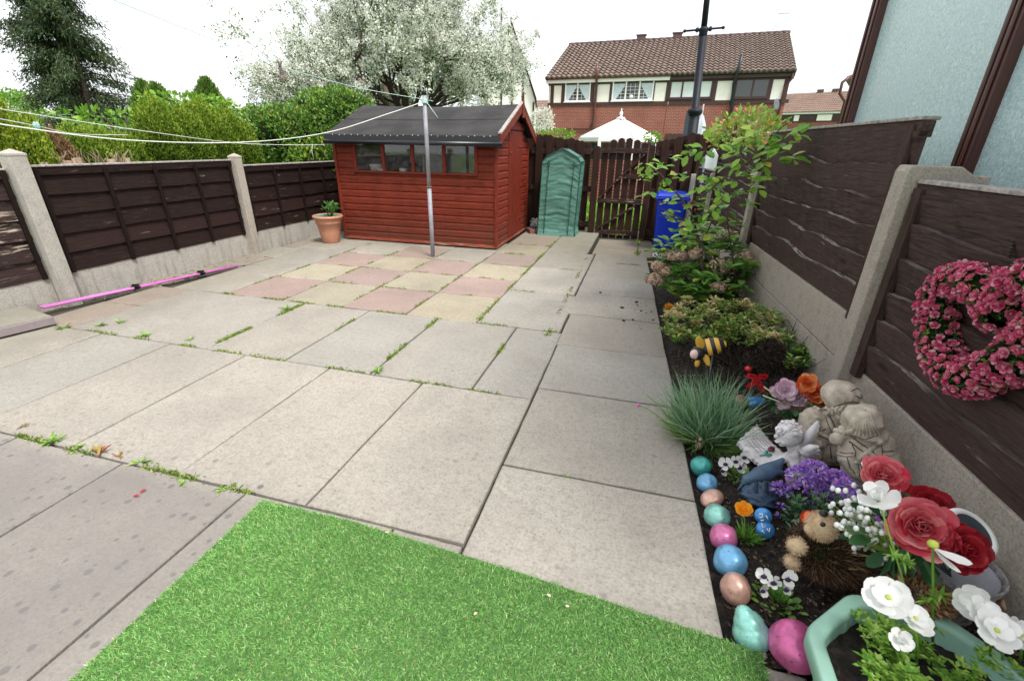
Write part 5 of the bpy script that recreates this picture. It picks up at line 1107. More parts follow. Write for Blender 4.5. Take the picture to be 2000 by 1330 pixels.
# --- big dark conifer on the left
Yc = 13.5; cb = Vector((onY(172, 245, Yc).x, Yc, 0)); tz = 8.8
root = thing('dark_conifer_tree', cb, 'tall dark conifer with drooping sprays at the upper left', 'conifer')
mb = MB(); r = random.Random(4); segs = []
for dx, h in ((0, tz), (.5, 6.6), (-.5, 6.3), (.15, 5.2)):
    mb.tube([cb, cb+Vector((dx*.6, 0, 1.5)), cb+Vector((dx, 0, h*.6)), cb+Vector((dx*1.1, 0, h))], [.13, .10, .06, .02], 8)
sp = []; spd = []
for k in range(270):
    t = (k+r.random())/270; z = .5+t*(tz-.6); R0 = 1.95*(1-t)**.85*(1+.22*math.sin(z*3.1+k))+.12
    a = r.uniform(0, 2*math.pi); R0 *= (1.18 if math.cos(a) > 0.2 else .95)*r.uniform(.55, 1.08); d = Vector((math.cos(a), math.sin(a), 0)); p0 = cb+Vector((r.uniform(-.3, .3), 0, z))
    pts = []
    for i in range(8):
        s = i/7; q = p0+d*(R0*s)+Vector((0, 0, .30*math.sin(s*2.4)*R0*.5-.25*s*s*R0*.6)); pts.append(q)
    mb.tube(pts, [.03*(1-i/9) for i in range(8)], 4, cap=False)
    for i in range(2, 8):
        m_ = int(46*(.4+i/8))
        for j in range(m_):
            sp.append(pts[i]+Vector((r.gauss(0, .15), r.gauss(0, .15), r.gauss(-.08, .10)))); dd = d*r.uniform(.1, .9)+Vector((r.gauss(0, .5), r.gauss(0, .5), -r.uniform(.3, 1.1))); spd.append(dd)
P(mb, 'trunk', m_bark, root); n = len(sp)
scatter('crown', TRI, [tuple(x) for x in sp], [tuple(x) for x in spd], rdir(n), rng.uniform(.08, .17, n), rng.uniform(.022, .042, n), m_con, root)
# --- generic foliage mass
def blob_pts(c, rad, n, seed, lump=.22, shell=.25, top=None):
    d = rdir(n); q = 1+lump*sn(d*np.array([1, 1, 1.2]), 3.2, seed)+lump*.5*sn(d, 8, seed+1)
    rr = q*(1-shell*rng.power(1, n)*rng.uniform(0, 1, n)); return np.array(c)+d*np.array(rad)*rr[:, None], d
def shrub(name, label, cat, c, rad, n, ls, lw, mat, seed, tmpl=TRI, core=True, group=None, upb=.0, lump=.22, shell=.3, trunk=True, corem=None):
    c = Vector(c); root = thing(name, (c.x, c.y, 0), label, cat, group)
    if trunk:
        mb = MB(); r = random.Random(seed)
        for k in range(5): e = c+Vector((r.uniform(-.5, .5)*rad[0], r.uniform(-.5, .5)*rad[1], r.uniform(-.2, .4)*rad[2])); mb.tube([(c.x+r.uniform(-.05, .05), c.y, -.1), ((c.x+e.x)/2, (c.y+e.y)/2, (e.z)*.5), e], [.03, .022, .01], 6)
        P(mb, 'stems', m_bark, root)
    if core:
        mb = MB(); mb.ell(c, [x*.80 for x in rad], seg=24, rings=16, nz=lump, ns=2, seed=seed); P(mb, 'shade_core', corem or m_core, root)  # dark solid added to block light and darken gaps between the leaves
    p, d = blob_pts(c, rad, n, seed, lump, shell); dd = d+rdir(n)*.8+[0, 0, upb]
    k = p[:, 2] > -.1; p, dd = p[k], dd[k]; m_ = len(p)
    scatter('foliage', tmpl, p, dd, rdir(m_), rng.uniform(.6, 1.2, m_)*ls, rng.uniform(.7, 1.1, m_)*lw, mat, root)
    return root
def column_hedge(name, label, cols, mat, n, seed, ls=.035, group=None, cat='hedge', tip=None):
    """clipped conifers: several pointed lobes grown together, each (x,y,zc,rx,ry,rz)"""
    c = cols[0]; root = thing(name, (c[0], c[1], 0), label, cat, group); mb = MB(); P_ = []; D_ = []
    for i, (x, y, z, rx, ry, rz) in enumerate(cols):
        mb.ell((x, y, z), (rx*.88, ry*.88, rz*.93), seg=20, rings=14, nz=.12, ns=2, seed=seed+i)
        d = rdir(int(n*7.5*rx*rz)); q = 1+.10*sn(d, 6, seed+i)+.09*sn(d, 17, seed+i+3); p = np.array((x, y, z))+d*np.array((rx, ry, rz))*(q*rng.uniform(.9, 1.0, len(d)))[:, None]
        P_.append(p); D_.append(d)
    P(mb, 'shade_core', m_core, root); P_ = np.concatenate(P_); D_ = np.concatenate(D_); k = P_[:, 2] > -.1; P_, D_ = P_[k], D_[k]  # added dark lobes that fill in for shade under the foliage
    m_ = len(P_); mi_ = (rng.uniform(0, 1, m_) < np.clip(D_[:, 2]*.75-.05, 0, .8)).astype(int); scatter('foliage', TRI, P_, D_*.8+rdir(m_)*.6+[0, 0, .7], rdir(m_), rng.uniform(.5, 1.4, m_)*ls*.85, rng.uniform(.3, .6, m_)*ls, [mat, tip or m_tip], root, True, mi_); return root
def hx(px, py, X): return onX(px, py, X)
# main clipped block px 262-475, top 195-225, bottom 315, just behind the fence
X0 = -5.6
def lobe(px, ptop, X, rx, ry, zc=None):
    t = onX(px, ptop, X); zb = .3; return (X, t.y, (t.z+zb)/2, rx, ry, (t.z-zb)/2)
lob = [lobe(px, pt, X0+dx, .30, .23) for px, pt, dx in ((290, 198, 0), (322, 218, -.08), (352, 214, .05), (382, 198, -.1), (408, 216, .05), (434, 212, 0), (458, 238, .1))]
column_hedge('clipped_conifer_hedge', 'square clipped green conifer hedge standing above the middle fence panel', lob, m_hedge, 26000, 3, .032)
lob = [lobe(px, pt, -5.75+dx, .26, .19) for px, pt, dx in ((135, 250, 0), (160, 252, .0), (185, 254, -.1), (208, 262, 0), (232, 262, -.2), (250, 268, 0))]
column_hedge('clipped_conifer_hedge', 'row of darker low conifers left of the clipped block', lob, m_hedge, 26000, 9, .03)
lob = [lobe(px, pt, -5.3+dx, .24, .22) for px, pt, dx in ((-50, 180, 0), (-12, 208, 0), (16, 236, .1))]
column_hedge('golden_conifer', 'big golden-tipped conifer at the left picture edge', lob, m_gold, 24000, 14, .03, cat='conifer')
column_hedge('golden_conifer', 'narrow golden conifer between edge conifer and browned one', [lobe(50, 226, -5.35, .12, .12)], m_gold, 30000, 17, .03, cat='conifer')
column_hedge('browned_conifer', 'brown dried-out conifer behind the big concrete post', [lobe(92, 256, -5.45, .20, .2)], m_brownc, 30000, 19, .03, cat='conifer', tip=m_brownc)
def cone_tree(px, ptop, py_b, Y, w, label, mat, seed):
    t = onY(px, ptop, Y); root = thing('pointed_conifer', (t.x, Y, 0), label, 'conifer'); H_ = t.z
    mb = MB(); mb.tube([(t.x, Y, -.1), (t.x, Y, H_-.1)], [.08, .01], 8); mb.lathe([(w*.8, .2), (w*.75, H_*.4), (w*.4, H_*.75), (.01, H_-.15)], (t.x, Y, 0), 14, m=1); P(mb, 'trunk', [m_bark, m_core], root)  # the wide dark cone round the stem is an added shade filler
    n = 9000; z = rng.power(1.3, n)*-1+1; z = H_*(1-rng.uniform(0, 1, n)**.75*.85); a = rng.uniform(0, 6.283, n)
    R = w*np.clip((H_-z)/(H_*.62), 0, 1)**.72*(1+.16*np.sin(a*5+z*9)+.10*np.sin(a*11-z*13)); p = np.stack([t.x+R*np.cos(a), Y+R*np.sin(a), z], 1)
    d = np.stack([np.cos(a)*.5, np.sin(a)*.5, np.full(n, .9)], 1)+rdir(n)*.35
    scatter('foliage', TRI, p, d, rdir(n), rng.uniform(.06, .13, n), rng.uniform(.025, .05, n), mat, root)
m_cone = leafm('bright_conifer', [(0, (.05, .12, .02)), (.6, (.13, .25, .04)), (.95, (.24, .36, .07)), (1, (.35, .14, .06))], .5, .25)
cone_tree(275, 160, 0, 9.2, .55, 'left one of the twin pointed bright conifers above the clipped hedge', m_cone, 1)
cone_tree(303, 166, 0, 8.8, .62, 'right one of the twin pointed bright conifers above the clipped hedge', m_cone, 2)
cone_tree(400, 155, 0, 9.0, .58, 'rounded conifer with a rusty patch above right end of clipped hedge', m_cone, 3)
# climbing lime leaves over the hedge
for i, (px, py, X, rad, n, lab) in enumerate([(235, 232, -6.4, (.25, .7, .10), 330, 'lime green climber trailing over the low conifer row'), (385, 200, -6.2, (.25, .75, .09), 420, 'lime green climber spilling over top of the clipped hedge')]):
    c = onX(px, py, X); shrub('climber', lab, 'climbing plant', c, rad, n, .07, .042, m_lime, 30+i, OVAL, False, None, 0, .3, .5)
# big mixed green bush left of the shed
for (px, py, Y, rad, n, s, lab) in [(560, 266, 7.6, (.95, .7, .50), 11000, 41, 'broad glossy green bush above the fence left of the shed'), (655, 240, 8.3, (1.0, .8, .55), 12000, 44, 'taller green bush between the glossy bush and the shed roof'), (640, 212, 9.4, (.70, .5, .32), 5500, 47, 'light green bush top under the hawthorn branches'), (505, 258, 9.2, (.5, .6, .42), 4500, 49, 'bush with reddish tips next to the clipped hedge')]:
    c = onY(px, py, Y); shrub('garden_bush', lab, 'bush', c, rad, n, .062, .04, m_gbush, s, TRI, True, None, .2, .28, .45)
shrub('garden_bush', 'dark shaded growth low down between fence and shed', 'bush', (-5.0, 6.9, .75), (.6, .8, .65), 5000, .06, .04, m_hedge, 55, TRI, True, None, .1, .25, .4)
# distant soft tree on the far left
c = onY(20, 215, 20); shrub('pale_tree', 'hazy pale green tree far behind the big dark conifer', 'tree', c, (1.9, 1.3, 1.0), 5000, .14, .1, m_lime, 61, TRI, False, None, .2, .3, .7)
# twiggy logs and stakes behind the left fence
m_log = mk_wood('cut_log', (.30, .22, .16), (.45, .38, .3), .5, 'Z', .9); r = random.Random(8)
for i, (px, pt, w) in enumerate([(86, 317, .05), (102, 316, .04), (120, 318, .045), (131, 314, .06), (146, 309, .03), (160, 308, .035), (196, 322, .035), (212, 311, .06), (218, 314, .05), (247, 309, .04)]):
    t = onX(px, pt, -4.95-r.random()*.2); root = MB().tube([(t.x, t.y, .2), (t.x+r.uniform(-.03, .03), t.y+r.uniform(-.03, .03), t.z)], w*.55, 9)
    tag(root.build('cut_stake', m_log), 'cut wooden stake poking up behind the dark left fence', 'stake', 'cut stakes behind the left fence')
mb = MB()
for i in range(40):
    t = onX(r.uniform(85, 262), r.uniform(302, 324), -5.0-r.random()*.3); a = r.gauss(0, .9); mb.tube([t+Vector((0, -a*.16, -.22)), t, t+Vector((0, a*.05+r.gauss(0, .02), .06))], [.006, .004, .002], 5)
tag(mb.build('cut_twigs', m_log), 'tangle of bare cut twigs behind the left fence', 'twigs')
# greenery just over the back fence
for i, (px, py, Y, rad, n, lab) in enumerate([(1085, 264, 9.5, (.35, .2, .09), 500, 'yellow-green hedge top over the fence left of the white roof'), (1275, 270, 9.0, (.16, .1, .08), 160, 'leafy sprig over the gate at right end of the white roof'), (1058, 235, 11, (.3, .3, .25), 800, 'low hawthorn spray hanging beside the shed gable')]):
    c = onY(px, py, Y); shrub('over_fence_shrub', lab, 'shrub', c, rad, n, .05, .035, m_blos if i == 2 else m_lime, 70+i, TRI, False, None, .2, .3, .6, trunk=i < 2)
# grass verge in the alley behind the gate
n = 5000; p = np.stack([rng.uniform(-1.6, 1.2, n), rng.uniform(8.5, 10.5, n), np.full(n, -.1)], 1)
tag(scatter('verge_grass', BLADE, p, rdir(n, .6), rdir(n), rng.uniform(.15, .45, n), rng.uniform(.012, .03, n), m_lime), kind='stuff')
# rose beyond the far right fence with red shoots
m_rosef = leafm('rose_leaf', [(0, (.11, .29, .035)), (.5, (.25, .48, .06)), (.9, (.46, .64, .11)), (1, (.66, .58, .08))], .38, .35, .5)
m_rosey = leafm('young_rose_leaf', [(0, (.12, .26, .04)), (.7, (.30, .48, .08)), (.88, (.46, .42, .09)), (1, (.60, .14, .06))], .38, .35, .5)
c = onY(1462, 262, 6.4); shrub('far_rose_bush', 'bright rose bush with red young shoots looking over the right fence', 'rose bush', c, (.40, .35, .24), 700, .07, .042, m_rosey, 80, OVAL, False, None, .2, .3, .7)
# ============================================================ helpers for flowers
def petals(name, items, mats, parent, tmpl=PETAL):
    """items: (pos, dir, up, len, wid, midx)"""
    return scatter(name, tmpl, [i[0] for i in items], [i[1] for i in items], [i[2] for i in items], [i[3] for i in items], [i[4] for i in items], mats, parent, True, [i[5] for i in items], True)
def rosette(c, nrm, R, layers=5, per=7, mi=0, seed=0, open_=1.0, tight=.25):
    r = random.Random(seed); c = Vector(c); x, y, n = frame(nrm); out = []
    for l in range(layers):
        f = (l+1)/layers; k = max(3, int(per*(.6+.5*f)))
        for j in range(k):
            a = 2*math.pi*(j+.5*(l % 2))/k+r.uniform(-.12, .12); rad = x*math.cos(a)+y*math.sin(a)
            el = (1-f)*1.35+.12+r.uniform(-.06, .1); el = el*(1/open_)
            d = rad*math.cos(el)+n*math.sin(el); up = n*math.cos(el)-rad*math.sin(el)
            sdv = rad.cross(n)*r.uniform(-.25, .25); out.append((tuple(c+rad*(R*tight*f*.5)+n*(R*.18*(1-f))), tuple(d+sdv*.5), tuple(up+sdv), R*(.45+.55*f)*r.uniform(.88, 1.08), R*(.45+.5*f)*r.uniform(.85, 1.1), mi))
    return out
def mm(p): return (Vector(p)-Vector((0, 0, CAMH))).dot(cf)/879.06
def stem(pts, r=.003): return MB().tube(pts, r, 6)
# ============================================================ painted pebbles along the bed edge
def pearl(name, col, var=.25):
    m, nt, b = new_mat(name); v = coord(nt); n = noise_n(nt, v, 30, 4, .6); g2 = noise_n(nt, coord(nt, 'Object', (1, 1, 8)), 14, 3)
    c = mixc(nt, mapr(nt, n, .35, .7), tuple(x*(1-var) for x in col), tuple(min(1, x*(1+var)) for x in col)); c = mixc(nt, mapr(nt, noise_n(nt, v, 55, 5, .7), .62, .68, 0, .8), c, (.05, .035, .025)); c = mixc(nt, mapr(nt, noise_n(nt, v, 16, 4, .6), .6, .75, 0, .4), c, tuple(x*.5 for x in col)); L(nt, c, b.inputs['Base Color'])
    b.inputs['Roughness'].default_value = .32; b.inputs['Metallic'].default_value = .35; b.inputs['Coat Weight'].default_value = .3; bump(nt, b, g2, .15, .003); return m
p_teal = pearl('pearl_teal', (.06, .36, .33)); p_blue = pearl('pearl_blue', (.17, .42, .68)); p_rose = pearl('pearl_rose_gold', (.58, .34, .27)); p_mint = pearl('pearl_mint', (.28, .62, .54)); p_pink = pearl('pearl_pink', (.66, .18, .38)); p_mag = pearl('pearl_magenta', (.62, .12, .32)); p_brown = pearl('pearl_brown', (.22, .12, .07)); p_lblue = pearl('flat_blue', (.06, .28, .66), .1)
for (px, py, w, h, dpt, rz, mat, lab) in [
    (1366, 910, 34, 36, 30, 0, p_teal, 'small dark teal painted pebble, first in the row beside grey-leaved clump'), (1378, 943, 34, 34, 30, .3, p_blue, 'small round sky-blue pebble between teal one and beige one'), (1388, 973, 42, 28, 30, .6, p_rose, 'flat beige-pink pearly pebble below the small blue one'),
    (1397, 1007, 42, 40, 40, .3, p_mint, 'mint pearly pebble level with the orange flower'), (1409, 1046, 44, 42, 40, .5, p_pink, 'pink pearly pebble between mint one and larger blue one'), (1421, 1092, 54, 52, 48, .7, p_blue, 'larger blue pearly pebble below the pink one'),
    (1431, 1146, 48, 58, 44, .2, p_rose, 'rose-gold pearly pebble standing next to the pear-shaped mint stone'), (1541, 1253, 78, 78, 74, 0, p_mag, 'largest magenta-pink stone touching the corner of the green planter bed'), (1592, 1290, 36, 46, 30, 0, p_lblue, 'bright blue crinkled pebble half hidden by the green planter'),
    (1470, 785, 40, 17, 22, .3, p_lblue, 'flat sky-blue oval stone lying behind the grey-leaved clump'), (1443, 785, 28, 26, 24, 0, p_brown, 'round striped brown snail-like stone beside flat blue oval'), (1953, 1180, 36, 38, 30, .4, p_brown, 'brown shell-like pebble leaning on the concrete board')]:
    g_ = GS(px, py+h*.38); s = mm(g_); mb = MB(); c = g_+Vector((0, 0, h*s*.45)); mb.ell(c, (w*s*.57, dpt*s*.62, h*s*.57), Matrix.Rotation(-rz*.6, 3, 'Y') @ Matrix.Rotation(rz, 3, 'Z'), 32, 22, nz=.07, ns=1.3, seed=px)
    tag(mb.build('painted_stone', mat), lab, 'stone', 'painted stones edging the flower bed')
g_ = GS(1457, 1252); s = mm(g_); mb = MB(); rot = Matrix.Rotation(-.45, 3, 'Y')
for r0, (dx, dz, rr) in enumerate(((.008, .045, .052), (-.002, .08, .042), (-.016, .108, .026))): mb.ell(g_+Vector((dx, .012*r0, dz*.72)), (rr*.98, rr*.9, rr*.95), None, 24, 16)
tag(mb.build('painted_stone', p_mint, remesh=.004, smooth=8), 'large pear-shaped mint stone at the corner of the grass mat', 'stone', 'painted stones edging the flower bed')
mb = MB(); g_ = GS(1527, 1222, .085); mb.ell(g_, (.012, .01, .012), seg=8, rings=6, nz=.4); tag(mb.build('soil_clod', m_soil), 'dark clod of soil stuck on the largest pink stone', 'clod')
mb = MB(); g_ = GS(1486, 1262); mb.ell(g_+Vector((-.012, -.03, .008)), (.022, .014, .012), seg=10, rings=8, nz=.5); tag(mb.build('grey_pebble', m_conc), 'rough grey pebble between the mint pear stone and the pink one', 'pebble')
g_ = GS(1362, 893); mb = MB(); mb.ell(g_+Vector((.0, .02, .05)), (.018, .014, .022), seg=12, rings=8); mb.ell(g_+Vector((-.016, .02, .07)), (.007, .006, .009), seg=8, rings=6); mb.ell(g_+Vector((.016, .02, .07)), (.007, .006, .009), seg=8, rings=6); mb.ell(g_+Vector((0, .02, .085)), (.012, .011, .011), seg=10, rings=6)
tag(mb.build('tiny_figurine', pearl('pearl_bronze', (.45, .30, .25))), 'tiny bronze-white figurine sitting behind the dark teal pebble', 'figurine')
# bright blue ornament with white marks
g_ = GS(1487, 1040); root = thing('painted_ornament', g_, 'bright blue two-lobed stone with white lettering by the orange flower', 'ornament')
xd = Vector((.32, -.35, .88)).normalized(); zd = Vector((-.35, -.80, .40)).normalized(); 
mb = MB(); c = g_+Vector((.0, .0, .045)); rot = Matrix.Rotation(-.25, 3, 'Y') @ Matrix.Rotation(-.55, 3, 'X')
for dz, rr in ((.026, .030), (-.022, .032)): mb.ell(c+rot @ Vector((0, 0, dz)), (rr, .012, rr*.95), rot, 20, 14)
P(mb, 'stone', p_lblue, root, remesh=.003, smooth=5)
mb = MB(); cv = lambda u, w: c+rot @ Vector((u, -.0145, w))
def stroke(*pts): mb.tube([cv(*p) for p in pts], .0024, 5)
for w0 in ():
    stroke((-.012, w0+.006), (-.012, w0-.006)); stroke((-.012, w0+.006), (-.004, w0+.004), (-.012, w0)); stroke((.0, w0-.006), (.004, w0+.006), (.008, w0-.006)); stroke((.013, w0+.006), (.013, w0-.006), (.018, w0-.006))
for q in ([(-.014, .034), (-.004, .036), (-.004, .024), (-.014, .022)], [(-.012, .012), (-.002, .014)], [(-.010, .004), (-.009, -.010), (.000, -.008)], [(.008, .030), (.012, .016)], [(.004, -.014), (.010, -.026), (.014, -.012)], [(-.012, -.020), (-.006, -.030)]): stroke(*q)
P(mb, 'white_letters', m_upvc, root)
# ============================================================ statues
from mathutils.bvhtree import BVHTree
def surf_of(*objs):
    bpy.context.view_layer.update(); dg = bpy.context.evaluated_depsgraph_get(); V = []; F = []
    for o in objs:
        e = o.evaluated_get(dg); me = e.to_mesh(); M = Matrix.Translation(o.matrix_world.translation); k = len(V); V += [M @ v.co for v in me.vertices]; F += [tuple(i+k for i in p.vertices) for p in me.polygons]; e.to_mesh_clear()
    t = BVHTree.FromPolygons(V, F)
    def hit(px, py, lift=.002):
        d = ray(px, py).normalized(); h = t.ray_cast(Vector((0, 0, CAMH)), d)
        return None if h[0] is None else h[0]+h[1]*lift
    return hit
def on_surf(mb, hit, pts, rpx, s, lift=.0, seg=6):
    q = []
    for (a, b_) in zip(pts, pts[1:]):
        n = max(2, int(math.hypot(b_[0]-a[0], b_[1]-a[1])/3))
        for i in range(n): h = hit(a[0]+(b_[0]-a[0])*i/n, a[1]+(b_[1]-a[1])*i/n, lift); q += [h] if h is not None else []
    if len(q) > 1: mb.tube(q, rpx*s, seg)
def mk_stone(name, c, dark, rough=.8):
    m, nt, b = new_mat(name); v = coord(nt); n = noise_n(nt, v, 14, 6, .7); n2 = noise_n(nt, v, 60, 4, .6)
    cc = mixc(nt, mapr(nt, n, .38, .62), tuple(x*1.15 for x in c), tuple(a*.62+d_*.38 for a, d_ in zip(c, dark))); cc = mixc(nt, mapr(nt, n2, .55, .75, 0, .35), cc, dark)
    L(nt, cc, b.inputs['Base Color']); b.inputs['Roughness'].default_value = rough; bump(nt, b, mth(nt, 'ADD', n, n2), .6, .006); return m
m_resin = mk_stone('aged_resin', (.46, .40, .33), (.10, .075, .05)); m_cherub = mk_stone('white_plaster', (.66, .64, .66), (.22, .19, .18), .6); m_crease = plain('dark_crease', (.06, .045, .03), .9, 0, .2, 60, 0)  # m_crease: shade drawn into the folds, also face lines and lettering
def E_(mb, Y, px, py, rx, rz, ry=None, rot=None, **k):
    c = onY(px, py, Y); s = mm(c); mb.ell(c, (rx*s, (ry or rx)*s, rz*s), rot, k.get('seg', 20), k.get('rings', 14), nz=k.get('nz', 0), ns=k.get('ns', 3), seed=k.get('seed', 0)); return c, s
def T_(mb, pts, rs, seg=10):
    P_ = [onY(*p) for p in pts]; s = mm(P_[0]); mb.tube(P_, [r_*s for r_ in rs] if hasattr(rs, '__len__') else rs*s, seg); return P_
# boy in a flat cap
Yb = 1.86; gb = onY(1618, 900, Yb); root = thing('boy_statue', gb, 'weathered stone boy in cap and dungarees bending to kiss, nearest the post', 'statue')
mb = MB()
E_(mb, Yb, 1618, 838, 38, 40, 30, nz=.14, ns=3, seed=6); E_(mb, Yb, 1588, 815, 20, 20, 20); E_(mb, Yb+.02, 1640, 812, 26, 26, 26); E_(mb, Yb, 1624, 872, 40, 34, 32)
T_(mb, [(1586, 812, Yb), (1578, 842, Yb-.03), (1592, 868, Yb-.05), (1606, 862, Yb-.06)], [22, 19, 15, 12])
T_(mb, [(1607, 878, Yb), (1603, 915, Yb), (1600, 950, Yb)], [24, 21, 18]); T_(mb, [(1640, 878, Yb), (1642, 915, Yb), (1642, 950, Yb)], [24, 21, 18])
E_(mb, Yb, 1598, 955, 22, 12, 30); E_(mb, Yb, 1644, 955, 22, 12, 30)
E_(mb, Yb-.01, 1652, 802, 34, 32, 32); T_(mb, [(1645, 815, Yb), (1632, 822, Yb)], [22, 24])
for a_, b_ in (((1574, 858), (1612, 905)), ): pass
bo = P(mb, 'body', m_resin, root, remesh=.0035, smooth=4)
mb = MB(); E_(mb, Yb, 1644, 774, 36, 30, 34, Matrix.Rotation(.3, 3, 'Y'), nz=.12, ns=2.5, seed=3); E_(mb, Yb-.01, 1662, 790, 34, 6, 38, Matrix.Rotation(.45, 3, 'Y')); E_(mb, Yb-.03, 1684, 784, 18, 5, 22, Matrix.Rotation(.5, 3, 'Y')); cp = P(mb, 'cap', m_resin, root, remesh=.0035, smooth=3)
hit = surf_of(bo, cp); s_ = .0022
mb = MB()
for i in range(14):
    t = i/13; h = hit(1612+t*74, 808-12*math.sin(t*3.14)-t*3+3*(i % 2), .002)
    if h: mb.tube([h+Vector((.004*math.cos(a), -.002*a*.3, .010*math.sin(a)-.0015*a)) for a in np.linspace(0, 6, 9)], .0055, 6)
for i in range(8):
    h = hit(1592+i*6, 797+3*(i % 2), .002)
    if h: mb.ell(h, (.010, .008, .009), seg=8, rings=6)
P(mb, 'curls', m_resin, root)
mb = MB(); on_surf(mb, hit, [(1613, 806), (1620, 822), (1630, 846)], 4, s_); on_surf(mb, hit, [(1636, 812), (1646, 828), (1654, 842)], 4, s_); on_surf(mb, hit, [(1598, 846), (1622, 856), (1654, 848)], 3.2, s_)
h = hit(1631, 846, .004); mb.ell(h, (.012, .012, .006), seg=12, rings=6) if h else None
for pl in ([(1583, 822), (1592, 830), (1603, 832)], [(1590, 842), (1600, 846), (1610, 842)], [(1602, 862), (1606, 880), (1603, 900)], [(1640, 862), (1644, 880), (1642, 900)]): on_surf(mb, hit, pl, 2.6, s_)
P(mb, 'straps', m_resin, root)
mb = MB()
for pl in ([(1610, 801), (1640, 790), (1665, 784), (1690, 792)], [(1662, 764), (1674, 758), (1686, 768), (1682, 778), (1668, 772)], [(1609, 807), (1616, 824), (1626, 848)], [(1618, 804), (1625, 820), (1635, 843)], [(1594, 838), (1604, 842), (1616, 836)], [(1600, 851), (1622, 861), (1656, 853)], [(1580, 838), (1590, 846)], [(1622, 872), (1624, 898)]): on_surf(mb, hit, pl, .8, s_, .0006, 5)
P(mb, 'crease_shade', m_crease, root)  # dark lines laid on as shade in the boy's folds
# girl in a bonnet
Yg = 1.66; gb = onY(1700, 960, Yg); root = thing('girl_statue', gb, 'weathered stone girl in bonnet with crossed straps, turned away beside the boy', 'statue')
mb = MB(); E_(mb, Yg, 1692, 888, 44, 42, 32); E_(mb, Yg, 1662, 868, 22, 24, 22); E_(mb, Yg, 1726, 872, 22, 24, 22); E_(mb, Yg, 1698, 925, 48, 42, 38)
mb.lathe([(.075, 0), (.085, .02), (.078, .09), (.06, .14)], (gb.x+.005, Yg, gb.z-.05), 24)
T_(mb, [(1660, 868, Yg), (1655, 898, Yg-.04), (1672, 922, Yg-.06), (1696, 934, Yg-.07)], [20, 17, 14, 11]); T_(mb, [(1728, 870, Yg), (1740, 900, Yg-.02), (1735, 930, Yg-.04)], [20, 17, 14])
T_(mb, [(1664, 856, Yg+.02), (1650, 846, Yg+.0), (1636, 852, Yg-.01)], [15, 13, 12]); E_(mb, Yg-.02, 1633, 857, 12, 13, 12); E_(mb, Yg, 1650, 838, 12, 8, 10); E_(mb, Yg, 1690, 852, 24, 16, 24)
bo = P(mb, 'body', m_resin, root, remesh=.0035, smooth=3)
mb = MB(); E_(mb, Yg, 1685, 822, 35, 34, 34, nz=.16, ns=2.6, seed=8); E_(mb, Yg-.01, 1694, 843, 36, 14, 33, nz=.1, ns=4, seed=4); E_(mb, Yg, 1662, 815, 12, 22, 20); bn = P(mb, 'bonnet', m_resin, root, remesh=.0035, smooth=3)
hit = surf_of(bo, bn); s_ = .002
mb = MB()
for i in range(8): on_surf(mb, hit, [(1662+i*8, 854-1.2*abs(i-4)), (1670+i*5.4, 834), (1680+i*2.4, 800)], 2.8, s_, -.001)
for i in range(7):
    h = hit(1633+i*5, 846-abs(i-3)*1.6)
    if h: mb.ell(h, (.009, .007, .010), seg=8, rings=6)
P(mb, 'bonnet_pleats', m_resin, root)
mb = MB(); on_surf(mb, hit, [(1662, 858), (1684, 874), (1706, 890), (1722, 902)], 4.6, s_); on_surf(mb, hit, [(1724, 860), (1704, 874), (1690, 886), (1672, 900)], 4.6, s_); on_surf(mb, hit, [(1670, 902), (1698, 908), (1726, 902)], 3.2, s_); on_surf(mb, hit, [(1636, 886), (1652, 890), (1668, 888)], 3, s_); on_surf(mb, hit, [(1724, 886), (1736, 888), (1748, 884)], 3, s_)
P(mb, 'crossed_straps', m_resin, root)
mb = MB()
for pl in ([(1640, 883), (1655, 886), (1670, 884)], [(1664, 868), (1671, 882), (1669, 896)], [(1721, 870), (1724, 884), (1722, 896)], [(1722, 882), (1748, 880)], [(1658, 862), (1680, 878), (1702, 894)], [(1666, 854), (1688, 870), (1710, 885)], [(1662, 850), (1690, 858), (1722, 848)], [(1676, 906), (1680, 935)], [(1712, 906), (1716, 935)], [(1654, 892), (1660, 912), (1672, 926)], [(1690, 800), (1692, 845)]): on_surf(mb, hit, pl, .8, s_, .0006, 5)
P(mb, 'crease_shade', m_crease, root)  # shade of the dress and bonnet folds drawn as dark lines
# cherub with scroll
Yc_ = 1.70; gc = onY(1545, 935, Yc_); root = thing('cherub_statue', gc, 'white winged cherub kneeling over a scroll plaque with a red rose', 'statue')
mb = MB(); E_(mb, Yc_, 1541, 846, 23, 27, 24, Matrix.Rotation(-.3, 3, 'Y')); E_(mb, Yc_-.012, 1532, 858, 14, 13, 14)   # skull, cheek
E_(mb, Yc_-.03, 1516, 852, 4.5, 5, 4.5, seg=10, rings=8); E_(mb, Yc_-.03, 1518, 862, 5, 3, 5, seg=10, rings=8); E_(mb, Yc_-.03, 1519, 838, 5, 5, 8, seg=10, rings=8); E_(mb, Yc_-.02, 1527, 867, 6, 5, 6, seg=10, rings=8); E_(mb, Yc_-.046, 1552, 848, 5, 7, 3, seg=10, rings=8)
T_(mb, [(1548, 868, Yc_), (1556, 882, Yc_)], [12, 15]); E_(mb, Yc_, 1562, 898, 22, 30, 18); E_(mb, Yc_+.01, 1566, 925, 24, 20, 20)
T_(mb, [(1549, 884, Yc_-.02), (1552, 908, Yc_-.04), (1556, 926, Yc_-.05)], [11, 10, 8]); T_(mb, [(1545, 890, Yc_), (1530, 895, Yc_-.02), (1508, 905, Yc_-.04)], [10, 9, 7]); E_(mb, Yc_-.045, 1503, 907, 8, 5, 6, seg=10, rings=8)
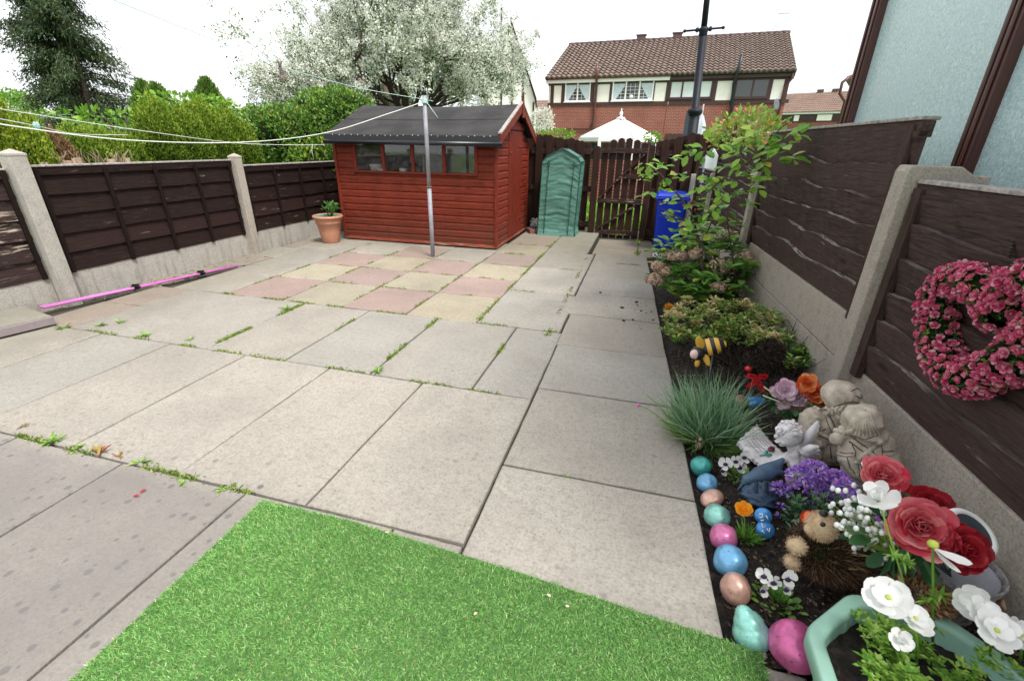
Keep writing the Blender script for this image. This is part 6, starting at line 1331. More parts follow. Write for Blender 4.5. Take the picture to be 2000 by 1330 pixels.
for i in range(4): T_(mb, [(1503, 905+i*1.5, Yc_-.045), (1493, 906+i*2.2, Yc_-.05)], [2, 1.5], 6)
T_(mb, [(1562, 930, Yc_), (1548, 940, Yc_-.05), (1542, 925, Yc_-.07)], [15, 12, 8])
bo = P(mb, 'body', m_cherub, root, remesh=.0026, smooth=2); hit = surf_of(bo); s_ = .0021
mb = MB(); r = random.Random(3)
for i in range(75):
    a = r.uniform(-.5, 3.5); rr = r.uniform(.2, 1.02); px, py = 1543+23*math.cos(a)*rr, 841-21*math.sin(a)*rr
    h = hit(px, py, .001)
    if h: ph = r.uniform(0, 6); mb.tube([h+Vector((.006*math.cos(ph+q), -.001*q, .005*math.sin(ph+q))) for q in np.linspace(0, 4.2, 7)], [.0035, .004, .004, .004, .0035, .003, .002], 6)
P(mb, 'hair', m_cherub, root)
mb = MB(); on_surf(mb, hit, [(1521, 848), (1525, 846), (1530, 848)], .8, s_, .0003, 5); on_surf(mb, hit, [(1519, 842), (1526, 839), (1532, 841)], .6, s_, .0003, 5); on_surf(mb, hit, [(1520, 865), (1525, 866)], .6, s_, .0003, 5); P(mb, 'face_lines', m_crease, root)
def feather_wing(pts, Y, nm):
    mb = MB(); a = onY(*pts[0], Y); n = len(pts)
    for i in range(1, n): b_ = onY(*pts[i], Y+.01*i-.02); s = mm(a); mb.tube([a, a.lerp(b_, .5)+Vector((0, .006, 0)), b_], [7*s, 7.5*s, 2.5*s], 8)
    P(mb, nm, m_cherub, root)
feather_wing([(1568, 872), (1598, 823), (1599, 830), (1598, 838), (1595, 847), (1590, 856), (1584, 864)], Yc_+.0, 'wing'); feather_wing([(1568, 880), (1600, 872), (1602, 880), (1600, 888), (1594, 896), (1586, 898)], Yc_-.04, 'wing')
# scroll plaque lying on the soil, sloping up to its far end
zz = .075
A, B, Cc, D = onX(1442, 862, .60), onX(1480, 828, .72), onX(1532, 884, .72), onX(1494, 915, .62)
A = G(1441, 862, .105); B = G(1479, 828, .115); Cc = G(1536, 888, .10); D = G(1495, 914, .07)
mb = MB(); nn = 22; nrm = (B-A).cross(D-A).normalized(); nrm = nrm if nrm.z > 0 else -nrm
for j in range(nn+1):
    for i in range(9):
        u_ = j/nn; v_ = i/8; p = A.lerp(B, v_).lerp(D.lerp(Cc, v_), u_); e = (.004*math.sin(j*2.1+i)) if i in (0, 8) else 0
        p = p+nrm*(.012*math.cos((v_-.5)*3.14)-.010*math.sin(u_*3.14))+(B-A).normalized()*e*(1 if i else -1)
        if j in (0, nn): p = p+(A-D).normalized()*(.004*math.sin(i*2.6))*(1 if j == 0 else -1)
        mb.v.append(p)
k = len(mb.v); mb.v += [Vector(p)-nrm*.016 for p in mb.v]
for j in range(nn):
    for i in range(8): a_ = j*9+i; mb.f += [(a_, a_+1, a_+10, a_+9), (k+a_, k+a_+9, k+a_+10, k+a_+1)]; mb.m += [0, 0]; mb.sm += [True, True]
ed = [i for i in range(9)]+[j*9+8 for j in range(1, nn+1)]+[nn*9+i for i in range(7, -1, -1)]+[j*9 for j in range(nn-1, 0, -1)]
for a_, b_ in zip(ed, ed[1:]+ed[:1]): mb.f.append((a_, k+a_, k+b_, b_)); mb.m.append(0); mb.sm.append(False)
P(mb, 'scroll', m_cherub, root)
mb = MB(); ed3 = [Vector(mb2_) for mb2_ in []]
def sc(u_, v_, h=.0145): return A.lerp(B, v_).lerp(D.lerp(Cc, v_), u_)+nrm*(.012*math.cos((v_-.5)*3.14)-.010*math.sin(u_*3.14)+h-.012)
for i in range(6):
    v_ = .25+i*.11; u0 = .16+.03*(i % 2); r = random.Random(i); u_ = u0
    while u_ < .58+.05*(i % 3): w_ = r.uniform(.03, .07); mb.tube([sc(u_, v_, .0128), sc(u_+w_, v_, .0128)], .0011, 4); u_ += w_+.012
P(mb, 'inscription', m_crease, root)
m_dkrose = plain('dark_red_rose', (.14, .012, .03), .5); m_teal = plain('teal_leaf', (.03, .25, .20), .5)
mb = MB(); cc_ = sc(.72, .62, .02); mb.ell(cc_, (.014, .012, .010), seg=12, rings=8, nz=.3, ns=5); mb.tube([cc_+nrm*.01+Vector((.010*math.cos(a), .010*math.sin(a), 0))*(1-a/15) for a in np.linspace(0, 14, 30)], .0022, 5); P(mb, 'rose_relief', m_dkrose, root)
mb = MB(); mb.tube([sc(.66, .18, .016), sc(.74, .32, .018), sc(.80, .48, .018)], .0028, 6); mb.ell(sc(.70, .42, .018), (.006, .016, .003), Matrix.Rotation(-.4, 3, 'Z'), 10, 6); mb.ell(sc(.80, .40, .018), (.014, .006, .003), Matrix.Rotation(.4, 3, 'Z'), 10, 6); P(mb, 'leaf_relief', m_teal, root)
# ============================================================ crow ornament on a rock
m_crow = mk_stone('slate_blue_paint', (.055, .10, .17), (.015, .025, .045), .55); Yr = 1.56
gc = GS(1487, 975); root = thing('bird_ornament', gc, 'slate-blue bird ornament with long beak, pecking from a rough rock', 'ornament')
mb = MB(); T_(mb, [(1440, 957, Yr-.06), (1450, 945, Yr-.055), (1457, 936, Yr-.05), (1467, 932, Yr-.045), (1482, 926, Yr-.03), (1500, 920, Yr), (1518, 909, Yr+.03), (1531, 895, Yr+.05)], [1.5, 3, 9, 9, 14, 16, 11, 3], 14); T_(mb, [(1495, 922, Yr-.02), (1518, 921, Yr+.0), (1536, 924, Yr+.02)], [9, 7, 2], 10)
T_(mb, [(1478, 940, Yr-.02), (1476, 962, Yr-.02)], 4, 6); T_(mb, [(1496, 940, Yr), (1498, 962, Yr)], 4, 6); P(mb, 'bird', m_crow, root, remesh=.0025, smooth=4)
mb = MB(); E_(mb, Yr, 1482, 968, 30, 17, 26, nz=.5, ns=3, seed=2); E_(mb, Yr+.02, 1498, 958, 20, 14, 20, nz=.5, ns=3, seed=5); P(mb, 'rock', m_crow, root)
# ============================================================ bee on a stake
gb = GS(1385, 742); Y_ = 2.62; root = thing('bee_ornament', gb, 'yellow and black striped bee ornament on a stake by the edge of the bed', 'ornament')
m_beey = plain('bee_yellow', (.72, .42, .06), .45, 0, .08, 20, 0); m_beek = plain('bee_black', (.02, .02, .025), .45); m_beef = plain('bee_face', (.70, .50, .45), .5)
mb = MB(); cb_ = [(1372, 683), (1381, 680), (1390, 677), (1399, 674), (1408, 670)]
for i in range(13):
    t = i/12; p = onY(1370+42*t, 685-15*t, Y_+.02*t); s = mm(p); rr = 19*s*math.sin(.5+2.3*t)**.6 if t < 1 else 4*s
rot = Matrix.Rotation(R_(68), 3, 'Y'); c0 = onY(1391, 677, Y_); s = mm(c0); L_ = 26*s; prof = []; n = 26
for i in range(n+1): t = i/n; prof.append((18*s*math.sin(math.pi*min(.999, .08+.9*t))**.6, -L_+2*L_*t))
k0 = len(mb.v); mb.lathe(prof, c0, 20, rot)
for fi in range(len(mb.f)-2): ring = fi//20; mb.m[fi] = 1 if (ring//4) % 2 else 0
P(mb, 'body', [m_beey, m_beek], root)
mb = MB(); E_(mb, Y_-.03, 1362, 690, 14, 14, 14); P(mb, 'head', m_beek, root); mb = MB(); E_(mb, Y_-.052, 1357, 692, 9, 10, 8); P(mb, 'face', m_beef, root)
for (a, b_, w_) in (((1371, 682), (1364, 660), 8), ((1374, 688), (1384, 712), 6)):
    pa, pb_ = onY(*a, Y_-.03), onY(*b_, Y_-.05); c = (pa+pb_)/2; d = (pb_-pa); x, y, z = frame(d, (0, 1, 0)); rot = Matrix((x, y, z)).transposed(); mb = MB(); mb.ell(c, (w_*s, .006, d.length*.62), rot, 16, 10); P(mb, 'wing', m_beey, root)
mb = MB(); E_(mb, Y_-.045, 1362, 709, 5, 9, 5); P(mb, 'foot', m_beey, root); P(stem([onY(1392, 690, Y_), gb], .004), 'stake', m_galv, root)
# ============================================================ dark twig bird with red ribbon
gb = GS(1492, 745); Y_ = 2.33; root = thing('wicker_bird', gb, 'dark brown twig hen with raised tail and red ribbon bow under it', 'ornament')
m_twig = leafm('dark_twig', [(0, (.012, .008, .006)), (.7, (.035, .022, .016)), (1, (.08, .055, .04))], .8, 0); m_ribbon = plain('red_ribbon', (.50, .012, .02), .35, 0, .1, 20, 0)
mb = MB(); E_(mb, Y_, 1490, 714, 30, 20, 20); E_(mb, Y_-.02, 1468, 706, 12, 13, 12); T_(mb, [(1505, 705, Y_), (1514, 686, Y_), (1504, 676, Y_)], [14, 10, 6]); P(mb, 'body', m_core, root)
N = 2600; idx = rng.integers(0, 4, N); cs = np.array([tuple(onY(1490, 714, Y_)), tuple(onY(1468, 706, Y_-.02)), tuple(onY(1513, 690, Y_)), tuple(onY(1502, 678, Y_))]); rr = np.array([(30, 20, 20), (12, 12, 13), (12, 12, 14), (11, 10, 9)])*mm(cs[0]); d = rdir(N)
p = cs[idx]+d*rr[idx]; scatter('twigs', TRI, p, np.cross(d, rdir(N))+d*.25, d, rng.uniform(.02, .045, N), rng.uniform(.003, .006, N), m_twig, root)
mb = MB(); E_(mb, Y_-.06, 1461, 720, 6, 6, 6); P(mb, 'beak', m_ribbon, root)
mb = MB()
for pts in ([(1478, 734), (1462, 730), (1460, 738), (1478, 738)], [(1478, 738), (1468, 748), (1458, 756), (1466, 757), (1482, 742)], [(1478, 736), (1486, 748), (1494, 762), (1488, 764), (1476, 744)], [(1480, 735), (1494, 740), (1500, 733), (1482, 732)]):
    q = [onY(*p, Y_-.07-.003*i) for i, p in enumerate(pts)]; 
    for i in range(len(q)-1): mb.beam(q[i], q[i+1], .011, .002, up=(0, 1, 0))
P(mb, 'ribbon', m_ribbon, root)
# ============================================================ wooden trough with silk flowers
m_trough = mk_wood('pale_brown_wood', (.30, .18, .135), (.45, .33, .27), .5, 'Z', .6)
gv = GS(1560, 852); root = thing('wooden_planter', gv, 'tapering pinkish-brown wooden planter standing behind the cherub', 'planter')
c = gv+Vector((0, .03, 0)); mb = MB(); h_ = .17; w0, w1 = .05, .072; rz_ = Matrix.Rotation(-.45, 3, 'Z')
vs = [c+rz_ @ Vector((sx*w, sy*w*.9, z)) for w, z in ((w0, 0), (w1, h_)) for sx, sy in ((-1, -1), (1, -1), (1, 1), (-1, 1))]
mb.add(vs, [(0, 1, 5, 4), (1, 2, 6, 5), (2, 3, 7, 6), (3, 0, 4, 7), (3, 2, 1, 0), (4, 5, 6, 7)]); P(mb, 'box', m_trough, root, bevel=.003)
m_spink = leafm('silk_pink', [(0, (.62, .36, .50)), (.5, (.76, .58, .68)), (1, (.80, .70, .76))], .6, .3); m_sor = leafm('silk_orange', [(0, (.62, .08, .03)), (.5, (.78, .20, .05)), (1, (.85, .42, .18))], .6, .3); m_sgreen = leafm('silk_leaf', [(0, (.02, .08, .03)), (.6, (.05, .15, .05)), (1, (.35, .40, .30))], .5, .2)
root = thing('silk_bouquet', gv+Vector((0, 0, .17)), 'bunch of silk flowers, pale pink and orange, in the wooden planter', 'flowers'); Yv = gv.y-.01
it = []
for i, (px, py, R, mi) in enumerate([(1533, 762, .045, 0), (1556, 775, .045, 0), (1530, 785, .034, 0), (1517, 765, .028, 0), (1575, 748, .040, 1), (1590, 768, .042, 1), (1604, 782, .030, 1), (1570, 762, .030, 1)]): it += rosette(onY(px, py, Yv-.02), (-.2+.1*(mi), -.75, .55), R, 5, 7, mi, i)
petals('blooms', it, [m_spink, m_sor], root)
cc_ = np.array(onY(1560, 785, Yv+.02)); d = rdir(160); p = cc_+d*np.array([.10, .05, .05]); scatter('leaves', OVAL, p, d+[0, -.3, .3], rdir(160), .045, .028, m_sgreen, root)
mb = MB()
for a in ([(1545, 800, Yv-.03), (1518, 783, Yv-.06), (1490, 772, Yv-.06)], [(1545, 790, Yv-.03), (1505, 765, Yv-.05), (1492, 755, Yv-.05)]): T_(mb, a, 1.2, 5)
P(mb, 'stems', plain('cream_stem', (.6, .55, .35), .6), root)
# ============================================================ leafy plants of the bed
m_dian = leafm('blue_grey_blade', [(0, (.09, .20, .10)), (.5, (.18, .33, .19)), (.85, (.32, .45, .31)), (1, (.26, .40, .10))], .6, .15); m_dgreen = leafm('grassy_blade', [(0, (.06, .15, .03)), (.6, (.14, .27, .06)), (.92, (.25, .38, .12)), (1, (.45, .36, .2))], .55, .2)
g0 = GS(1378, 862); root = thing('carnation_clump', g0, 'large clump of thin blue-grey leaves spilling over the bed edge', 'plant')
def blades(n, c, spread, ln, wid, mat, nm, up=.8, droop=.25, lean=(0, 0)):
    V = []; F = []; T = 5
    for i in range(n):
        a = random.uniform(0, 6.283); t = random.random()**.6; base = Vector(c)+Vector((math.cos(a)*spread*t, math.sin(a)*spread*t*.8, 0)); l = ln*random.uniform(.55, 1.1); d = Vector((math.cos(a)*t*(1-up)*2+lean[0]+random.gauss(0, .2), math.sin(a)*t*(1-up)*2+lean[1]+random.gauss(0, .2), up)).normalized()
        sd_ = d.cross(Vector((random.gauss(0, 1), random.gauss(0, 1), .1))).normalized(); w = wid*random.uniform(.7, 1.2); p = base.copy(); k = len(V)
        for j in range(T):
            q = j/(T-1); ww = w*(1-q)**.6*(.5+.5*min(1, q*4)); V += [p-sd_*ww, p+sd_*ww]; d = (d+Vector((0, 0, -droop*q*.5))+Vector((random.gauss(0, .17), random.gauss(0, .17), 0))).normalized(); p = p+d*(l/(T-1))
        F += [(k+2*j, k+2*j+1, k+2*j+3, k+2*j+2) for j in range(T-1)]
    mb = MB(); mb.v = [tuple(v) for v in V]; mb.f = F; mb.m = [0]*len(F); mb.sm = [False]*len(F); return P(mb, nm, mat, root)
blades(1000, g0, .075, .34, .0030, m_dian, 'grey_leaves', .80, .16, (-.10, .03)); blades(900, g0, .08, .22, .0030, m_dgreen, 'green_leaves', .55, .25, (-.05, -.08))
mb = MB(); T_(mb, [(1330, 850, 1.9), (1290, 815, 1.88), (1262, 797, 1.9), (1247, 792, 1.92)], 1.0, 5); T_(mb, [(1330, 840, 1.9), (1285, 790, 1.9), (1262, 770, 1.92)], 1.0, 5); P(mb, 'flower_stems', m_dgreen, root); mb = MB(); E_(mb, 1.92, 1246, 791, 4, 4, 4, seg=8, rings=6); P(mb, 'pink_bud', m_pinkp, root)
# pieris: low shrub of yellow-green whorls
m_pier = leafm('pieris_leaf', [(0, (.07, .17, .03)), (.4, (.17, .30, .05)), (.75, (.34, .42, .09)), (.92, (.58, .56, .22)), (1, (.50, .28, .10))], .45, .3); m_pcream = leafm('cream_whorl', [(0, (.55, .55, .25)), (.5, (.72, .68, .38)), (1, (.55, .34, .14))], .5, .3)
def whorls(name, pts, ln, wd, mat, root, per=9, up=.35, tmpl=TRI, tips=(), tmat=None):
    P_ = []; D_ = []; n0_ = len(pts)*per; pts = list(pts)+list(tips)
    for p in pts:
        for k in range(per): a = random.uniform(0, 6.283); P_.append((p[0]+math.cos(a)*.004, p[1]+math.sin(a)*.004, p[2]+random.uniform(-.02, .01))); D_.append((math.cos(a), math.sin(a), up+random.uniform(-.25, .4)))
    n = len(P_); return scatter(name, tmpl, P_, D_, (0, 0, 1), rng.uniform(.7, 1.15, n)*ln, rng.uniform(.8, 1.1, n)*wd, [mat, tmat or mat], root, True, (np.arange(n) >= n0_).astype(int))
def stems_to(pts, base, root, r=.003, mat=None, n=30):
    mb = MB(); b = Vector(base)
    for p in random.sample(list(pts), min(n, len(pts))):
        p = Vector(p); o = b+Vector((random.gauss(0, .04), random.gauss(0, .04), -.01)); mb.tube([o, o.lerp(p, .45)+Vector((random.gauss(0, .02), random.gauss(0, .02), .02)), p], [r*1.3, r, r*.5], 5, cap=False)
    return P(mb, 'stems', mat or m_bark, root)
def region(n, x0, x1, y0, y1, Yf, Yj=.1, ok=None):
    out = []
    while len(out) < n:
        px, py = random.uniform(x0, x1), random.uniform(y0, y1)
        if ok and not ok(px, py): continue
        out.append(tuple(onY(px, py, Yf(px, py)+random.gauss(0, Yj*.4))))
    return out
g0 = GS(1430, 705); root = thing('pieris_shrub', g0, 'low shrub with yellow-green and bronze leaf whorls in mid bed', 'shrub')
okp = lambda px, py: ((px-1415)/118)**2+((py-636)/48)**2 < 1 and noise.noise(Vector((px*.03, py*.05, 2))) > -.35 and py < 672+(px-1400)*.08
Yp = lambda px, py: 2.95+(640-py)*.006
pts = region(290, 1295, 1535, 580, 690, Yp, .16, okp)
pts2 = [tuple(onY(px+random.gauss(0, 4), py+random.gauss(0, 4), Yp(px, py)-.05)) for px, py in [(1325, 600), (1345, 590), (1310, 612), (1450, 595), (1460, 600), (1475, 640), (1480, 650), (1470, 655), (1360, 630), (1390, 615), (1330, 620), (1510, 625), (1320, 605), (1505, 660), (1515, 662), (1385, 598), (1395, 590)] for _ in range(5)]
whorls('foliage', pts, .040, .013, m_pier, root, 10, .35, TRI, pts2, m_pcream); stems_to(pts, g0, root, .0035, m_twig, 110)
g0 = GS(1560, 720); root = thing('pieris_shrub', g0, 'loose glossy green sprigs against the concrete board', 'shrub')
pts = region(46, 1525, 1605, 650, 715, lambda a, b: 2.72+(690-b)*.004, .1, lambda a, b: noise.noise(Vector((a*.04, b*.04, 5))) > -.1); whorls('foliage', pts, .055, .018, m_gbush, root, 9); stems_to(pts, GS(1530, 735), root, .003, m_twig, 30)
# bare brown stems / dead growth behind the bee
g0 = GS(1440, 730); root = thing('bare_twigs', g0, 'tangle of bare brown stems between the bee and dark twig hen', 'twigs'); mb = MB()
for i in range(110):
    b = GS(random.uniform(1390, 1560), random.uniform(690, 765)); t = b+Vector((random.gauss(0, .10), random.gauss(0, .06), random.uniform(.05, .26))); mb.tube([b, b.lerp(t, .5)+Vector((random.gauss(0, .02), 0, .02)), t], [.003, .0022, .001], 4, cap=False)
P(mb, 'twigs', m_twig, root)
# hydrangea
m_hyd = leafm('hydrangea_leaf', [(0, (.06, .19, .03)), (.5, (.15, .34, .055)), (.88, (.28, .48, .09)), (1, (.62, .56, .08))], .4, .3, .5); m_dead = leafm('dried_floret', [(0, (.30, .17, .11)), (.5, (.50, .34, .25)), (1, (.68, .55, .45))], .8, .25)
g0 = GS(1385, 590); root = thing('hydrangea_bush', g0, 'leafy hydrangea with last year’s brown flower heads below the rose', 'shrub')
okh = lambda px, py: (((px-1375)/100)**2+((py-515)/75)**2 < 1)
Yh = lambda px, py: 3.95+(520-py)*.004+abs(px-1375)*.001
pts = region(150, 1275, 1480, 440, 590, Yh, .3, okh); whorls('foliage', pts, .105, .055, m_hyd, root, 6, .15, OVAL); stems_to(pts, g0, root, .005, m_bark, 60)
it = []
for px, py, R in [(1410, 520, .085), (1418, 460, .065), (1278, 545, .07), (1284, 520, .055), (1405, 560, .055), (1312, 500, .055), (1360, 495, .06), (1459, 500, .05), (1330, 500, .05), (1300, 530, .04)]:
    c = np.array(onY(px, py, Yh(px, py)-.20)); d = rdir(230); it.append((c+d*R*np.array([1.05, 1, .75])*(.85+.35*sn(d, 3.5, px))[:, None], d))
p = np.concatenate([i[0] for i in it]); d = np.concatenate([i[1] for i in it]); n = len(p); scatter('dried_heads', OVAL, p, np.cross(d, rdir(n)), d, rng.uniform(.016, .026, n), rng.uniform(.012, .02, n), m_dead, root)
# the tall rose
g0 = GS(1412, 600); root = thing('rose_bush', g0, 'tall arching rose bush with fresh green leaves over the right bed', 'rose bush'); mb = MB()
def RB(pts, r0, r1): 
    P_ = [onY(*p) for p in pts]; n = len(P_); mb.tube(P_, [r0+(r1-r0)*i/(n-1) for i in range(n)], 7, cap=False); return P_
RB([(1385, 600, 3.95), (1380, 575, 3.93), (1365, 470, 3.85), (1350, 412, 3.75), (1320, 376, 3.65), (1290, 340, 3.6), (1268, 325, 3.6)], .013, .003)
RB([(1420, 605, 3.95), (1417, 593, 3.93), (1386, 509, 3.88), (1350, 440, 3.8), (1330, 427, 3.7), (1290, 406, 3.6)], .013, .003)
RB([(1350, 400, 3.75), (1410, 352, 3.6), (1455, 322, 3.5), (1500, 280, 3.4), (1525, 250, 3.3), (1550, 235, 3.2)], .009, .002)
RB([(1375, 470, 3.85), (1392, 427, 3.75), (1428, 400, 3.65), (1470, 361, 3.55), (1490, 340, 3.5)], .007, .002)
RB([(1352, 400, 3.75), (1356, 376, 3.7), (1362, 334, 3.65), (1374, 298, 3.6), (1395, 275, 3.6)], .006, .002)
RB([(1340, 430, 3.75), (1310, 425, 3.65), (1285, 420, 3.6)], .005, .002); RB([(1395, 470, 3.85), (1440, 455, 3.8), (1460, 430, 3.7)], .005, .002); RB([(1440, 560, 3.95), (1430, 500, 3.9), (1420, 430, 3.8), (1400, 400, 3.7)], .008, .003)
RB([(1455, 322, 3.5), (1445, 290, 3.5), (1460, 262, 3.5)], .004, .002); RB([(1500, 280, 3.4), (1540, 300, 3.35), (1558, 312, 3.3)], .004, .0015)
P(mb, 'stems', m_bark2, root)
cl = [(1260, 328), (1285, 320), (1295, 335), (1315, 313), (1350, 303), (1257, 352), (1320, 340), (1300, 360), (1340, 355), (1268, 375), (1352, 288), (1375, 300), (1395, 268), (1412, 290), (1420, 330), (1440, 325), (1450, 345), (1470, 330), (1490, 345), (1500, 320), (1485, 300), (1500, 285), (1520, 270), (1545, 262), (1570, 245), (1540, 306), (1555, 312), (1480, 370), (1455, 365), (1400, 350), (1390, 365), (1365, 360), (1330, 385), (1310, 375), (1350, 400), (1370, 395), (1400, 392), (1412, 402), (1380, 415), (1430, 360), (1295, 420), (1320, 425), (1340, 430), (1400, 425), (1420, 432), (1310, 448), (1330, 455), (1360, 440), (1385, 380), (1440, 300), (1465, 285), (1450, 270), (1510, 300), (1480, 255), (1430, 385), (1460, 400), (1440, 430), (1345, 470), (1380, 455), (1530, 285), (1425, 305), (1275, 340), (1398, 410), (1355, 420), (1470, 345), (1440, 345), (1405, 375), (1375, 345), (1300, 395)]
P_ = []; D_ = []; Ls = []; U_ = []
def Yr_(px, py): return 3.72-.0022*max(0, px-1400)-.001*max(0, 400-py)
for px, py in cl:
    px += random.gauss(0, 5); py += random.gauss(0, 5)
    c = onY(px, py, Yr_(px, py)+random.gauss(0, .05)); ax = Vector((random.gauss(0, 1), random.gauss(0, .5), random.gauss(-.1, .4))).normalized(); sd_ = ax.cross(Vector((0, 0, 1))).normalized(); big = 1.2 if px > 1500 else 1.0
    for k, (t, sg) in enumerate(((1, 0), (.5, 1), (.5, -1), (0, 1), (0, -1))):
        P_.append(tuple(c+ax*(t*.06-.03)+sd_*sg*.008)); D_.append(tuple((ax if sg == 0 else (sd_*sg+ax*.5))+Vector((random.gauss(0, .15), random.gauss(0, .15), random.gauss(-.12, .25))))); Ls.append(random.uniform(.055, .088)*big); U_.append((random.gauss(0, .35), random.gauss(-.3, .35), 1))
n = len(P_); scatter('leaves', OVAL, P_, D_, U_, Ls, np.array(Ls)*.62, m_rosef, root)
mb = MB(); [mb.ell(onY(px, py, 3.5), (.007, .007, .010), seg=8, rings=6) for px, py in ((1335, 402), (1354, 402), (1358, 410), (1349, 396))]; P(mb, 'red_buds', m_redp, root)
# pansies, marigolds
m_vio = leafm('pansy_leaf', [(0, (.06, .19, .03)), (.6, (.15, .33, .05)), (1, (.30, .45, .09))], .4, .3); m_wpet = leafm('white_petal', [(0, (.74, .74, .72)), (1, (.84, .84, .82))], .6, .35); m_blotch = plain('pansy_blotch', (.03, .01, .06), .8)
m_ora = leafm('orange_petal', [(0, (.80, .26, .01)), (1, (.88, .45, .03))], .5, .3)
def pansy(gx, gy, flowers, label, R=.024, nl=46, spread=.055, wm=None):
    g = GS(gx, gy); root = thing('pansy_plant', g, label, 'pansy'); d = rdir(nl, .2); p = np.array(g)+d*np.array([spread, spread, spread*.6])*rng.uniform(.3, 1, (nl, 1))
    scatter('leaves', OVAL, p, d+[0, 0, .3], (0, 0, 1), rng.uniform(.02, .035, nl), rng.uniform(.012, .02, nl), m_vio, root)
    it = []; mb = MB(); st = MB()
    for i, (px, py) in enumerate(flowers):
        c = onY(px, py, g.y-.02); fl = petals('flower', rosette(c, (-.3+.3*i, -.8, .5), R*random.uniform(.8, 1.1), 1, 5, 0, i, 1.2), [wm or m_wpet], root); mb = MB().ell(c+Vector((-.004, -.010, .002)), (R*.42, R*.18, R*.36), seg=8, rings=6)
        bl_ = mb.build('blotch', m_blotch, fl); st.tube([g, g.lerp(c, .5)+Vector((.004, 0, 0)), c], .0016, 5)
    P(st, 'stems', m_vio, root)
pansy(1440, 935, [(1418, 905), (1438, 900), (1455, 892), (1446, 912), (1412, 918), (1440, 945)], 'white pansy with dark purple blotches left of the bird ornament')
pansy(1515, 1180, [(1493, 1122), (1512, 1135), (1540, 1128), (1536, 1148), (1490, 1150)], 'white-flowered pansy just above the largest pink stone', .022, 60, .06)
pansy(1308, 655, [(1312, 638), (1318, 643)], 'tiny white pansy by the bed edge near the bee', .025, 25, .07); pansy(1285, 505, [(1280, 498), (1290, 500)], 'small pansy at the far end of the bed under the hydrangea', .03, 25, .09)
for gx, gy, fx, fy, R, lab, nl in [(1458, 1052, 1452, 994, .026, 'orange-flowered plant with narrow leaves beside the blue lettered stone', 130), (1306, 612, 1306, 599, .030, 'orange marigold farthest away at the bed edge', 30), (1325, 668, 1325, 652, .030, 'second small orange marigold nearer the bee', 40)]:
    g = GS(gx, gy); root = thing('marigold_plant', g, lab, 'marigold'); d = rdir(nl, .1); sc_ = .05 if nl > 50 else .07
    scatter('leaves', BLADE, np.array(g)+d*np.array([.4, .4, .1])*sc_, d+[0, 0, .4], rdir(nl), rng.uniform(.5, 1.2, nl)*sc_, sc_*.13, m_hyd, root); c = onY(fx, fy, g.y); petals('flower', rosette(c, (-.1, -.6, .8), R, 3, 7, 0, 1, 1.3), [m_ora], root); P(stem([g, c], .002), 'stem', m_hyd, root)
# purple flower heads
m_pur = leafm('purple_floret', [(0, (.20, .08, .50)), (.5, (.40, .22, .74)), (.8, (.66, .50, .88)), (1, (.70, .20, .50))], .6, .3)
g = GS(1600, 1015); root = thing('purple_flowers', g, 'rounded heads of bright purple flowers between bird ornament and hedgehog', 'flowers'); P_ = []; D_ = []; st = MB()
for px, py, R in [(1527, 955, 17), (1565, 930, 26), (1590, 918, 24), (1612, 940, 20), (1632, 938, 26), (1600, 958, 22), (1575, 950, 20), (1650, 950, 18), (1620, 965, 14), (1585, 985, 8), (1525, 988, 5), (1523, 1008, 4), (1660, 975, 12), (1690, 985, 8), (1673, 1070, 6), (1706, 1015, 7)]:
    Yq = 1.50 if px < 1640 else 1.36; c = onY(px, py, Yq); s = mm(c)*.84; k = int(R*R*.36)+6; d = rdir(k, -.3); P_.append(np.array(c)+d*R*s*np.array([1, .8, .75])); D_.append(d); b = GS(px*.5+800, 1020); st.tube([b, b.lerp(c, .6), c], .0018, 5)
P_ = np.concatenate(P_); D_ = np.concatenate(D_); n = len(P_); scatter('florets', OVAL, P_, D_+rdir(n)*.6, rdir(n), rng.uniform(.010, .017, n), rng.uniform(.007, .012, n), m_pur, root); P(st, 'stems', m_sgreen, root)
pts = region(60, 1540, 1700, 975, 1050, lambda a, b: 1.42, .06); whorls('leaves', pts, .035, .014, m_sgreen, root, 6, .4)
# baby's breath
g = GS(1720, 1080); root = thing('gypsophila_spray', g, 'spray of tiny white bead flowers on green stems above the hedgehog', 'flowers'); mb = MB(); st = MB(); hub = onY(1760, 1085, 1.16); rr_ = random.Random(12)
for i in range(120):
    px = rr_.gauss(1685, 32); py = 1020+(px-1685)*.55+rr_.gauss(0, 30); px = min(max(px, 1618), 1765); py = min(max(py, 945), 1112); c = onY(px, py, rr_.uniform(1.10, 1.26)); mb.ell(c, (.0068, .0068, .0085), seg=8, rings=6)
    if i % 2: m_ = c.lerp(hub, .45)+Vector((0, 0, -.012)); st.tube([c, m_, hub], [.001, .0015, .002], 4, cap=False)
for px, py in [(1688, 905), (1700, 900), (1718, 915), (1730, 925), (1740, 935), (1712, 925)]: c = onY(px, py, 1.22); mb.ell(c, (.0075, .0075, .009), seg=8, rings=6); st.tube([c, onY(1715, 950, 1.24), hub], .0014, 4, cap=False)
o = P(mb, 'bead_flowers', m_upvc, root); tag(o, kind='stuff'); P(st, 'stems', plain('lime_stem', (.30, .42, .08), .5), root)
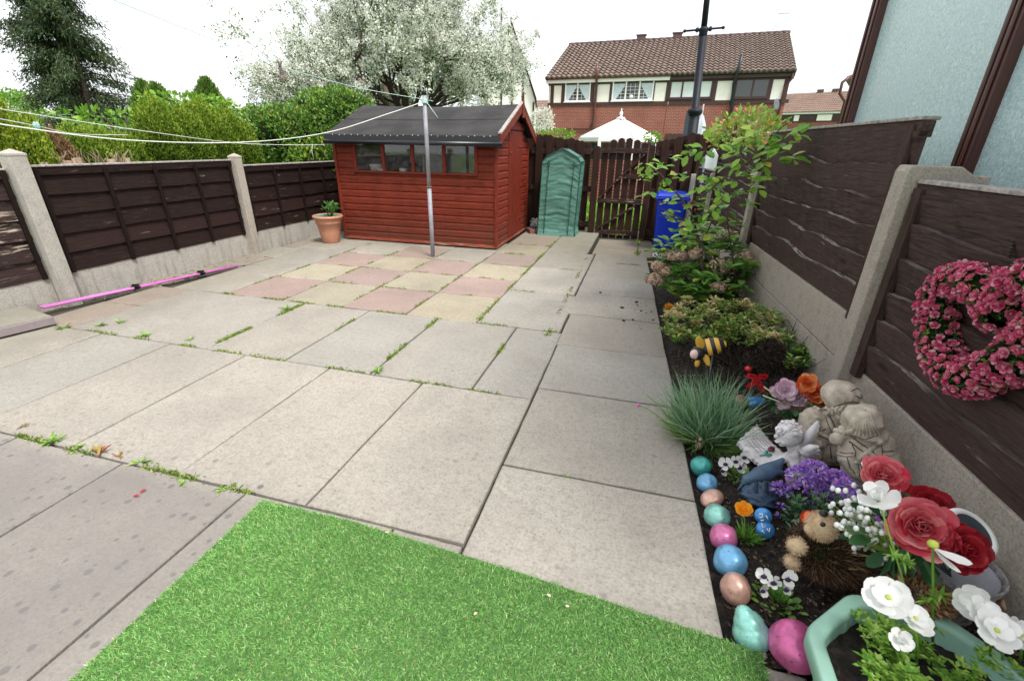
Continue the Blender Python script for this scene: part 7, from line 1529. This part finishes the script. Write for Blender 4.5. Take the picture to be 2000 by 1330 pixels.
# ============================================================ hedgehog
g = GS(1612, 1128); Yh_ = 1.24; root = thing('hedgehog_ornament', g, 'bristly brown hedgehog figure with cream face and black eye', 'ornament')
m_bris = leafm('bristle', [(0, (.03, .014, .008)), (.6, (.09, .045, .025)), (.9, (.24, .13, .07)), (1, (.45, .30, .18))], .6, .05); m_fur = leafm('cream_fibre', [(0, (.50, .34, .20)), (1, (.72, .56, .38))], .8, .1)
mb = MB(); E_(mb, Yh_, 1625, 1080, 62, 46, 48); P(mb, 'body', m_core, root); c = np.array(onY(1622, 1080, Yh_)); s = mm(c); N = 6500; d = rdir(N); p = c+d*np.array([62, 50, 46])*s*rng.uniform(.85, 1, (N, 1))
back = d[:, 0]*.0+1; scatter('bristles', BLADE, p, d*.9+rdir(N)*.45+[.25, 0, .1], rdir(N), rng.uniform(.02, .045, N), rng.uniform(.0012, .0024, N), m_bris, root)
mb = MB(); c1, s1 = E_(mb, Yh_-.02, 1604, 1028, 25, 25, 24); mb.ell(c1+Vector((-.03, -.012, -.008)), (.018, .016, .016), seg=12, rings=8); hd = P(mb, 'face', m_fur, root); N = 1500; d = rdir(N); scatter('face_fibres', BLADE, np.array(c1)+d*25*s1, d+rdir(N)*.5, rdir(N), rng.uniform(.006, .014, N), .0012, m_fur, root)
mb = MB(); E_(mb, Yh_-.062, 1607, 1024, 5, 5, 4, seg=12, rings=8); P(mb, 'eye', m_gut, root); mb = MB(); E_(mb, Yh_-.02, 1609, 1003, 8, 6, 6, seg=12, rings=8); P(mb, 'ear', m_gut, root)
for px, py, rx in ((1557, 1066, 17), (1548, 1098, 14)):
    mb = MB(); c1, s1 = E_(mb, Yh_-.045, px, py, rx, rx*.85, rx*.8); P(mb, 'paw', m_fur, root); N = 500; d = rdir(N); scatter('paw_fibres', BLADE, np.array(c1)+d*rx*.9*s1, d+rdir(N)*.5, rdir(N), rng.uniform(.006, .012, N), .0011, m_fur, root)
m_glas, nt, b = new_mat('red_glass_ball'); b.inputs['Base Color'].default_value = (.62, .07, .015, 1); b.inputs['Metallic'].default_value = .7; b.inputs['Roughness'].default_value = .12
mb = MB(); E_(mb, 1.30, 1581, 1014, 17, 17, 17, seg=28, rings=18); tag(mb.build('glass_ball', m_glas), 'shiny red-orange glass ball touching the hedgehog’s face', 'ball')
mb = MB(); c = onY(1566, 1042, 1.22); mb.tube([c+Vector((.016*math.cos(a), 0, .014*math.sin(a))) for a in np.linspace(0, 3.14, 14)], .003, 6); tag(mb.build('wire_hoop', m_blackiron), 'small dark hoop in front of the red glass ball', 'hoop')
g = GS(1795, 1195); c = np.array(onY(1795, 1165, 1.06)); N = 900; d = rdir(N); s = mm(c); p = c+d*np.array([48, 34, 34])*s*rng.uniform(.6, 1, (N, 1)); m_dry = leafm('dried_bract', [(0, (.10, .045, .02)), (.6, (.30, .15, .07)), (1, (.55, .36, .20))], .6, .15)
root = thing('dried_flower_head', g, 'shaggy brown dried head between hedgehog and green planter', 'dried plant'); scatter('bracts', TRI, p, d+rdir(N)*.6, rdir(N), rng.uniform(.012, .028, N), rng.uniform(.005, .010, N), m_dry, root)
# ============================================================ lattice basket with silk roses
m_bask = mk_wood('grey_wicker', (.30, .28, .28), (.5, .47, .45), .5, 'Z', .7); g = G(1830, 1172, .075); root = thing('lattice_basket', g, 'grey-washed lattice basket pot holding the silk roses', 'basket')
mb = MB(); mb.lathe([(.070, 0), (.092, .14), (.086, .14), (.062, .01)], g, 24); P(mb, 'inner_pot', plain('grey_pot', (.24, .24, .27), .6), root)
mb = MB()
for k in range(12):
    a = 2*math.pi*k/12
    for sg in (-1, 1):
        pts = [g+Vector(((.074+.022*t)*math.cos(a+sg*t*.55), (.074+.022*t)*math.sin(a+sg*t*.55), .145*t)) for t in np.linspace(0, 1, 6)]
        for q0, q1 in zip(pts, pts[1:]): mb.beam(q0, q1, .011, .005, up=(math.cos(a), math.sin(a), 0))
for z, r_ in ((.005, .078), (.075, .088), (.145, .099)):
    ring = [g+Vector((r_*math.cos(a), r_*math.sin(a), z)) for a in np.linspace(0, 2*math.pi, 25)]
    for q0, q1 in zip(ring, ring[1:]): mb.beam(q0, q1, .006, .014, up=(0, 0, 1))
P(mb, 'lattice', m_bask, root)
m_rred = leafm('silk_red', [(0, (.20, .006, .012)), (.6, (.40, .018, .03)), (1, (.55, .05, .07))], .5, .25); m_rpk = leafm('silk_rose_pink', [(0, (.55, .03, .06)), (.5, (.66, .13, .17)), (1, (.78, .32, .32))], .5, .25)
def silk_rose(px, py, Y, Rpx, nrm, mi, lab, seed):
    c = onY(px, py, Y); s = mm(c); root = thing('silk_rose', c, lab, 'silk rose', 'silk roses in the lattice basket'); nrm = Vector(nrm).normalized()
    petals('petals', rosette(c, nrm, Rpx*s*.84, 9, 7, 0, seed, 1.1, .5), [m_rpk if mi else m_rred], root)
    P(stem([c-nrm*.01, (c+g)/2+Vector((0, 0, .02)), g+Vector((0, 0, .1))], .003), 'stem', m_sgreen, root)
    d = rdir(6, -.2); scatter('leaves', OVAL, np.repeat([list(c-nrm*.03)], 6, 0), d-np.array(nrm)*.3, (0, 0, 1), .06, .038, m_sgreen, root)
silk_rose(1725, 930, 1.16, 40, (-.3, -.6, .8), 1, 'pink-red silk rose, topmost and leftmost, before the stone girl', 1); silk_rose(1812, 992, 1.22, 44, (-.1, -.4, .9), 0, 'deep red silk rose behind the largest one', 2)
silk_rose(1795, 1028, 1.07, 58, (-.35, -.75, .6), 1, 'largest pink-red silk rose in the middle of the basket', 3); silk_rose(1872, 1068, 1.04, 48, (.1, -.8, .6), 0, 'dark red silk rose at the right, lowest over the basket', 4)
cc_ = np.array(onY(1770, 1050, 1.14)); d = rdir(44); root = thing('silk_foliage', Vector(cc_), 'dark green silk leaves under the red roses', 'foliage'); scatter('leaves', OVAL, cc_+d*np.array([.10, .05, .06]), d, rdir(44), .06, .036, m_sgreen, root)
c = onY(1893, 1040, 1.15); s = mm(c); root = thing('oval_plaque', c, 'dark oval plaque with white rim behind the right-hand rose', 'plaque'); rot = Matrix.Rotation(.5, 3, 'Y') @ Matrix.Rotation(R_(38), 3, 'X')
mb = MB(); mb.lathe([(.048, .0), (.052, .012), (.062, .012), (.066, .006), (.064, -.006), (.05, -.008)], c, 32, rot, sx=1.15, sy=.8); P(mb, 'rim', m_upvc, root); mb = MB(); mb.lathe([(.052, .004), (.05, .0085), (.01, .009)], c, 32, rot, sx=1.15, sy=.8); P(mb, 'face', plain('slate_face', (.035, .05, .06), .5), root)
# ============================================================ green octagonal planter with anemones
m_plant = plain('sage_green_plastic', (.24, .42, .34), .42, 0, .12, 8, .08); pc = Vector((.755, .80, 0)); RR = .262; zt = .205
root = thing('octagonal_planter', pc, 'sage green octagonal planter at the bottom right corner', 'planter'); ang = [R_(157-45*k) for k in range(8)]
def octo(r_, z):
    o_ = []
    for a in ang[::-1]:
        c0 = pc+Vector((r_*math.cos(a), r_*math.sin(a), z)); p0_ = pc+Vector((r_*math.cos(a-R_(45)), r_*math.sin(a-R_(45)), z)); p1_ = pc+Vector((r_*math.cos(a+R_(45)), r_*math.sin(a+R_(45)), z)); A_ = c0.lerp(p0_, .16); B_ = c0.lerp(p1_, .16)
        o_ += [(A_*(1-t)**2+c0*2*t*(1-t)+B_*t*t) for t in (0, .25, .5, .75, 1)]
    return o_
mb = MB(); prof = [(.78, .0), (.94, zt-.045), (1.0, zt-.045), (1.015, zt-.04), (1.02, zt-.012), (1.012, zt-.003), (.99, zt), (.90, zt+.001), (.875, zt-.002), (.865, zt-.012), (.862, zt-.045), (.80, .11)]
for f_, z in prof: mb.v += octo(RR*f_, z)
for i in range(len(prof)-1):
    for k in range(40): a_ = i*40; mb.f.append((a_+k, a_+(k+1) % 40, a_+40+(k+1) % 40, a_+40+k)); mb.m.append(0); mb.sm.append(True)
mb.f.append(tuple(range(39, -1, -1))); mb.m.append(0); mb.sm.append(False); P(mb, 'tub', m_plant, root)
mb = MB(); n = 40
for j in range(n+1):
    for i in range(n+1): x, y = (i/n-.5)*2*RR*.80, (j/n-.5)*2*RR*.80; mb.v.append((pc.x+x, pc.y+y, .148+.014*noise.noise(Vector((x*22, y*22, 0)))+.008*noise.noise(Vector((x*70, y*70, 4)))))
ct = lambda i, j: math.hypot((i/n-.5)*2, (j/n-.5)*2) < 1.04
for j in range(n):
    for i in range(n):
        if ct(i+.5, j+.5): mb.f.append((j*(n+1)+i, j*(n+1)+i+1, (j+1)*(n+1)+i+1, (j+1)*(n+1)+i)); mb.m.append(0); mb.sm.append(True)
P(mb, 'compost', m_soil, root)
m_an = leafm('anemone_leaf', [(0, (.12, .30, .03)), (.5, (.22, .42, .06)), (1, (.40, .55, .12))], .45, .35); m_anw = leafm('anemone_petal', [(0, (.78, .78, .76)), (1, (.84, .84, .84))], .6, .3); m_anc = plain('lime_centre', (.42, .50, .08), .7)
root = thing('anemone_plant', pc+Vector((0, 0, .15)), 'white anemones with ferny lime leaves growing in the green planter', 'flowers')
P_ = []; D_ = []; rr_ = random.Random(5)
for (px, py, k) in [(1725, 1225, 26), (1708, 1245, 22), (1740, 1262, 30), (1700, 1300, 40), (1735, 1315, 40), (1780, 1320, 46), (1760, 1290, 34), (1800, 1270, 26), (1770, 1238, 18), (1850, 1320, 30), (1890, 1310, 26), (1800, 1230, 14), (1930, 1285, 20), (1985, 1310, 16), (1815, 1190, 10), (1740, 1225, 18), (1690, 1210, 10), (1832, 1062+100, 8)]:
    c = G(px, py, .20+rr_.uniform(-.01, .03))
    for j in range(k):
        a = rr_.uniform(0, 6.283); t = rr_.random(); P_.append(tuple(c+Vector((math.cos(a)*.032*t, math.sin(a)*.028*t, rr_.uniform(-.012, .014))))); D_.append((math.cos(a)+rr_.gauss(0, .4), math.sin(a)+rr_.gauss(0, .4), rr_.uniform(-.1, .7)))
n = len(P_); scatter('leaves', TRI, P_*3, D_*1+[(d[1], -d[0], d[2]) for d in D_]+[(-d[0], d[1], d[2]+.3) for d in D_], (0, 0, 1), np.tile(rng.uniform(.010, .022, n), 3), np.tile(rng.uniform(.006, .011, n), 3), m_an, root)
st = MB()
def anemone(px, py, Y, Rpx, nrm, bx, by, npet=7, bud=False):
    c = onY(px, py, Y); s = mm(c)*.86; R = Rpx*s; nv = Vector(nrm).normalized()
    if bud: petals('flower', rosette(c, nv, R*1.1, 3, 6, 0, px, .55, .3), [m_anw], root)
    else: petals('flower', rosette(c, nv, R, 2, npet, 0, px, 2.2, .2), [m_anw], root); P(MB().ell(c+nv*R*.12, (R*.14,)*3, None, 10, 8), 'flower_centre', m_anc, root)
    b = G(bx, by, .15); st.tube([c-nv*.005, c.lerp(b, .5)+Vector((.004, 0, 0)), b], [.0022, .0025, .003], 6)
anemone(1735, 1168, .86, 44, (-.35, -.35, .9), 1760, 1300); anemone(1786, 1208, .86, 34, (.1, -.3, .95), 1790, 1300); anemone(1757, 1250, .80, 22, (-.1, -.5, .7), 1765, 1320, 5, True)
anemone(1716, 976, 1.02, 34, (-.5, -.2, .8), 1790, 1240, 6, True); anemone(1900, 1178, .93, 34, (-.5, -.5, .7), 1935, 1300); anemone(1925, 1200, .88, 34, (-.2, -.4, .9), 1935, 1300); anemone(1945, 1232, .85, 40, (-.1, -.4, .9), 1960, 1300); anemone(1992, 1240, .86, 34, (.2, -.4, .9), 1990, 1300)
c = onY(1822, 1062, .95); b = G(1822, 1262, .15); st.tube([c, c.lerp(b, .5), b], [.0022, .0026, .003], 6); P(MB().ell(c, (.010, .010, .009), None, 12, 8, nz=.2, ns=6), 'flower_centre', m_anc, root)
petals('fallen_petals', [(tuple(c+Vector((.004, -.004, -.008))), (.9, -.2, -.35), (0, 0, 1), .062, .030, 0), (tuple(c+Vector((.002, -.006, -.008))), (.7, -.3, -.75), (.2, 0, 1), .058, .026, 0)], [m_anw], root)
P(st, 'stems', m_an, root)
P_ = []; D_ = []
for px, py in [(1775, 1100), (1745, 1085), (1765, 1095), (1822, 1165), (1838, 1160), (1810, 1172), (1950, 1275)]:
    c = onY(px, py, .97)
    for j in range(14): P_.append(tuple(c)); D_.append((rr_.gauss(0, 1), rr_.gauss(0, .7), rr_.gauss(0, .7)))
scatter('stem_leaves', BLADE, P_, D_, (0, 0, 1), rng.uniform(.012, .03, len(P_)), .006, m_an, root)
# ============================================================ heart wreath on the fence
m_wp = leafm('pink_rosebud', [(0, (.48, .03, .12)), (.4, (.66, .10, .22)), (.8, (.76, .26, .38)), (1, (.82, .52, .56))], .55, .25); m_wg = leafm('wreath_leaf', [(0, (.015, .05, .02)), (.6, (.04, .12, .03)), (1, (.22, .34, .05))], .5, .15)
XW = 1.015; path = [(1962, 612), (1948, 585), (1918, 560), (1882, 548), (1850, 560), (1834, 592), (1832, 640), (1842, 690), (1862, 728), (1905, 738), (1955, 716), (2005, 684), (2050, 640), (2075, 590), (2060, 548), (2020, 545), (1985, 570)]
pw = [onX(px, py, XW) for px, py in path]; root = thing('heart_wreath', pw[0], 'heart-shaped wreath of small pink artificial roses hung on the fence', 'wreath')
fine = []; n = len(pw)
for i in range(n):
    p0, p1, p2, p3 = pw[i-1], pw[i], pw[(i+1) % n], pw[(i+2) % n]
    for k in range(6): t = k/6; fine.append(.5*((2*p1)+(p2-p0)*t+(2*p0-5*p1+4*p2-p3)*t*t+(3*p1-3*p2+p3-p0)*t**3))
mb = MB(); mb.tube(fine+[fine[0]], .040, 12, cap=False); P(mb, 'ring', m_core, root)
it = []; LP = []; LD = []; rr_ = random.Random(9); done = []
tries = 0
while len(done) < 420 and tries < 9000:
    tries += 1; i = rr_.randrange(len(fine)); p = fine[i]; tg = (fine[(i+1) % len(fine)]-fine[i-1]).normalized(); x, y, _ = frame(tg, (1, 0, 0)); a = rr_.uniform(0, 6.283); nn_ = x*math.cos(a)+y*math.sin(a)
    if nn_.x > .45: continue
    q = p+nn_*.054
    if all((q-d_).length > .0235 for d_ in done): done.append(q); it += rosette(q, nn_+Vector((rr_.gauss(0, .25), rr_.gauss(0, .25), .15)), rr_.choice((.010, .0125, .014, .0155)), 4, 6, 0, len(done), rr_.uniform(.5, .8), .5)
o = petals('rosebuds', it, [m_wp], root); tag(o, kind='stuff')
for i in range(4200):
    k = rr_.randrange(len(fine)); tg = (fine[(k+1) % len(fine)]-fine[k-1]).normalized(); x, y, _ = frame(tg, (1, 0, 0)); a = rr_.uniform(0, 6.283); nn_ = x*math.cos(a)+y*math.sin(a); LP.append(tuple(fine[k]+nn_*.046)); LD.append(tuple(nn_+Vector((rr_.gauss(0, .6), rr_.gauss(0, .6), rr_.gauss(0, .6)))))
o = scatter('leaves', OVAL, LP, LD, rdir(len(LP)), rng.uniform(.010, .018, len(LP)), rng.uniform(.006, .010, len(LP)), m_wg, root)
mb = MB(); a = onX(1958, 545, 1.04); b_ = onX(1985, 458, 1.07); mb.tube([a+Vector((0, 0, -.04)), b_], .003, 6)
for i in range(14): mb.ell(a.lerp(b_, i/13), (.006, .006, .004), seg=6, rings=4)
P(mb, 'hanger', m_twig, root)
